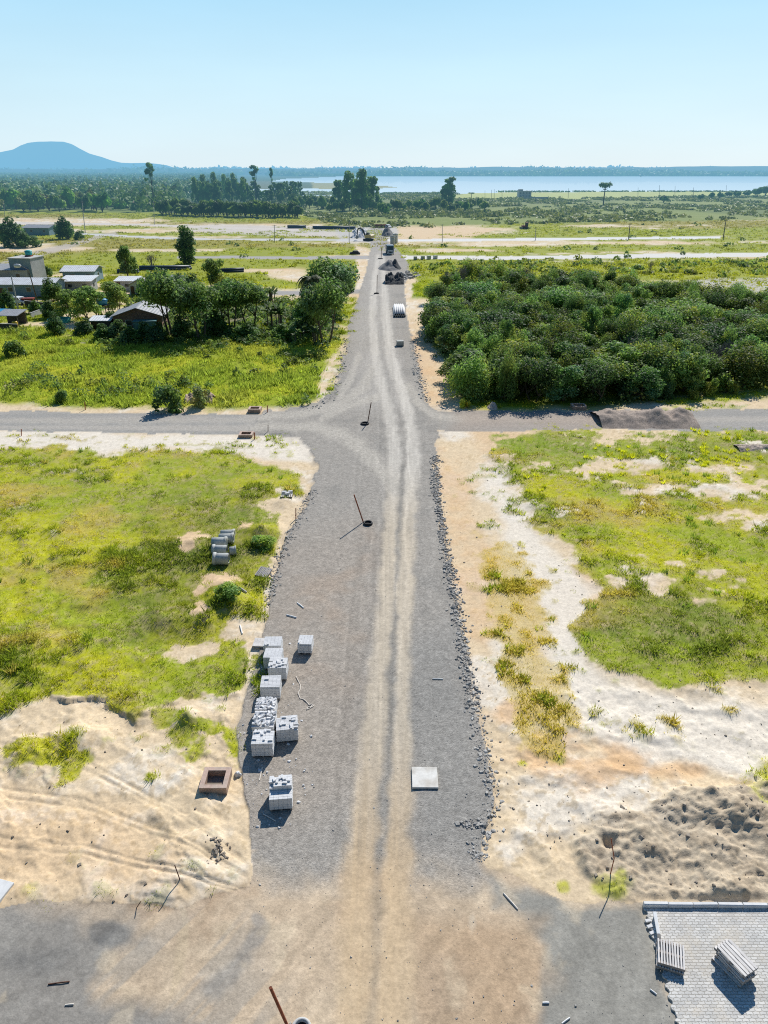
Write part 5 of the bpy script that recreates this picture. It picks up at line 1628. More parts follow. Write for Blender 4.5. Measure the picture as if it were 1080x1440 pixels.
# --- block stacks on pallets
def pallet_parts(root, w, d, h, boards, along='Y', mat=None, top_w=0.1, bottom=True, z=0.0, thick=0.022):
    mat = mat or M['wood']
    n = boards
    for i in range(n):
        f = -0.5 + (i + 0.5) / n
        mb = MB()
        jit = random.uniform(-.006, .006)
        if along == 'Y':
            mb.box((f * w + jit, 0, z + h - thick / 2), (top_w * random.uniform(.92, 1.05), d * random.uniform(.985, 1.0), thick), random.uniform(-.01, .01))
        else:
            mb.box((0, f * d + jit, z + h - thick / 2), (w * random.uniform(.985, 1.0), top_w * random.uniform(.92, 1.05), thick), random.uniform(-.01, .01))
        mb.obj('deck_board', mat, root)
    for i in (-1, 0, 1):
        mb = MB()
        zz = z + (h - thick + (thick if bottom else 0)) / 2
        hh = h - thick - (thick if bottom else 0) - 0.002
        if along == 'Y':
            mb.box((0, i * (d / 2 - 0.06), zz), (w * 0.99, 0.09, hh))
        else:
            mb.box((i * (w / 2 - 0.06), 0, zz), (0.09, d * 0.99, hh))
        mb.obj('stringer', M['wood_dark'] if mat is M['wood'] else mat, root)
    if bottom:
        for i in (-1, 0, 1):
            mb = MB()
            if along == 'Y':
                mb.box((i * (w / 2 - 0.07), 0, z + thick / 2), (0.1, d * 0.98, thick))
            else:
                mb.box((0, i * (d / 2 - 0.07), z + thick / 2), (w * 0.98, 0.1, thick))
            mb.obj('bottom_board', mat, root)


def block_layers(w, d, h, z0, nx, ny, nz, seed, skip=None, jit=0.003):
    r = random.Random(seed)
    mb = MB()
    bx, by, bz = w / nx, d / ny, h / nz
    for k in range(nz):
        ox, oy = r.uniform(-.012, .012), r.uniform(-.012, .012)
        for i in range(nx):
            for j in range(ny):
                if skip and skip(i, j, k, r):
                    continue
                mb.box((-w / 2 + (i + .5) * bx + ox + r.uniform(-jit, jit), -d / 2 + (j + .5) * by + oy + r.uniform(-jit, jit), z0 + (k + .5) * bz), (bx - 0.006, by - 0.006, bz - 0.004), r.uniform(-.006, .006))
    return mb


LB = MB().box((0, 0, 0.04), (0.21, 0.105, 0.08)).mesh('paver_block', M['block_loose'])


def block_stack(px, py, w, d, h, rz, seed, label, loose, loose_label, ragged=0.0, nz=7, step=None):
    f = gp(px, py)
    c, s = math.cos(rz), math.sin(rz)
    loc = Vector((f.x - s * d / 2, f.y + c * d / 2, 0))
    loc.z = ground_z(loc.x, loc.y)
    root = empty('block_stack', loc, rz, label, 'block stack', 'concrete block stacks in the row beside the road')
    pallet_parts(root, w * 0.98, d * 0.98, 0.13, 6, 'X', M['wood_dark'], 0.11)
    def skip(i, j, k, r):
        if step and k >= nz - step[0] and j < step[1]:
            return True
        return k == nz - 1 and r.random() < ragged
    block_layers(w, d, h - 0.13, 0.132, 5, 9, nz, seed, skip).obj('blocks', M['block'], root, bevel=0.004)
    r = random.Random(seed * 3 + 1)
    placed = []
    tries = 0
    while len(placed) < loose and tries < 400:
        tries += 1
        x, y = r.uniform(-w / 2 + .08, w / 2 - .08), r.uniform(-d / 2 + .08, d / 2 - .08)
        if step and y < -d / 2 + d * step[1] / 9 + 0.12:
            continue
        if any(abs(x - a) < .13 and abs(y - b) < .13 for a, b in placed):
            continue
        placed.append((x, y))
        o = link('paver_block', LB)
        tilt = ragged > 0.15
        o.location = (loc.x + c * x - s * y, loc.y + s * x + c * y, loc.z + h - (0.02 if tilt else 0.002))
        o.rotation_euler = (r.uniform(-.5, .5) if tilt else 0, r.uniform(-.4, .4) if tilt else 0, r.uniform(0, 3.14) if tilt else rz + r.choice((0, 1.57)) + r.uniform(-.2, .2))
        prop(o, loose_label, 'block', 'loose blocks on the stacks')
    return root


block_stack(384, 927, 1.08, 0.95, 0.92, 0.02, 1, 'pale block stack at the far end of the row, touching the flat pallet', 2, 'loose pale block on the farthest stack of the row')
block_stack(384, 945, 1.06, 0.95, 0.95, -0.03, 2, 'second block stack from the far end of the row, partly hidden', 0, '')
block_stack(391, 960, 1.06, 0.95, 0.98, 0.0, 3, 'block stack with dark gaps in its top, third from the far end', 9, 'loose pale block on the third stack from the far end', 0.10)
block_stack(381, 987, 1.10, 1.02, 0.95, 0.04, 4, 'smooth topped block stack with one dark hole, middle of the row', 1, 'single loose block on the smooth topped middle stack')
block_stack(374, 1017, 1.08, 1.0, 0.86, 0.02, 5, 'jumbled block stack behind another jumbled one in the row', 20, 'loose block tumbled on the farther of the two jumbled stacks', 0.45)
block_stack(371, 1041, 1.15, 1.1, 0.92, -0.02, 6, 'jumbled block stack just behind the nearest stack of the close row', 22, 'loose block tumbled on the nearer of the two jumbled stacks', 0.45)
block_stack(370, 1068, 1.08, 1.02, 0.95, 0.03, 7, 'nearest block stack of the close row, front face in shade', 8, 'loose block on the nearest stack of the close row', 0.08)
block_stack(405, 1047, 1.12, 1.05, 0.92, 0.14, 8, 'turned block stack on the road side of the jumbled pair', 7, 'loose block on the turned stack beside the jumbled pair', 0.05)
block_stack(396, 1143, 1.05, 1.2, 1.05, 0.10, 9, 'stepped block stack standing alone nearest the camera beside the brick pit', 7, 'loose block on the stepped stack beside the brick pit', 0.1, 7, (2, 4))
block_stack(429, 923, 0.86, 0.95, 0.80, -0.04, 10, 'small block stack standing alone on the gravel right of the row', 1, 'single loose block on the small lone stack')

# --- flat pallets
p = on_ground(366, 914)
o = empty('pallet', p + Vector((0, 0.45, 0.03)), -0.05, 'pale flat pallet lying against the far end of the block row', 'pallet')
pallet_parts(o, 0.95, 0.9, 0.14, 8, 'X', M['wood'], 0.085)
p = on_ground(371, 809)
o = empty('pallet', p + Vector((0, 0, 0.12)), rot=(0.12, 0.10, -0.28), label='grey weathered pallet lying in dry grass at the left road edge', cat='pallet')
pallet_parts(o, 0.95, 1.1, 0.12, 8, 'Y', M['wood_grey'], 0.09)
p = on_ground(403, 703)
o = empty('pallet', p + Vector((0, 0.4, 0.05)), rot=(0.06, 0, 0.05), label='white pallet with open slats on the sand at the road edge', cat='pallet')
pallet_parts(o, 1.05, 1.0, 0.16, 6, 'Y', M['wood'], 0.10)
BLKP = MB().box((0, 0, 0.1), (0.4, 0.2, 0.2)).mesh('concrete_block', M['block'])
for i, (dx, dy) in enumerate(((-.25, .2), (.28, .3), (.05, -.1))):
    o = link('concrete_block', BLKP, None, (p.x + dx, p.y + 0.4 + dy, p.z + 0.21), (0, 0, 0.3 * i))
    prop(o, 'pale concrete block lying on the white pallet at the road edge', 'block', 'blocks on the white pallet')


# --- pallet stacks on the paving
def corner_stack(tl, tr, br, bl, top_h, n, boards, along, label_fn, group, jit):
    P_ = [gp(*q, top_h) for q in (tl, tr, br, bl)]
    cen = sum(P_, Vector()) / 4
    ex = ((P_[1] - P_[0]) + (P_[2] - P_[3])) / 2
    ey = ((P_[0] - P_[3]) + (P_[1] - P_[2])) / 2
    w, d = ex.length, ey.length
    rz = math.atan2(ex.y, ex.x)
    ph = top_h / n
    for k in range(n):
        jx, jy, ja = (0, 0, 0) if k == n - 1 else (random.uniform(-jit, jit), random.uniform(-jit, jit), random.uniform(-jit, jit) * 0.6)
        o = empty('pallet', (cen.x + jx, cen.y + jy, 0.052 + k * ph), rz + ja, label_fn(k), 'pallet', group)
        pallet_parts(o, w, d, ph - 0.003, boards, along, M['wood'], (w if along == 'Y' else d) / boards * (0.62 if boards > 7 else 0.80))


corner_stack((924.5, 1319.5), (959.5, 1330), (967, 1366), (924, 1354), 0.34, 2, 10, 'Y', lambda k: ('lower pallet of the pair by the ragged paving edge', 'upper open slatted pallet of the pair by the ragged paving edge')[k], 'pallets by the ragged paving edge', 0.05)
names = ['bottom', 'second', 'third', 'fourth', 'fifth', 'top']
corner_stack((1007.5, 1332.5), (1026, 1321), (1067, 1361), (1047.5, 1375), 0.80, 6, 5, 'Y', lambda k: '%s pallet of the tall dark sided stack on the paving' % names[k], 'pallets of the tall stack', 0.09)

# --- paved corner, its kerb and loose kerb stone
pv = [gp(a, b) for a, b in PAVP]
mb = MB()
z = 0.05
edge = []
a, b = gp(905, 1277), gp(1042, 1775)
nstep = 110
left = []
for i in range(nstep + 1):
    q = a.lerp(b, i / nstep)
    left.append((q.x + (0.10 if (i // 2) % 2 else 0.0) + (0.12 if i % 13 == 5 else 0), q.y, z))
far_r, near_r = gp(1560, 1281), gp(1560, 1775)
vs = []
for i, q in enumerate(left):
    yr = far_r.y + (near_r.y - far_r.y) * i / nstep
    vs += [q, (far_r.x + (near_r.x - far_r.x) * i / nstep, yr, z), (q[0] - 0.01, q[1], -0.05)]
fs = []
for i in range(nstep):
    fs += [(3 * i, 3 * i + 3, 3 * i + 4, 3 * i + 1), (3 * i, 3 * i + 2, 3 * i + 5, 3 * i + 3)]
MB().add(vs, fs)
pm = MB().add(vs, fs).mesh('paving', M['pav'])
prop(link('paving', pm), kind='structure')
k0, k1 = gp(905, 1278), gp(1500, 1283)
dirv = (k1 - k0).normalized()
ang = math.atan2(dirv.y, dirv.x)
KS = MB().prism([(-0.075, -0.1), (0.075, -0.1), (0.075, 0.20), (0.045, 0.235), (-0.065, 0.235), (-0.075, 0.22)], -0.485, 0.485).mesh('kerb_stone', M['kerb'])
for i in range(12):
    c_ = k0 + dirv * (0.5 + i * 1.0) + Vector((0, 0.09, 0))
    o = link('kerb_stone', KS, None, (c_.x, c_.y + random.uniform(-.008, .008), 0.0 + random.uniform(-.01, .006)), (random.uniform(-.02, .02), 0, ang - math.pi / 2 + random.uniform(-.006, .006)))
    prop(o, 'pale kerb stone in the straight kerb along the paving', 'kerb stone', 'kerb stones along the paving')
a, b = gp(920.5, 1290), gp(926, 1321)
o = link('kerb_stone', KS, None, ((a.x + b.x) / 2, (a.y + b.y) / 2, 0.14), (0, -0.25, math.atan2(b.y - a.y, b.x - a.x) + math.pi / 2))
o.scale = (0.9, 0.95, 0.9)
prop(o, 'loose kerb stone standing on the paving beside the slatted pallets', 'kerb stone')
for i, (px, py) in enumerate(((911, 1296), (913.5, 1304), (917, 1313))):
    q = gp(px, py)
    o = link('paver_block', LB, None, (q.x, q.y, 0.02), (0, 0, 0.15 + i * .1))
    o.scale = (1.1, 1.1, 0.9)
    prop(o, 'loose edge paver lying in the dirt at the ragged paving edge', 'block', 'loose pavers at the ragged paving edge')

# white slab cut by the left edge
a = on_ground(-6, 1262)
mb = MB().box((0, 0, 0.08), (0.75, 1.35, 0.16))
o = mb.obj('concrete_slab', M['kerb'], None, False, (a.x, a.y, a.z), (0, 0, -0.25), 0.01)
prop(o, 'white concrete slab at the left edge beside the packed earth', 'slab')
# square cover on the road
a, b, c_, d_ = [gp(*q) for q in ((579, 1083), (614.5, 1083), (616.5, 1112), (579, 1112))]
cen = (a + b + c_ + d_) / 4
o = MB().box((0, 0, 0.07), ((b - a).length, (a - d_).length, 0.11)).obj('manhole_cover', M['slab'], None, False, (cen.x, cen.y, ground_z(cen.x, cen.y)), (0, 0, -0.01), 0.012)
prop(o, 'square pale concrete cover slab lying on the dark gravel', 'cover slab')


# --- inspection pits
def pit(px, py, w, d, h, wall, label, mat_wall, mat_rim, rz=0.0):
    f = gp(px, py)
    loc = Vector((f.x, f.y + d / 2, ground_z(f.x, f.y + d / 2) - 0.02))
    root = empty('inspection_pit', loc, rz, label, 'inspection pit')
    mb = MB()
    for sx in (-1, 1):
        mb.box((sx * (w / 2 - wall / 2), 0, h / 2), (wall, d, h))
    for sy in (-1, 1):
        mb.box((0, sy * (d / 2 - wall / 2), h / 2), (w - 2 * wall - 0.004, wall - 0.003, h - 0.003))
    mb.obj('wall', mat_wall, root)
    rm = MB()
    for sx in (-1, 1):
        rm.box((sx * (w / 2 - wall / 2), 0, h + 0.02), (wall + 0.03, d + 0.03, 0.04))
    for sy in (-1, 1):
        rm.box((0, sy * (d / 2 - wall / 2), h + 0.019), (w - 2 * wall - 0.034, wall + 0.028, 0.04))
    rm.obj('rim', mat_rim, root, bevel=0.008)
    MB().box((0, 0, 0.06), (w - 2 * wall, d - 2 * wall, 0.02)).obj('base', M['dark_stone'], root)


pit(300.5, 1120, 1.30, 1.30, 0.42, 0.20, 'square brick inspection pit with open top beside the block stacks', M['box_brick'], M['rim'])
pit(357.5, 581, 1.5, 1.3, 0.5, 0.2, 'small brick pit on the far verge of the left side street', M['box_brick'], M['rim'])
pit(345, 616, 1.5, 1.3, 0.35, 0.2, 'small brick pit on the near verge of the left side street', M['box_brick'], M['rim'])
pit(815, 577, 1.7, 1.4, 0.5, 0.2, 'small pale brick pit at the wood edge on the right side street', M['box_brick'], M['rim'])


# --- marker poles in manhole rings
def marker_pole(px, py, topx, topy, h, rad, label, back=0.0, name='marker_pole', bend=None, mat='rust'):
    p = on_ground(px, py)
    # lean sideways so that the head comes out where surveyed
    zz = p.y * CP + (CAM_H - h) * SP
    x1 = (topx - 540) / FPX * zz
    pts = [(0, 0, -0.3), (0, 0, 0), (x1 - p.x, back, h)]
    if bend:
        pts = [(0, 0, -0.3), (0, 0, 0), bend, (x1 - p.x, back, h)]
    o = MB().tube(pts, rad, 10).obj(name, M[mat], None, True, p)
    md = o.modifiers.new('edge', 'EDGE_SPLIT')
    md.split_angle = 0.8
    return prop(o, label, 'pole')


def manhole_ring(px, py, r, label, mat='rubber'):
    p = on_ground(px, py)
    root = empty('manhole_ring', p + Vector((0, 0, 0.02)), 0, label, 'manhole ring')
    MB().lathe([(r * .66, 0.0), (r * .66, 0.12), (r * .74, 0.17), (r * .92, 0.17), (r, 0.10), (r, -0.03)], n=24).obj('ring', M[mat], root, True)
    MB().lathe([(r * .64, 0.04), (0.001, 0.035)], n=24).obj('bottom', M['hole'], root)  # shallow disc, the darkness of the shaft is put into its colour


marker_pole(511, 736, 498, 697, 2.65, 0.055, 'rusty leaning pole with long shadow beside the black ring on the gravel', -0.2)
manhole_ring(517.5, 738.5, 0.40, 'black ring on the gravel at the foot of the long shadowed pole')
marker_pole(517, 596, 522, 569, 2.5, 0.055, 'dark pole standing in the middle of the crossing', 0.0, mat='dark_rust')
manhole_ring(513, 597.5, 0.5, 'black ring at the foot of the pole in the crossing')
marker_pole(530, 413, 530.5, 388, 4.2, 0.07, 'thin dark pole on the road before the gravel heaps', 0.0, mat='dark_rust')
manhole_ring(529.5, 413.5, 0.62, 'black ring on the road at the thin pole before the gravel heaps')
marker_pole(536, 363, 536.5, 348, 3.4, 0.09, 'thin dark pole on the road beside the parked truck', 0.0, mat='dark_rust')
manhole_ring(535, 364, 0.9, 'black ring on the road beside the parked truck')
marker_pole(407, 1449, 380, 1392.5, 2.35, 0.055, 'rusty red pipe pole leaning at the bottom edge of the picture', 0.05)
manhole_ring(424, 1449, 0.36, 'pale rimmed open manhole at the foot of the red pipe pole', 'concrete')
marker_pole(254, 1243, 247, 1228, 0.85, 0.022, 'short dark rusty rod standing in the sand left of the packed earth', mat='dark_rust', name='steel_rod')
marker_pole(192, 1277, 198, 1269, 0.4, 0.018, 'very short dark rod at the edge of the packed earth', mat='dark_rust', name='steel_rod')
marker_pole(858, 1231, 861, 1192, 1.9, 0.022, 'thin rusty rod standing in the dug soil left of the paving', 0.2, 'steel_rod', (0.05, 0.05, 0.9))
marker_pole(416, 730, 416, 713, 1.05, 0.04, 'short rusty stake at the left road edge below the white pallet', name='stake')
marker_pole(120, 576, 119, 564, 1.0, 0.06, 'short orange brown stake on the far verge of the left side street', name='stake')
marker_pole(30, 613, 30, 605, 0.8, 0.05, 'short brown stake on the near verge at the far left', name='stake')
marker_pole(358, 618, 358, 610, 0.8, 0.06, 'short brown stake beside the near verge pit', name='stake')
marker_pole(376, 581, 376, 572, 0.9, 0.06, 'short brown stake beside the far verge pit', name='stake')
marker_pole(377, 608, 377, 600, 0.8, 0.04, 'thin grey stake on the corner of the left side street', name='stake', mat='dark_rust')
# stones at the foot of the first pole
mb = MB()

# --- concrete pipes in the grass
def pipe(px, py, ln, r, rz, label, bell=1, lift=0.0):
    f = gp(px, py)
    loc = Vector((f.x, f.y + r, ground_z(f.x, f.y + r) + r - 0.04 + lift))
    root = empty('concrete_pipe', loc, rz, label, 'concrete pipe', 'concrete pipes lying in the grass')
    ri = r * 0.80
    h = ln / 2
    MB().lathe([(ri, -h), (r, -h), (r, h * .72), (r, h)], n=26, axis='X').lathe([(ri, h), (ri, -h)], n=26, axis='X').obj('barrel', M['pipe_concrete'], root, True)
    s = bell
    prof = [(r + .002, s * h * .62), (r * 1.14, s * h * .74), (r * 1.16, s * h), (ri, s * h + 0.001 * s)]
    if s < 0:
        prof = prof[::-1]
    MB().lathe(prof, n=26, axis='X').obj('bell', M['pipe_concrete'], root, True)


pipe(310.5, 799, 1.15, 0.44, -0.02, 'nearest concrete pipe of the row in the grass, side in shade', -1)
pipe(309, 786, 1.12, 0.36, -0.04, 'second nearest concrete pipe of the row in the grass', -1)
pipe(308.5, 777, 1.15, 0.40, 0.05, 'middle concrete pipe of the row, bell end to the right', 1)
pipe(318, 769, 1.15, 0.40, 0.06, 'second farthest concrete pipe of the row in the grass', 1)
pipe(320, 761.5, 1.10, 0.36, 0.08, 'farthest concrete pipe of the row in the grass', 1)
pipe(327, 785, 0.5, 0.34, 0.25, 'short concrete pipe piece right of the pipe row', 1)


# --- stones, clods and debris
def rock_mass(name, P, size, mat, seed, flat=0.7):
    r = np.random.default_rng(seed)
    base = np.array([(-1, -1, -.8), (1, -1, -.8), (1, 1, -.8), (-1, 1, -.8), (-.7, -.7, .8), (.7, -.7, .7), (.6, .7, .9), (-.7, .6, .7)], float) * 0.5
    fq = np.array([(3, 2, 1, 0), (4, 5, 6, 7), (0, 1, 5, 4), (1, 2, 6, 5), (2, 3, 7, 6), (3, 0, 4, 7)])
    n = len(P)
    V = base[None] + r.normal(0, 0.14, (n, 8, 3))
    V *= size[:, None, None] * (0.7 + 0.6 * r.random((n, 1, 3)))
    V[..., 2] *= flat
    a = r.random(n) * 6.28
    c, s = np.cos(a)[:, None], np.sin(a)[:, None]
    x, y = V[..., 0] * c - V[..., 1] * s, V[..., 0] * s + V[..., 1] * c
    V = np.stack([x, y, V[..., 2]], -1) + P[:, None, :]
    F = (fq[None] + (np.arange(n) * 8)[:, None, None]).reshape(-1, 4)
    o = link(name, np_mesh(name, V.reshape(-1, 3), F, mat))
    return prop(o, kind='stuff')


def along(line, n, spread, seed, smin, smax):
    r = np.random.default_rng(seed)
    ln = np.array(line, float)
    P, S = [], []
    wx, wy = ground_at(ln[:, 0], ln[:, 1])
    seg = np.hypot(np.diff(wx), np.diff(wy))
    cum = np.concatenate([[0], np.cumsum(seg)])
    for t in r.random(n) * cum[-1]:
        k = min(np.searchsorted(cum, t) - 1, len(seg) - 1)
        k = max(k, 0)
        f = (t - cum[k]) / seg[k]
        x = wx[k] + (wx[k + 1] - wx[k]) * f + r.normal(0, spread)
        y = wy[k] + (wy[k + 1] - wy[k]) * f + r.normal(0, spread * .5)
        P.append((x, y, ground_z(x, y) + 0.01))
        S.append(smin + (smax - smin) * r.random() ** 3)
    return np.array(P), np.array(S)


P, S = along([(612, 640), (614, 690), (624, 760), (641, 850), (655, 930), (667, 1000)], 2500, 0.24, 41, 0.04, 0.26)
rock_mass('rubble', P, S, M['stone'], 42)
P, S = along([(667, 1000), (682, 1060), (694, 1130), (677, 1190)], 380, 0.25, 43, 0.04, 0.20)
rock_mass('rubble', P, S, M['stone'], 44)
P, S = along([(440, 690), (418, 735), (400, 768), (388, 808), (377, 855)], 650, 0.25, 45, 0.04, 0.20)
rock_mass('rubble', P, S, M['stone'], 46)
P, S = along([(486, 475), (478, 530), (465, 562), (430, 580)], 260, 0.5, 47, 0.08, 0.35)
rock_mass('rubble', P, S, M['stone'], 48)
P, S = along([(580, 480), (590, 530), (600, 566)], 420, 0.4, 49, 0.08, 0.35)
rock_mass('rubble', P, S, M['stone'], 50)
P, S = along([(650, 1158), (668, 1160), (674, 1165)], 90, 0.22, 51, 0.05, 0.22)
rock_mass('rubble', P, S, M['stone'], 52)
P, S = along([(668, 1200), (676, 1206)], 60, 0.2, 53, 0.05, 0.18)
rock_mass('rubble', P, S, M['stone'], 54)
P, S = along([(305, 1185), (312, 1205), (308, 1215)], 60, 0.2, 55, 0.05, 0.2)
rock_mass('rubble', P, S, M['dark_stone'], 56)


def sprinkle(poly, n, smin, smax, seed):
    r = np.random.default_rng(seed)
    pp = np.array(poly, float)
    out, S = [], []
    while len(out) < n:
        a, b = r.uniform(pp[:, 0].min(), pp[:, 0].max()), r.uniform(pp[:, 1].min(), pp[:, 1].max())
        if inside(a, b, poly):
            x, y = ground_at(a, b)
            out.append((x, y, ground_z(x, y) + .01))
            S.append(smin + (smax - smin) * r.random() ** 4)
    return np.array(out), np.array(S)


P, S = sprinkle([(830, 1130), (1200, 1105), (1200, 1270), (860, 1262), (810, 1200)], 160, 0.02, 0.20, 57)
rock_mass('clods_of_dirt', P, S, M['dark_stone'], 58)
P, S = sprinkle([(-120, 1020), (330, 1000), (345, 1200), (240, 1270), (-120, 1275)], 130, 0.02, 0.13, 59)
rock_mass('clods_of_dirt', P, S, M['dark_stone'], 60)
P, S = sprinkle([(690, 640), (850, 700), (830, 900), (1180, 1000), (1180, 1090), (700, 1220), (640, 760)], 520, 0.02, 0.12, 61)
rock_mass('clods_of_dirt', P, S, M['dark_stone'], 62)
P, S = sprinkle([(340, 1440), (380, 760), (640, 760), (690, 1210), (900, 1300), (950, 1440)], 420, 0.02, 0.07, 63)
rock_mass('pebbles', P, S, M['stone'], 64)

for px, py, rad_, hh_, lab, mat in ((866, 1236, .26, .30, 'left one of two dark stumps in the dug soil above the kerb', 'dark_stone'),):
    pass


P, S = sprinkle([(338, 905), (440, 900), (440, 1170), (350, 1165), (335, 1010)], 170, 0.02, 0.16, 67)
rock_mass('block_rubble', P, S, M['block_loose'], 68)


def stick(px0, py0, px1, py1, r_, label, mat, cat, name, lift=0.03):
    a, b = on_ground(px0, py0), on_ground(px1, py1)
    mid = (a + b) / 2
    o = MB().tube([a - mid + Vector((0, 0, lift)), (b - mid) * 0.1 + Vector((0, 0, lift + .01)), b - mid + Vector((0, 0, lift))], r_, 6).obj(name, M[mat], None, False, mid)
    return prop(o, label, cat)


stick(418, 850, 427, 857, 0.05, 'white plank lying on the gravel above the lone block stack', 'white_plastic', 'plank', 'plank')
stick(403, 867, 417, 871, 0.06, 'white pipe end on the gravel at the left road edge', 'white_plastic', 'pipe', 'plastic_pipe')
stick(338, 883, 341, 894, 0.05, 'white stick in the dry grass left of the flat pallet', 'white_plastic', 'stick', 'stick')
stick(608, 957, 623, 957.5, 0.035, 'thin white pipe lying across the right side of the road', 'white_plastic', 'pipe', 'plastic_pipe')
stick(708, 1257, 728, 1279, 0.035, 'pale pole lying on the grey dirt right of the road', 'rope', 'pole', 'plastic_pipe')
stick(914, 1392, 923, 1399, 0.03, 'small white batten on the grey dirt left of the paving', 'white_plastic', 'batten', 'batten')
stick(763, 1411, 772, 1411, 0.04, 'white scrap of wood at the border of brown and grey dirt', 'white_plastic', 'batten', 'batten')
stick(790, 1440, 801, 1432, 0.03, 'white batten on the grey dirt at the bottom edge', 'white_plastic', 'batten', 'batten')
stick(68, 1385, 98, 1381, 0.025, 'thin dark stick on the packed earth at the left', 'dark_rust', 'stick', 'stick')
stick(92, 1414, 104, 1413, 0.03, 'pale batten on the packed earth at lower left', 'rope', 'batten', 'batten')
stick(365, 1100, 369, 1082, 0.025, 'thin pale stick on the gravel below the nearest block stack of the row', 'rope', 'stick', 'stick')
stick(370, 1147, 388, 1157, 0.022, 'thin pale stick in front of the stepped block stack', 'rope', 'stick', 'stick')
stick(337, 836, 347, 840, 0.10, 'grey log on the sandy mound below the concrete pipes', 'wood_grey', 'log', 'log')
# crumpled bag by the pit
a = on_ground(334, 1090)
mb = MB().box((0, 0, .12), (.32, .26, .24), .4, taper=.5).box((.12, -.08, .1), (.2, .2, .2), 1.0, taper=.4)
prop(mb.obj('rubbish_bag', M['white_plastic'], None, False, a, (0.2, 0.1, 0.3), 0.03), 'crumpled white bag lying beside the brick pit', 'bag')
# rope
pts = []
for zx, zy in ((695, 605), (712, 640), (738, 690), (735, 735), (716, 775), (735, 825), (765, 832), (790, 850), (812, 872), (828, 893), (850, 885), (874, 898), (850, 915), (820, 908), (800, 938), (840, 922), (862, 890)):
    q = on_ground(320 + zx / 7.2, 870 + zy / 7.2)
    pts.append(q)
cen = sum(pts, Vector()) / len(pts)
sm = []
for i in range(len(pts) - 1):
    for k in range(4):
        sm.append(pts[i].lerp(pts[i + 1], k / 4) - cen + Vector((0, 0, 0.03 + 0.012 * math.sin(i * 2 + k))))
prop(MB().tube(sm, 0.028, 6).obj('rope', M['rope'], None, True, cen), 'white rope lying in a loose curve right of the block stacks', 'rope')


# --- heaps
def heap(px, py, wpx, d, h, label, mat, humps=1, seed=1, name='gravel_heap', cat='heap'):
    p = on_ground(px, py)
    w = wpx / ppm(py)
    nx, ny = 56, 30
    u, v = np.meshgrid(np.linspace(-1, 1, nx), np.linspace(-1, 1, ny))
    X_, Y_ = u * w / 2, v * d / 2
    r = np.random.default_rng(seed)
    if humps == 1:
        e = np.clip(1 - np.sqrt(u ** 2 + v ** 2), 0, 1)
    else:
        e = np.zeros_like(u)
        for i in range(humps):
            cx = -1 + 2 * (i + .5) / humps
            k = 1.0 / humps * 2.6
            e = np.maximum(e, np.clip(1 - np.sqrt(((u - cx) / k) ** 2 + v ** 2), 0, 1) * (0.85 + .15 * r.random()))
    nse = fbm(X_ + seed * 9, Y_, w * (0.25 if humps == 1 else 0.12), 5, seed)
    Z_ = h * np.clip(e * 1.15 * (1 + 0.35 * nse), 0, 1.1) ** 0.9 + 0.05 * nse * (e > 0) - 0.04
    V = np.stack([X_, Y_, Z_], -1).reshape(-1, 3)
    ii = np.arange(nx * ny).reshape(ny, nx)
    F = np.stack([ii[:-1, :-1], ii[:-1, 1:], ii[1:, 1:], ii[1:, :-1]], -1).reshape(-1, 4)
    o = link(name, np_mesh(name, V, F, M[mat], smooth=True), None, (p.x, p.y + d / 2, p.z))
    return prop(o, label, cat)


heap(918, 604, 138, 6.5, 1.45, 'long brown gravel heap with several humps on the right side street', 'brown_gravel', 4, 3)
heap(548, 381, 34, 12, 2.2, 'wide grey gravel heap behind the dark one on the far road', 'grey_gravel', 1, 4)
heap(555, 380, 20, 8, 2.6, 'dark gravel heap joined to the wide grey one', 'dark_gravel', 1, 5)
heap(555, 401, 27, 9, 2.4, 'nearest dark gravel heap beside the far road', 'dark_gravel', 2, 6)
heap(545, 333, 18, 16, 3.8, 'rounded grey gravel heap on the works yard behind the truck', 'grey_gravel', 1, 7)
heap(505, 335, 20, 14, 3.4, 'pale white stone heap behind the excavator', 'pvc', 2, 8)
heap(694, 577, 16, 2.0, 0.8, 'small lump of brown earth at the wood corner', 'brown_gravel', 1, 9, 'earth_lump')
heap(1066, 637, 50, 2.0, 0.4, 'brown heap of dry branches and earth at the right edge of the field', 'brown_gravel', 3, 10, 'brush_heap')
heap(278, 568, 40, 3, 1.1, 'pale earth lump behind the greyish verge shrub', 'sand_heap', 2, 11, 'earth_lump')
P, S = sprinkle([(562, 384), (585, 380), (592, 390), (570, 394)], 90, 0.4, 1.5, 65)
rock_mass('rubble', P, S, M['stone'], 66)

# --- long pale pipes stacked by the road
p = gp(562, 447)
PIPE = None
k = 0
for row in range(2):
    for i in range(6 - row):
        r_ = 0.2
        x = (i - 2.5 + 0.5 * row) * 0.42
        mb = MB().lathe([(r_ * .8, 0), (r_, 0), (r_, 11.5), (r_ * .8, 11.5), (r_ * .8, 0)], n=14)
        o = mb.obj('long_pipe', M['pvc'], None, True, (p.x + x, p.y, 0.33 + row * 0.36), (-math.pi / 2, 0, 0))
        prop(o, 'long pale pipe in the pile on the right side of the road', 'pipe', 'long pale pipes in the pile')
for j, yy in enumerate((1.5, 9.5)):
    o = MB().box((0, 0, 0.06), (3.0 + 0.6 * j, 0.2, 0.12)).obj('timber_bearer', M['dark_wood'], None, False, (p.x - 0.3, p.y + yy, 0.005))
    prop(o, ('nearer' if j == 0 else 'farther') + ' dark timber bearer under the pile of long pale pipes', 'timber')
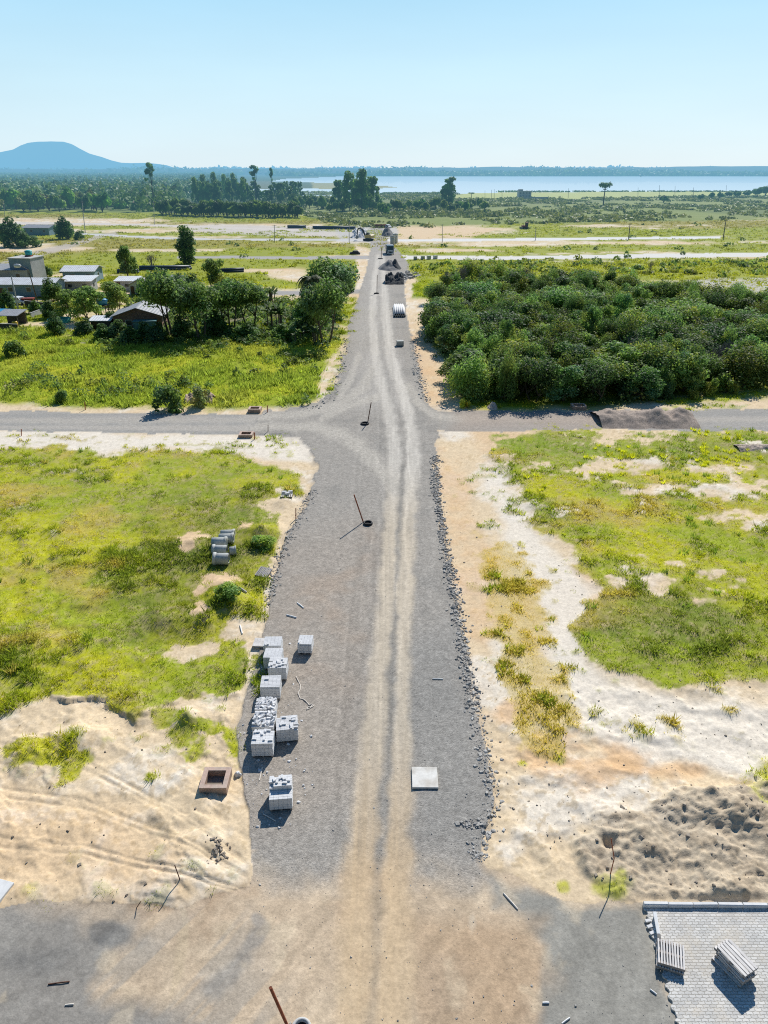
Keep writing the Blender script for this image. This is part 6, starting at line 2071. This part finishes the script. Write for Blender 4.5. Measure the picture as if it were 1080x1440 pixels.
# dark block box further down the road
p = on_ground(562.5, 487)
root = empty('block_stack', p, 0.1, 'dark stack of blocks alone on the gravel below the pile of long pipes', 'block stack')
pallet_parts(root, 1.2, 1.1, 0.12, 5, 'X', M['wood_dark'], 0.12)
block_layers(1.15, 1.05, 0.75, 0.122, 4, 6, 5, 77).obj('blocks', M['pipe_concrete'], root)
for i, px in enumerate((584, 594.5, 603, 612)):
    p = on_ground(px, 365.5 - i * .5)
    root = empty('block_stack', p, 0.2 * i, 'grey block stack by the far cross street, %s from the road' % ('nearest', 'second', 'third', 'farthest')[i], 'block stack', 'four block stacks by the far cross street')
    block_layers(1.15, 1.1, 1.0, 0.13, 3, 4, 4, 90 + i).obj('blocks', M['pipe_concrete'], root)
    MB().box((0, 0, 0.065), (1.1, 1.1, 0.13)).obj('pallet_base', M['wood_dark'], root)


# --- vehicles and machines
def wheel(root, x, y, r, w, name='wheel'):
    o = MB().lathe([(0.01, -w / 2), (r * .9, -w / 2), (r, -w * .35), (r, w * .35), (r * .9, w / 2), (.01, w / 2)], n=16, axis='X').obj(name, M['rubber'], root, True, (x, y, r))
    MB().lathe([(0.01, -w / 2 - .01), (r * .5, -w / 2 - .01), (r * .5, w / 2 + .01), (.01, w / 2 + .01)], n=12, axis='X').obj('rim', M['steel'], o, True)


def truck(px, py, rz, label):
    p = on_ground(px, py)
    root = empty('dump_truck', p, rz, label, 'truck')
    MB().box((0, 3.6, .85), (0.9, 7.4, .3)).obj('chassis', M['black'], root)
    MB().prism([(0.15, .75), (0.12, 1.7), (0.35, 2.95), (2.0, 2.98), (2.0, .75)], -1.2, 1.2, True).obj('cab', M['truck_paint'], root, bevel=.05)
    MB().prism([(0.10, 1.72), (0.315, 2.80), (0.36, 2.80), (0.15, 1.72)], -1.02, 1.02, True).obj('windshield', M['glass'], root)
    for s in (-1, 1):
        MB().box((s * 1.205, 1.05, 2.15), (.02, 1.0, .85)).obj('side_window', M['glass'], root)
        MB().box((s * 0.9, .10, .95), (.35, .06, .2)).obj('headlight', M['white_paint'], root)
        MB().box((s * 1.38, .3, 2.2), (.16, .1, .5)).obj('mirror', M['black'], root)
    MB().box((0, .02, .55), (2.4, .2, .35)).obj('bumper', M['truck_white'], root)
    MB().box((0, .085, 1.35), (1.6, .05, .4)).obj('grille', M['truck_white'], root)
    MB().prism([(2.25, 1.25), (2.15, 3.0), (2.35, 3.15), (7.6, 2.9), (7.9, 1.25)], -1.25, 1.25, True).obj('dump_body', M['steel'], root, bevel=.04)
    for s in (-1, 1):
        for y in (1.0, 5.2, 6.5):
            wheel(root, s * 1.05, y, .52, .34)


truck(549, 358.5, 0.06, 'dark blue dump truck parked facing the camera on the far road')
for i, (px, py, h_) in enumerate(((552, 344, 3.2), (556, 342, 3.6))):
    p = on_ground(px, py)
    root = empty('concrete_pipe', p, 0.2 + i, ('shorter' if i == 0 else 'taller') + ' grey upright pipe standing behind the parked truck', 'concrete pipe')
    MB().lathe([(.75, 0), (.95, 0), (.95, h_), (.75, h_), (.75, 0)], n=16).obj('barrel', M['pipe_concrete'], root, True)
    MB().lathe([(.951, h_ * .8), (1.08, h_ * .86), (1.08, h_ + .01), (.76, h_ + .01)], n=16).obj('bell', M['pipe_concrete'], root, True)


def excavator(px, py, rz, label):
    p = on_ground(px, py)
    root = empty('excavator', p, rz, label, 'excavator')
    for s in (-1, 1):
        MB().prism([(-1.9, .35), (-1.6, .02), (1.6, .02), (1.9, .35), (1.6, .85), (-1.6, .85)], s * 1.1 - .3, s * 1.1 + .3).obj('track', M['black'], root)
    MB().box((0, 0, 1.0), (2.0, 1.8, .3)).obj('turntable', M['steel'], root)
    MB().prism([(-2.2, 1.16), (-2.2, 2.2), (-1.7, 2.45), (1.2, 2.2), (1.2, 1.16)], -1.25, 1.25).obj('engine_house', M['yellow_paint'], root, bevel=.05)
    MB().prism([(0.0, 2.22), (0.1, 3.1), (1.1, 3.1), (1.5, 2.0), (1.5, 1.17), (1.21, 1.17), (1.21, 2.21)], -1.2, -.2).obj('cab', M['glass'], root)
    MB().tube([(1.2, .3, 1.6), (2.6, .3, 4.2), (3.6, .3, 4.9), (5.0, .3, 4.3)], [.35, .38, .34, .22], 6).obj('boom', M['black'], root)
    MB().tube([(4.7, .3, 4.9), (5.0, .3, 4.2), (5.4, .3, 1.9)], [.18, .26, .16], 6).obj('stick', M['black'], root)
    MB().prism([(5.0, 1.9), (5.6, 2.0), (6.0, 1.0), (5.5, .5), (4.8, .9)], -.15, .75).obj('bucket', M['steel'], root)


excavator(518, 338.5, 2.6, 'yellow excavator with raised dark boom beside the white stone heap')


def car(px, py, rz, label, mat):
    p = on_ground(px, py)
    root = empty('car', p, rz, label, 'car')
    MB().prism([(-2.1, .35), (-2.15, .8), (-1.0, 1.0), (-.45, 1.6), (1.2, 1.65), (1.9, 1.0), (2.2, .95), (2.2, .35)], -.85, .85, True).obj('body', M[mat], root, bevel=.06)
    MB().prism([(-.98, 1.02), (-.50, 1.55), (-.47, 1.56), (-.90, 1.02)], -.72, .72, True).obj('windshield', M['glass'], root)
    for s in (-1, 1):
        MB().prism([(-.7, 1.05), (-.4, 1.5), (1.15, 1.52), (1.55, 1.05)], s * .855 - .008, s * .855 + .008, True).obj('side_window', M['glass'], root)
        MB().box((s * .6, -2.13, .72), (.35, .06, .14)).obj('headlight', M['white_plastic'], root)
        for y in (-1.35, 1.35):
            wheel(root, s * .78, y, .33, .2)


car(546, 320.5, 0.5, 'white car parked at the end of the works yard', 'white_paint')
for i, px in enumerate((530, 535.5, 541)):
    p = on_ground(px, 320)
    root = empty('barrier', p, 0.1, 'red brown barrier left of the white car', 'barrier', 'red brown barriers beside the white car')
    MB().prism([(-.7, 0), (-.35, .5), (-.25, 1.5), (.25, 1.5), (.35, .5), (.7, 0)], -1.2, 1.2, True).obj('barrier_body', M['red_paint'], root)
    MB().box((0, 0, 1.56), (1.6, .3, .12)).obj('cap', M['orange_plastic'], root)
p = on_ground(499, 358)
root = empty('car', p, 0, 'small dark low vehicle lying on the verge left of the far road', 'car')
MB().prism([(-1.8, .2), (-1.8, .75), (-.9, .9), (-.5, 1.35), (.9, 1.35), (1.5, .8), (1.9, .7), (1.9, .2)], -.8, .8).obj('body', M['black'], root)
for s in (-1, 1):
    MB().prism([(-.45, .95), (-.35, 1.28), (.8, 1.28), (1.15, .95)], s * .8 - .01, s * .8 + .01).obj('side_window', M['glass'], root)

p = on_ground(738, 322)
root = empty('bulldozer', p, 0.3, 'red brown bulldozer working in the green field on the right', 'bulldozer')
for s in (-1, 1):
    MB().prism([(-1.6, .4), (-1.3, .02), (1.3, .02), (1.6, .4), (1.3, .95), (-1.3, .95)], s * .9 - .25, s * .9 + .25).obj('track', M['black'], root)
MB().box((-.5, 0, 1.3), (2.4, 1.3, .9)).obj('engine_hood', M['red_paint'], root)
MB().box((.9, 0, 2.0), (1.2, 1.3, 2.0)).obj('cab', M['dark_wood'], root)
MB().box((.9, 0, 3.06), (1.4, 1.5, .1)).obj('roof', M['red_paint'], root)
MB().prism([(-2.1, .05), (-2.3, 1.1), (-2.15, 1.1), (-1.95, .05)], -1.7, 1.7).obj('blade', M['steel'], root)
MB().tube([(-.8, .2, 1.7), (-.8, .2, 2.6)], .08, 6).obj('exhaust_pipe', M['black'], root)


# --- houses
def window_part(root, c, w, h, axis, out):
    d = 0.05
    fr = MB().box(c, (w, d, h) if axis == 'Y' else (d, w, h)).obj('window', M['white_wall'], root)
    cc = (c[0], c[1] + out * (d / 2 + .005), c[2]) if axis == 'Y' else (c[0] + out * (d / 2 + .005), c[1], c[2])
    MB().box(cc, (w - .16, .02, h - .16) if axis == 'Y' else (.02, w - .16, h - .16)).obj('pane', M['glass'], fr)


def gable_house(px, py, w, d, hw, rise, rz, wall, roof, label, ridge='X', over=0.35, wins=2, name='house', door=True, mono=False):
    """px, py: middle of the front wall's foot. Local +Y goes away from the camera."""
    p = on_ground(px, py)
    root = empty(name, p, rz, label, 'house')
    c_ = d / 2
    if mono:
        MB().prism([(0, 0), (0, hw), (d, hw + rise), (d, 0)], -w / 2, w / 2, True).obj('wall', wall, root)
        t_ = 0.10
        MB().prism([(-over, hw + .02 - over * rise / d), (-over, hw + .02 + t_ - over * rise / d), (d + over, hw + rise + .02 + t_ + over * rise / d), (d + over, hw + rise + .02 + over * rise / d)], -w / 2 - over, w / 2 + over, True).obj('roof', roof, root)
    elif ridge == 'X':
        MB().prism([(0, 0), (0, hw), (c_, hw + rise), (d, hw), (d, 0)], -w / 2, w / 2, True).obj('wall', wall, root)
        k = rise / c_
        MB().prism([(-over, hw - over * k + .02), (c_, hw + rise + .02), (d + over, hw - over * k + .02), (d + over, hw - over * k + .12), (c_, hw + rise + .13), (-over, hw - over * k + .12)], -w / 2 - over, w / 2 + over, True).obj('roof', roof, root)
    else:
        MB().prism([(-w / 2, 0), (-w / 2, hw), (0, hw + rise), (w / 2, hw), (w / 2, 0)], 0, d).obj('wall', wall, root)
        k = rise / (w / 2)
        MB().prism([(-w / 2 - over, hw - over * k + .02), (0, hw + rise + .02), (w / 2 + over, hw - over * k + .02), (w / 2 + over, hw - over * k + .12), (0, hw + rise + .13), (-w / 2 - over, hw - over * k + .12)], -over, d + over).obj('roof', roof, root)
    for i in range(wins):
        x = -w / 2 + w * (i + .5) / wins + (0.0 if not door else w * 0.06)
        window_part(root, (x, -.02, hw * .58), min(1.2, w / wins * .5), hw * .36, 'Y', -1)
    window_part(root, (w / 2 + .02, d * .5, hw * .58), 1.1, hw * .36, 'X', 1)
    if door:
        dd = MB().box((-w / 2 + .75, -.02, 1.02), (.85, .06, 2.04)).obj('door', M['door'], root)
        MB().box((-w / 2 + 1.08, -.07, 1.0), (.06, .05, .14)).obj('handle', M['steel'], dd)
    return root


# flat topped block building with roof tank
p = on_ground(33, 396)
root = empty('block_building', p, -0.12, 'two storey blue grey block building with a turquoise tank on its flat roof', 'building')
MB().box((0, 3.2, 2.9), (6.0, 6.4, 5.8)).obj('wall', M['blue_wall'], root)
MB().box((3.02, 3.2, 2.9), (.06, 6.38, 5.78)).obj('painted_sunlit_side', M['grey_wall'], root)  # paler grey facing, sunlight on this side put into the colour
MB().box((0, 3.2, 5.88), (6.5, 6.9, .16)).obj('roof', M['concrete'], root)
window_part(root, (-1.2, -.02, 4.0), 1.2, 1.0, 'Y', -1)
p2 = Vector((p.x + 1.0, p.y + 4.0, p.z + 5.96))
root = empty('water_tank', p2, 0, 'turquoise water tank on the flat roof of the block building', 'water tank')
MB().lathe([(.01, .3), (.85, .3), (.95, 1.3), (.01, 1.3)], n=18).obj('tank', M['teal_plastic'], root, True)
MB().lathe([(1.0, 1.3), (.9, 1.45), (.3, 1.6), (.01, 1.6)], n=18).obj('lid', M['teal_plastic'], root, True)
MB().box((0, 0, .15), (1.6, 1.6, .3)).obj('stand', M['red_paint'], root)
gable_house(8, 397, 12, 9, 3.0, 0.5, -0.05, M['grey_wall'], M['grey_roof'], 'low grey roofed house at the left edge in front of the block building', mono=True)
gable_house(38, 418, 13.0, 6.5, 3.0, 0.9, -0.04, M['blue_wall'], M['steel_roof'], 'long blue grey house under a pale metal roof', over=.7, wins=3)
gable_house(112, 398, 8.0, 7.5, 3.0, 0.9, 0.05, M['blue_wall'], M['steel_roof'], 'white roofed house right of the round dark bush, farther roof', over=.6, wins=2)
gable_house(108, 411, 7.0, 5.0, 2.6, 0.5, 0.03, M['grey_wall'], M['steel_roof'], 'white roofed house right of the round dark bush, nearer low roof', over=.6, wins=2, mono=True)
gable_house(178, 409, 5.0, 4.0, 2.3, 0.5, 0.0, M['white_wall'], M['steel_roof'], 'small house with a pale flat roof behind the garden trees', wins=1, mono=True)
gable_house(197, 415, 4.6, 4.5, 2.4, 1.1, 0.1, M['white_wall'], M['dark_roof'], 'small white walled house under a brownish roof behind the garden trees', wins=1, ridge='Y')
gable_house(232, 410, 8.0, 5.0, 2.6, 0.8, 0.0, M['cream_wall'], M['grey_roof'], 'grey roofed house half hidden behind the big dark trees', wins=2)
root = gable_house(196, 466, 8.6, 7.0, 2.8, 1.4, 0.12, M['house_brick'], M['grey_roof'], 'brick house with a broad grey gable roof among the dark trees', ridge='Y', over=.6, wins=2)
MB().box((1.5, -1.1, 2.15), (4.2, 2.1, .1)).obj('porch_roof', M['teal_wood'], root)
MB().box((1.5, -2.0, 1.0), (4.0, .08, 2.0)).obj('porch_screen', M['teal_wood'], root)
gable_house(143, 467, 3.4, 2.6, 2.0, 0.3, 0.05, M['dark_wood'], M['steel_roof'], 'small dark shed with a pale roof left of the brick house', wins=1, door=True, mono=True, name='shed')
gable_house(52, 331, 12, 9, 3.2, 1.0, -0.1, M['blue_wall'], M['grey_roof'], 'grey roofed house among trees at the upper left', wins=2, over=.6)
p = on_ground(13, 459)
root = empty('shed', p, -0.05, 'open lean-to shed with a grey roof beside the yellow barrel', 'shed')
MB().prism([(-.5, 2.0), (-.5, 2.1), (3.6, 2.6), (3.6, 2.5)], -2.2, 2.2, True).obj('roof', M['grey_roof'], root)
for x in (-1.9, 1.9):
    for y in (0, 3.2):
        MB().box((x, y, 1.0 + .2 * (y > 0)), (.14, .14, 2.0 + .4 * (y > 0))).obj('post', M['dark_wood'], root)
MB().box((0, 3.1, 1.1), (3.6, .08, 2.2)).obj('back_wall', M['dark_wood'], root)
p = on_ground(22, 460)
prop(MB().lathe([(.01, 0), (.45, 0), (.5, .3), (.5, .9), (.42, 1.1), (.01, 1.1)], n=16).obj('barrel', M['yellow_plastic'], None, True, p), 'yellow barrel beside the open lean-to shed', 'barrel')
p = on_ground(3, 442)
prop(MB().prism([(-2.6, 0), (-1.8, .9), (0, 1.15), (1.9, .8), (2.6, 0)], -1.2, 1.2, True).obj('tarpaulin', M['tarp'], None, False, p), 'blue tarpaulin over a pile at the left edge', 'tarpaulin')
p = on_ground(84, 453)
root = empty('paddling_pool', p, .2, 'turquoise pool lying in the garden below the light green trees', 'pool')
MB().lathe([(2.0, 0), (2.15, .7), (2.0, .72), (1.9, .15)], n=20).obj('rim', M['teal_plastic'], root, True)
MB().lathe([(1.95, .4), (.01, .42)], n=20).obj('water_sheet', M['teal_plastic'], root)
p = on_ground(147, 447)
root = empty('water_tank', p, 0, 'blue water tank on a timber stand between the pale garden trees', 'water tank')
MB().lathe([(.01, 2.6), (.95, 2.6), (1.1, 3.4), (1.15, 3.5), (.8, 3.75), (.01, 3.85)], n=18).obj('tank', M['blue_plastic'], root, True)
MB().box((0, 0, 2.52), (2.1, 2.1, .14)).obj('platform', M['dark_wood'], root)
for x in (-.8, .8):
    for y in (-.8, .8):
        MB().box((x, y, 1.22), (.14, .14, 2.45)).obj('leg', M['dark_wood'], root)
car(29, 428, 1.2, 'white car parked in front of the long blue grey house', 'white_paint')
p = on_ground(41, 428)
root = empty('cart', p, .1, 'red brown cart beside the white parked car', 'cart')
MB().box((0, 0, .95), (2.4, 1.4, .9), taper=1.08).obj('cart_box', M['red_paint'], root)
for s in (-1, 1):
    wheel(root, s * 1.3, 0, .45, .16)
# yard walls and fences near the houses
for (a, b, h_, lab) in (((36, 431), (66, 434), 1.2, 'low dark yard wall in front of the red brown cart'), ((44, 447), (62, 440), 0.9, 'low pale slanting wall in the bare yard'), ((0, 463), (26, 464), 1.0, 'low dark fence below the open lean-to shed')):
    p0, p1 = on_ground(*a), on_ground(*b)
    m_ = (p0 + p1) / 2
    L_ = (p1 - p0).length
    root = empty('yard_wall', m_, math.atan2(p1.y - p0.y, p1.x - p0.x), lab, 'wall')
    MB().box((0, 0, h_ / 2), (L_, .18, h_)).obj('wall', M['dark_wood' if 'dark' in lab else 'grey_wall'], root)
    MB().box((0, 0, h_ + .04), (L_ + .05, .24, .08)).obj('coping', M['grey_wall'], root)


# dark pipe bundles lying in the field
def bundle(px0, py0, px1, py1, n, label, mat='dark_pipe', r_=.3):
    a, b = gp(px0, py0), gp(px1, py1)
    m_ = (a + b) / 2
    L_ = (b - a).length
    root = empty('pipe_bundle', m_, math.atan2(b.y - a.y, b.x - a.x), label, 'pipe bundle')
    for i in range(n):
        k, row = (i, 0) if i < (n + 1) // 2 else (i - (n + 1) // 2 + .5, 1)
        MB().tube([(-L_ / 2 + random.uniform(-.3, .3), (k - n / 4) * 2 * r_, r_ + row * 1.7 * r_), (L_ / 2 + random.uniform(-.3, .3), (k - n / 4) * 2 * r_, r_ + row * 1.7 * r_)], r_, 10).obj('pipe', M[mat], root, True)


bundle(85, 383, 118, 382.5, 4, 'dark pipe bundle behind the white roofed houses')
bundle(166, 384, 195, 384, 4, 'dark pipe bundle behind the dark open crowned tree')
bundle(198, 379.5, 268, 379, 7, 'long blue grey pipe bundle beside the bamboo like clump', 'dark_pipe', .32)
bundle(312, 383, 342, 382, 5, 'dark pipe bundle at the sandy patch right of the pale sparse tree')
bundle(405, 321, 430, 321, 4, 'dark pipe bundle on the far works strip, left one', 'dark_pipe', .4)
bundle(440, 322, 500, 322.5, 5, 'long dark pipe bundle on the far works strip, right one', 'dark_pipe', .4)


# --- utility poles and street lamp
def utility_pole(px, py, topx, topy, label, arm=True, mat='pole', r_=None, name='utility_pole'):
    p = on_ground(px, py)
    h = tall(py, py - topy)
    zz = p.y * CP + (CAM_H - h) * SP
    x1 = (topx - 540) / FPX * zz - p.x
    root = empty(name, p, 0, label, 'pole')
    r_ = r_ or 0.16
    MB().tube([(0, 0, -.3), (x1 * .5, 0, h * .5), (x1, 0, h)], [r_, r_ * .8, r_ * .6], 8).obj('shaft', M[mat], root, True)
    if arm:
        MB().box((x1 * .94, 0, h * .95), (1.6, .12, .12)).obj('crossarm', M['pole_wood'], root)
    return root


utility_pole(26, 436, 16, 392, 'pale leaning pole in the yard beside the long house', False, 'pole', .2)
utility_pole(217, 316, 216, 286, 'pole on the far street left of the dark belt')
utility_pole(120, 328, 115, 286, 'pale leaning pole by the dirt track at the upper left', True, 'pole', .2)
utility_pole(8, 318, 5, 286, 'pale pole at the far left edge of the fields')
utility_pole(386, 341, 386, 318, 'pole left of the long dark pipe bundle')
utility_pole(491, 342, 491, 314, 'pole beside the excavator at the left of the far road')
utility_pole(622, 341, 622, 317, 'pole on the pale far street right of the works yard')
utility_pole(753, 338, 753.5, 322, 'first pole along the pale far street behind the wood')
utility_pole(884, 337, 886, 316, 'leaning middle pole along the pale far street behind the wood', True, 'pole_wood', .22)
utility_pole(1017, 335, 1021, 311, 'leaning last pole along the pale far street behind the wood', True, 'pole_wood', .24)
for i, (px, py, ty) in enumerate(((799, 279, 266), (897, 279, 265), (927, 278, 262), (949, 278, 263), (975, 279, 265), (1021, 277, 262))):
    o = utility_pole(px, py, px + .4, ty, 'thin pole on the lagoon shore right of the umbrella shaped tree' if i else 'thin pole on the lagoon shore left of the umbrella shaped tree', False, 'pole_wood', .22)
    if i:
        o['group'] = 'thin poles along the lagoon shore'
for i, (px, py, ty) in enumerate(((682, 279, 269), (691, 279, 268), (695, 279, 267), (706, 279, 271))):
    o = utility_pole(px, py, px, ty, 'thin pole on the shore between the lone eucalyptus and the pump house', False, 'pole_wood', .22)
    o['group'] = 'thin poles near the pump house'
p = on_ground(53, 425)
root = empty('street_lamp', p, 0, 'street lamp with a pale head in front of the block building', 'street lamp')
h_ = tall(425, 48)
MB().tube([(0, 0, -.2), (-.5, 0, h_ * .8), (-.75, 0, h_ * .9), (-2.2, 0, h_)], [.14, .11, .07, .06], 8).obj('pole', M['pole_wood'], root, True)
MB().lathe([(.01, -.75), (.3, -.7), (.42, -.2), (.38, .4), (.15, .75), (.01, .78)], (-2.8, 0, h_), 14, 'X').obj('lamp_head', M['lamp'], root, True)

# pump house on the shore, small buildings far away
p = gp(740, 279)
root = empty('pump_house', p, 0.05, 'two storey pale building standing on the lagoon shore', 'building')
MB().box((-1.5, 4, 3.4), (13, 8, 6.8)).obj('wall', M['grey_wall'], root)
MB().box((-1.5, 4, 6.95), (13.8, 8.8, .3)).obj('roof', M['white_wall'], root)
MB().box((-5.5, 4, 7.8), (4, 5, 1.4)).obj('roof_tank', M['grey_wall'], root)
for i in range(4):
    for zz in (2.2, 5.0):
        window_part(root, (-6.2 + i * 3.1, -.02, zz), 1.6, 1.4, 'Y', -1)
p = gp(752, 281)
prop(MB().box((0, 0, 1.3), (26, .4, 2.6)).obj('wall', M['grey_wall'], None, False, p), 'low grey wall in front of the pump house on the shore', 'wall')
for i, (px, py, w_, h2, lab) in enumerate(((173, 290, 16, 5, 'long low pale house at the edge of the left woods'), (190, 291, 13, 4.5, 'right hand low pinkish house at the edge of the left woods'), (205, 291.5, 14, 4, 'low dark roofed house next to the pinkish one'))):
    p = gp(px, py)
    root = empty('house', p, 0, lab, 'house')
    mt_ = ('white_wall', 'cream_wall', 'dark_wood')[i]
    MB().box((0, 4, h2 * .35), (w_, 8, h2 * .7)).obj('wall', M[mt_], root)
    MB().prism([(-.6, h2 * .7), (4, h2), (8.6, h2 * .7)], -w_ / 2 - .5, w_ / 2 + .5, True).obj('roof', M['dark_roof' if i == 2 else 'house_brick'], root)
    for k in range(3):
        window_part(root, (-w_ / 2 + w_ * (k + .5) / 3, -.02, h2 * .4), 1.3, h2 * .3, 'Y', -1)

# ------------------------------------------------------------------ daylight, sky and camera
SUN_EL, SUN_AZ = R(41.0), R(21.0)
w = bpy.data.worlds.new('World')
scn.world = w
w.use_nodes = True
t = w.node_tree
t.nodes.clear()
sky = t.nodes.new('ShaderNodeTexSky')
sky.sky_type = 'NISHITA'
sky.sun_disc = False
sky.sun_elevation = SUN_EL
sky.sun_rotation = SUN_AZ
sky.altitude = 20
sky.air_density = 1.0
sky.dust_density = 0.6
sky.ozone_density = 1.6
bg = t.nodes.new('ShaderNodeBackground')
bg.inputs['Strength'].default_value = 0.13
wo = t.nodes.new('ShaderNodeOutputWorld')
# clear, slightly hazy sky: cooler and paler towards the horizon than the bare model
tc = t.nodes.new('ShaderNodeTexCoord')
sep = t.nodes.new('ShaderNodeSeparateXYZ')
t.links.new(tc.outputs['Generated'], sep.inputs[0])
ramp = t.nodes.new('ShaderNodeValToRGB')
ramp.color_ramp.elements[0].position = 0.0
ramp.color_ramp.elements[0].color = (*[k / 0.13 for k in s2l((220, 240, 251))], 1)
e = ramp.color_ramp.elements.new(0.09)
e.color = (*[k / 0.13 for k in s2l((205, 238, 253))], 1)
ramp.color_ramp.elements[-1].position = 0.18
ramp.color_ramp.elements[-1].color = (*[k / 0.13 for k in s2l((176, 225, 251))], 1)
e3 = ramp.color_ramp.elements.new(0.45)
e3.color = (*[k / 0.13 for k in s2l((98, 165, 224))], 1)
e2 = ramp.color_ramp.elements.new(0.9)
e2.color = (*[k / 0.13 for k in s2l((44, 100, 170))], 1)
t.links.new(sep.outputs['Z'], ramp.inputs[0])
mx = t.nodes.new('ShaderNodeMix')
mx.data_type = 'RGBA'
mx.inputs[0].default_value = 0.9
t.links.new(sky.outputs[0], mx.inputs[6])
t.links.new(ramp.outputs[0], mx.inputs[7])
# the sky away from the sun is the darker part of the dome
mr = t.nodes.new('ShaderNodeMapRange')
mr.inputs[1].default_value, mr.inputs[2].default_value = -0.5, 0.75
mr.inputs[3].default_value, mr.inputs[4].default_value = 0.32, 1.0
t.links.new(sep.outputs['Y'], mr.inputs[0])
sc = t.nodes.new('ShaderNodeVectorMath')
sc.operation = 'SCALE'
t.links.new(mx.outputs[2], sc.inputs[0])
t.links.new(mr.outputs[0], sc.inputs['Scale'])
# faint uneven haze
mpn = t.nodes.new('ShaderNodeMapping')
mpn.inputs['Scale'].default_value = (1.2, 1.2, 7.0)
t.links.new(tc.outputs['Generated'], mpn.inputs[0])
nz = t.nodes.new('ShaderNodeTexNoise')
nz.inputs['Scale'].default_value = 2.2
nz.inputs['Detail'].default_value = 4.0
t.links.new(mpn.outputs[0], nz.inputs['Vector'])
hz_ = t.nodes.new('ShaderNodeMapRange')
hz_.inputs[1].default_value, hz_.inputs[2].default_value = 0.3, 0.7
hz_.inputs[3].default_value, hz_.inputs[4].default_value = 0.975, 1.025
t.links.new(nz.outputs['Fac'], hz_.inputs[0])
sc2 = t.nodes.new('ShaderNodeVectorMath')
sc2.operation = 'SCALE'
t.links.new(sc.outputs[0], sc2.inputs[0])
t.links.new(hz_.outputs[0], sc2.inputs['Scale'])
t.links.new(sc2.outputs[0], bg.inputs['Color'])
t.links.new(bg.outputs[0], wo.inputs['Surface'])

sun = bpy.data.lights.new('sun', 'SUN')
sun.energy = 5.0
sun.angle = R(0.53)
sun.color = (1.0, 0.955, 0.88)
so = bpy.data.objects.new('sun', sun)
COL.objects.link(so)
so.location = (60, 160, 150)
sv = Vector((math.sin(SUN_AZ) * math.cos(SUN_EL), math.cos(SUN_AZ) * math.cos(SUN_EL), math.sin(SUN_EL)))
so.rotation_euler = sv.to_track_quat('Z', 'Y').to_euler()

cam = bpy.data.cameras.new('camera')
cam.sensor_fit = 'VERTICAL'
cam.sensor_height = 36.0
cam.sensor_width = 27.0
cam.lens = 36.0 * FPX / 1440.0
cam.clip_start = 0.5
cam.clip_end = 60000
co = bpy.data.objects.new('camera', cam)
COL.objects.link(co)
co.location = (0, 0, CAM_H)
co.rotation_euler = (math.pi / 2 - PITCH, 0, 0)
scn.camera = co
scn.render.resolution_x, scn.render.resolution_y = 768, 1024
scn.view_settings.view_transform = 'Standard'
scn.view_settings.look = 'None'
scn.view_settings.exposure = 0.0
scn.view_settings.gamma = 1.0
scn.cycles.max_bounces = 5
scn.cycles.diffuse_bounces = 3
scn.cycles.transmission_bounces = 3
scn.cycles.use_denoising = False
scn.cycles.filter_width = 1.1
scn.cycles.sample_clamp_indirect = 4.0

# free the survey arrays before rendering
import gc
for _k in [k for k, v in list(globals().items()) if isinstance(v, np.ndarray) and v.size > 20000]:
    del globals()[_k]
gc.collect()
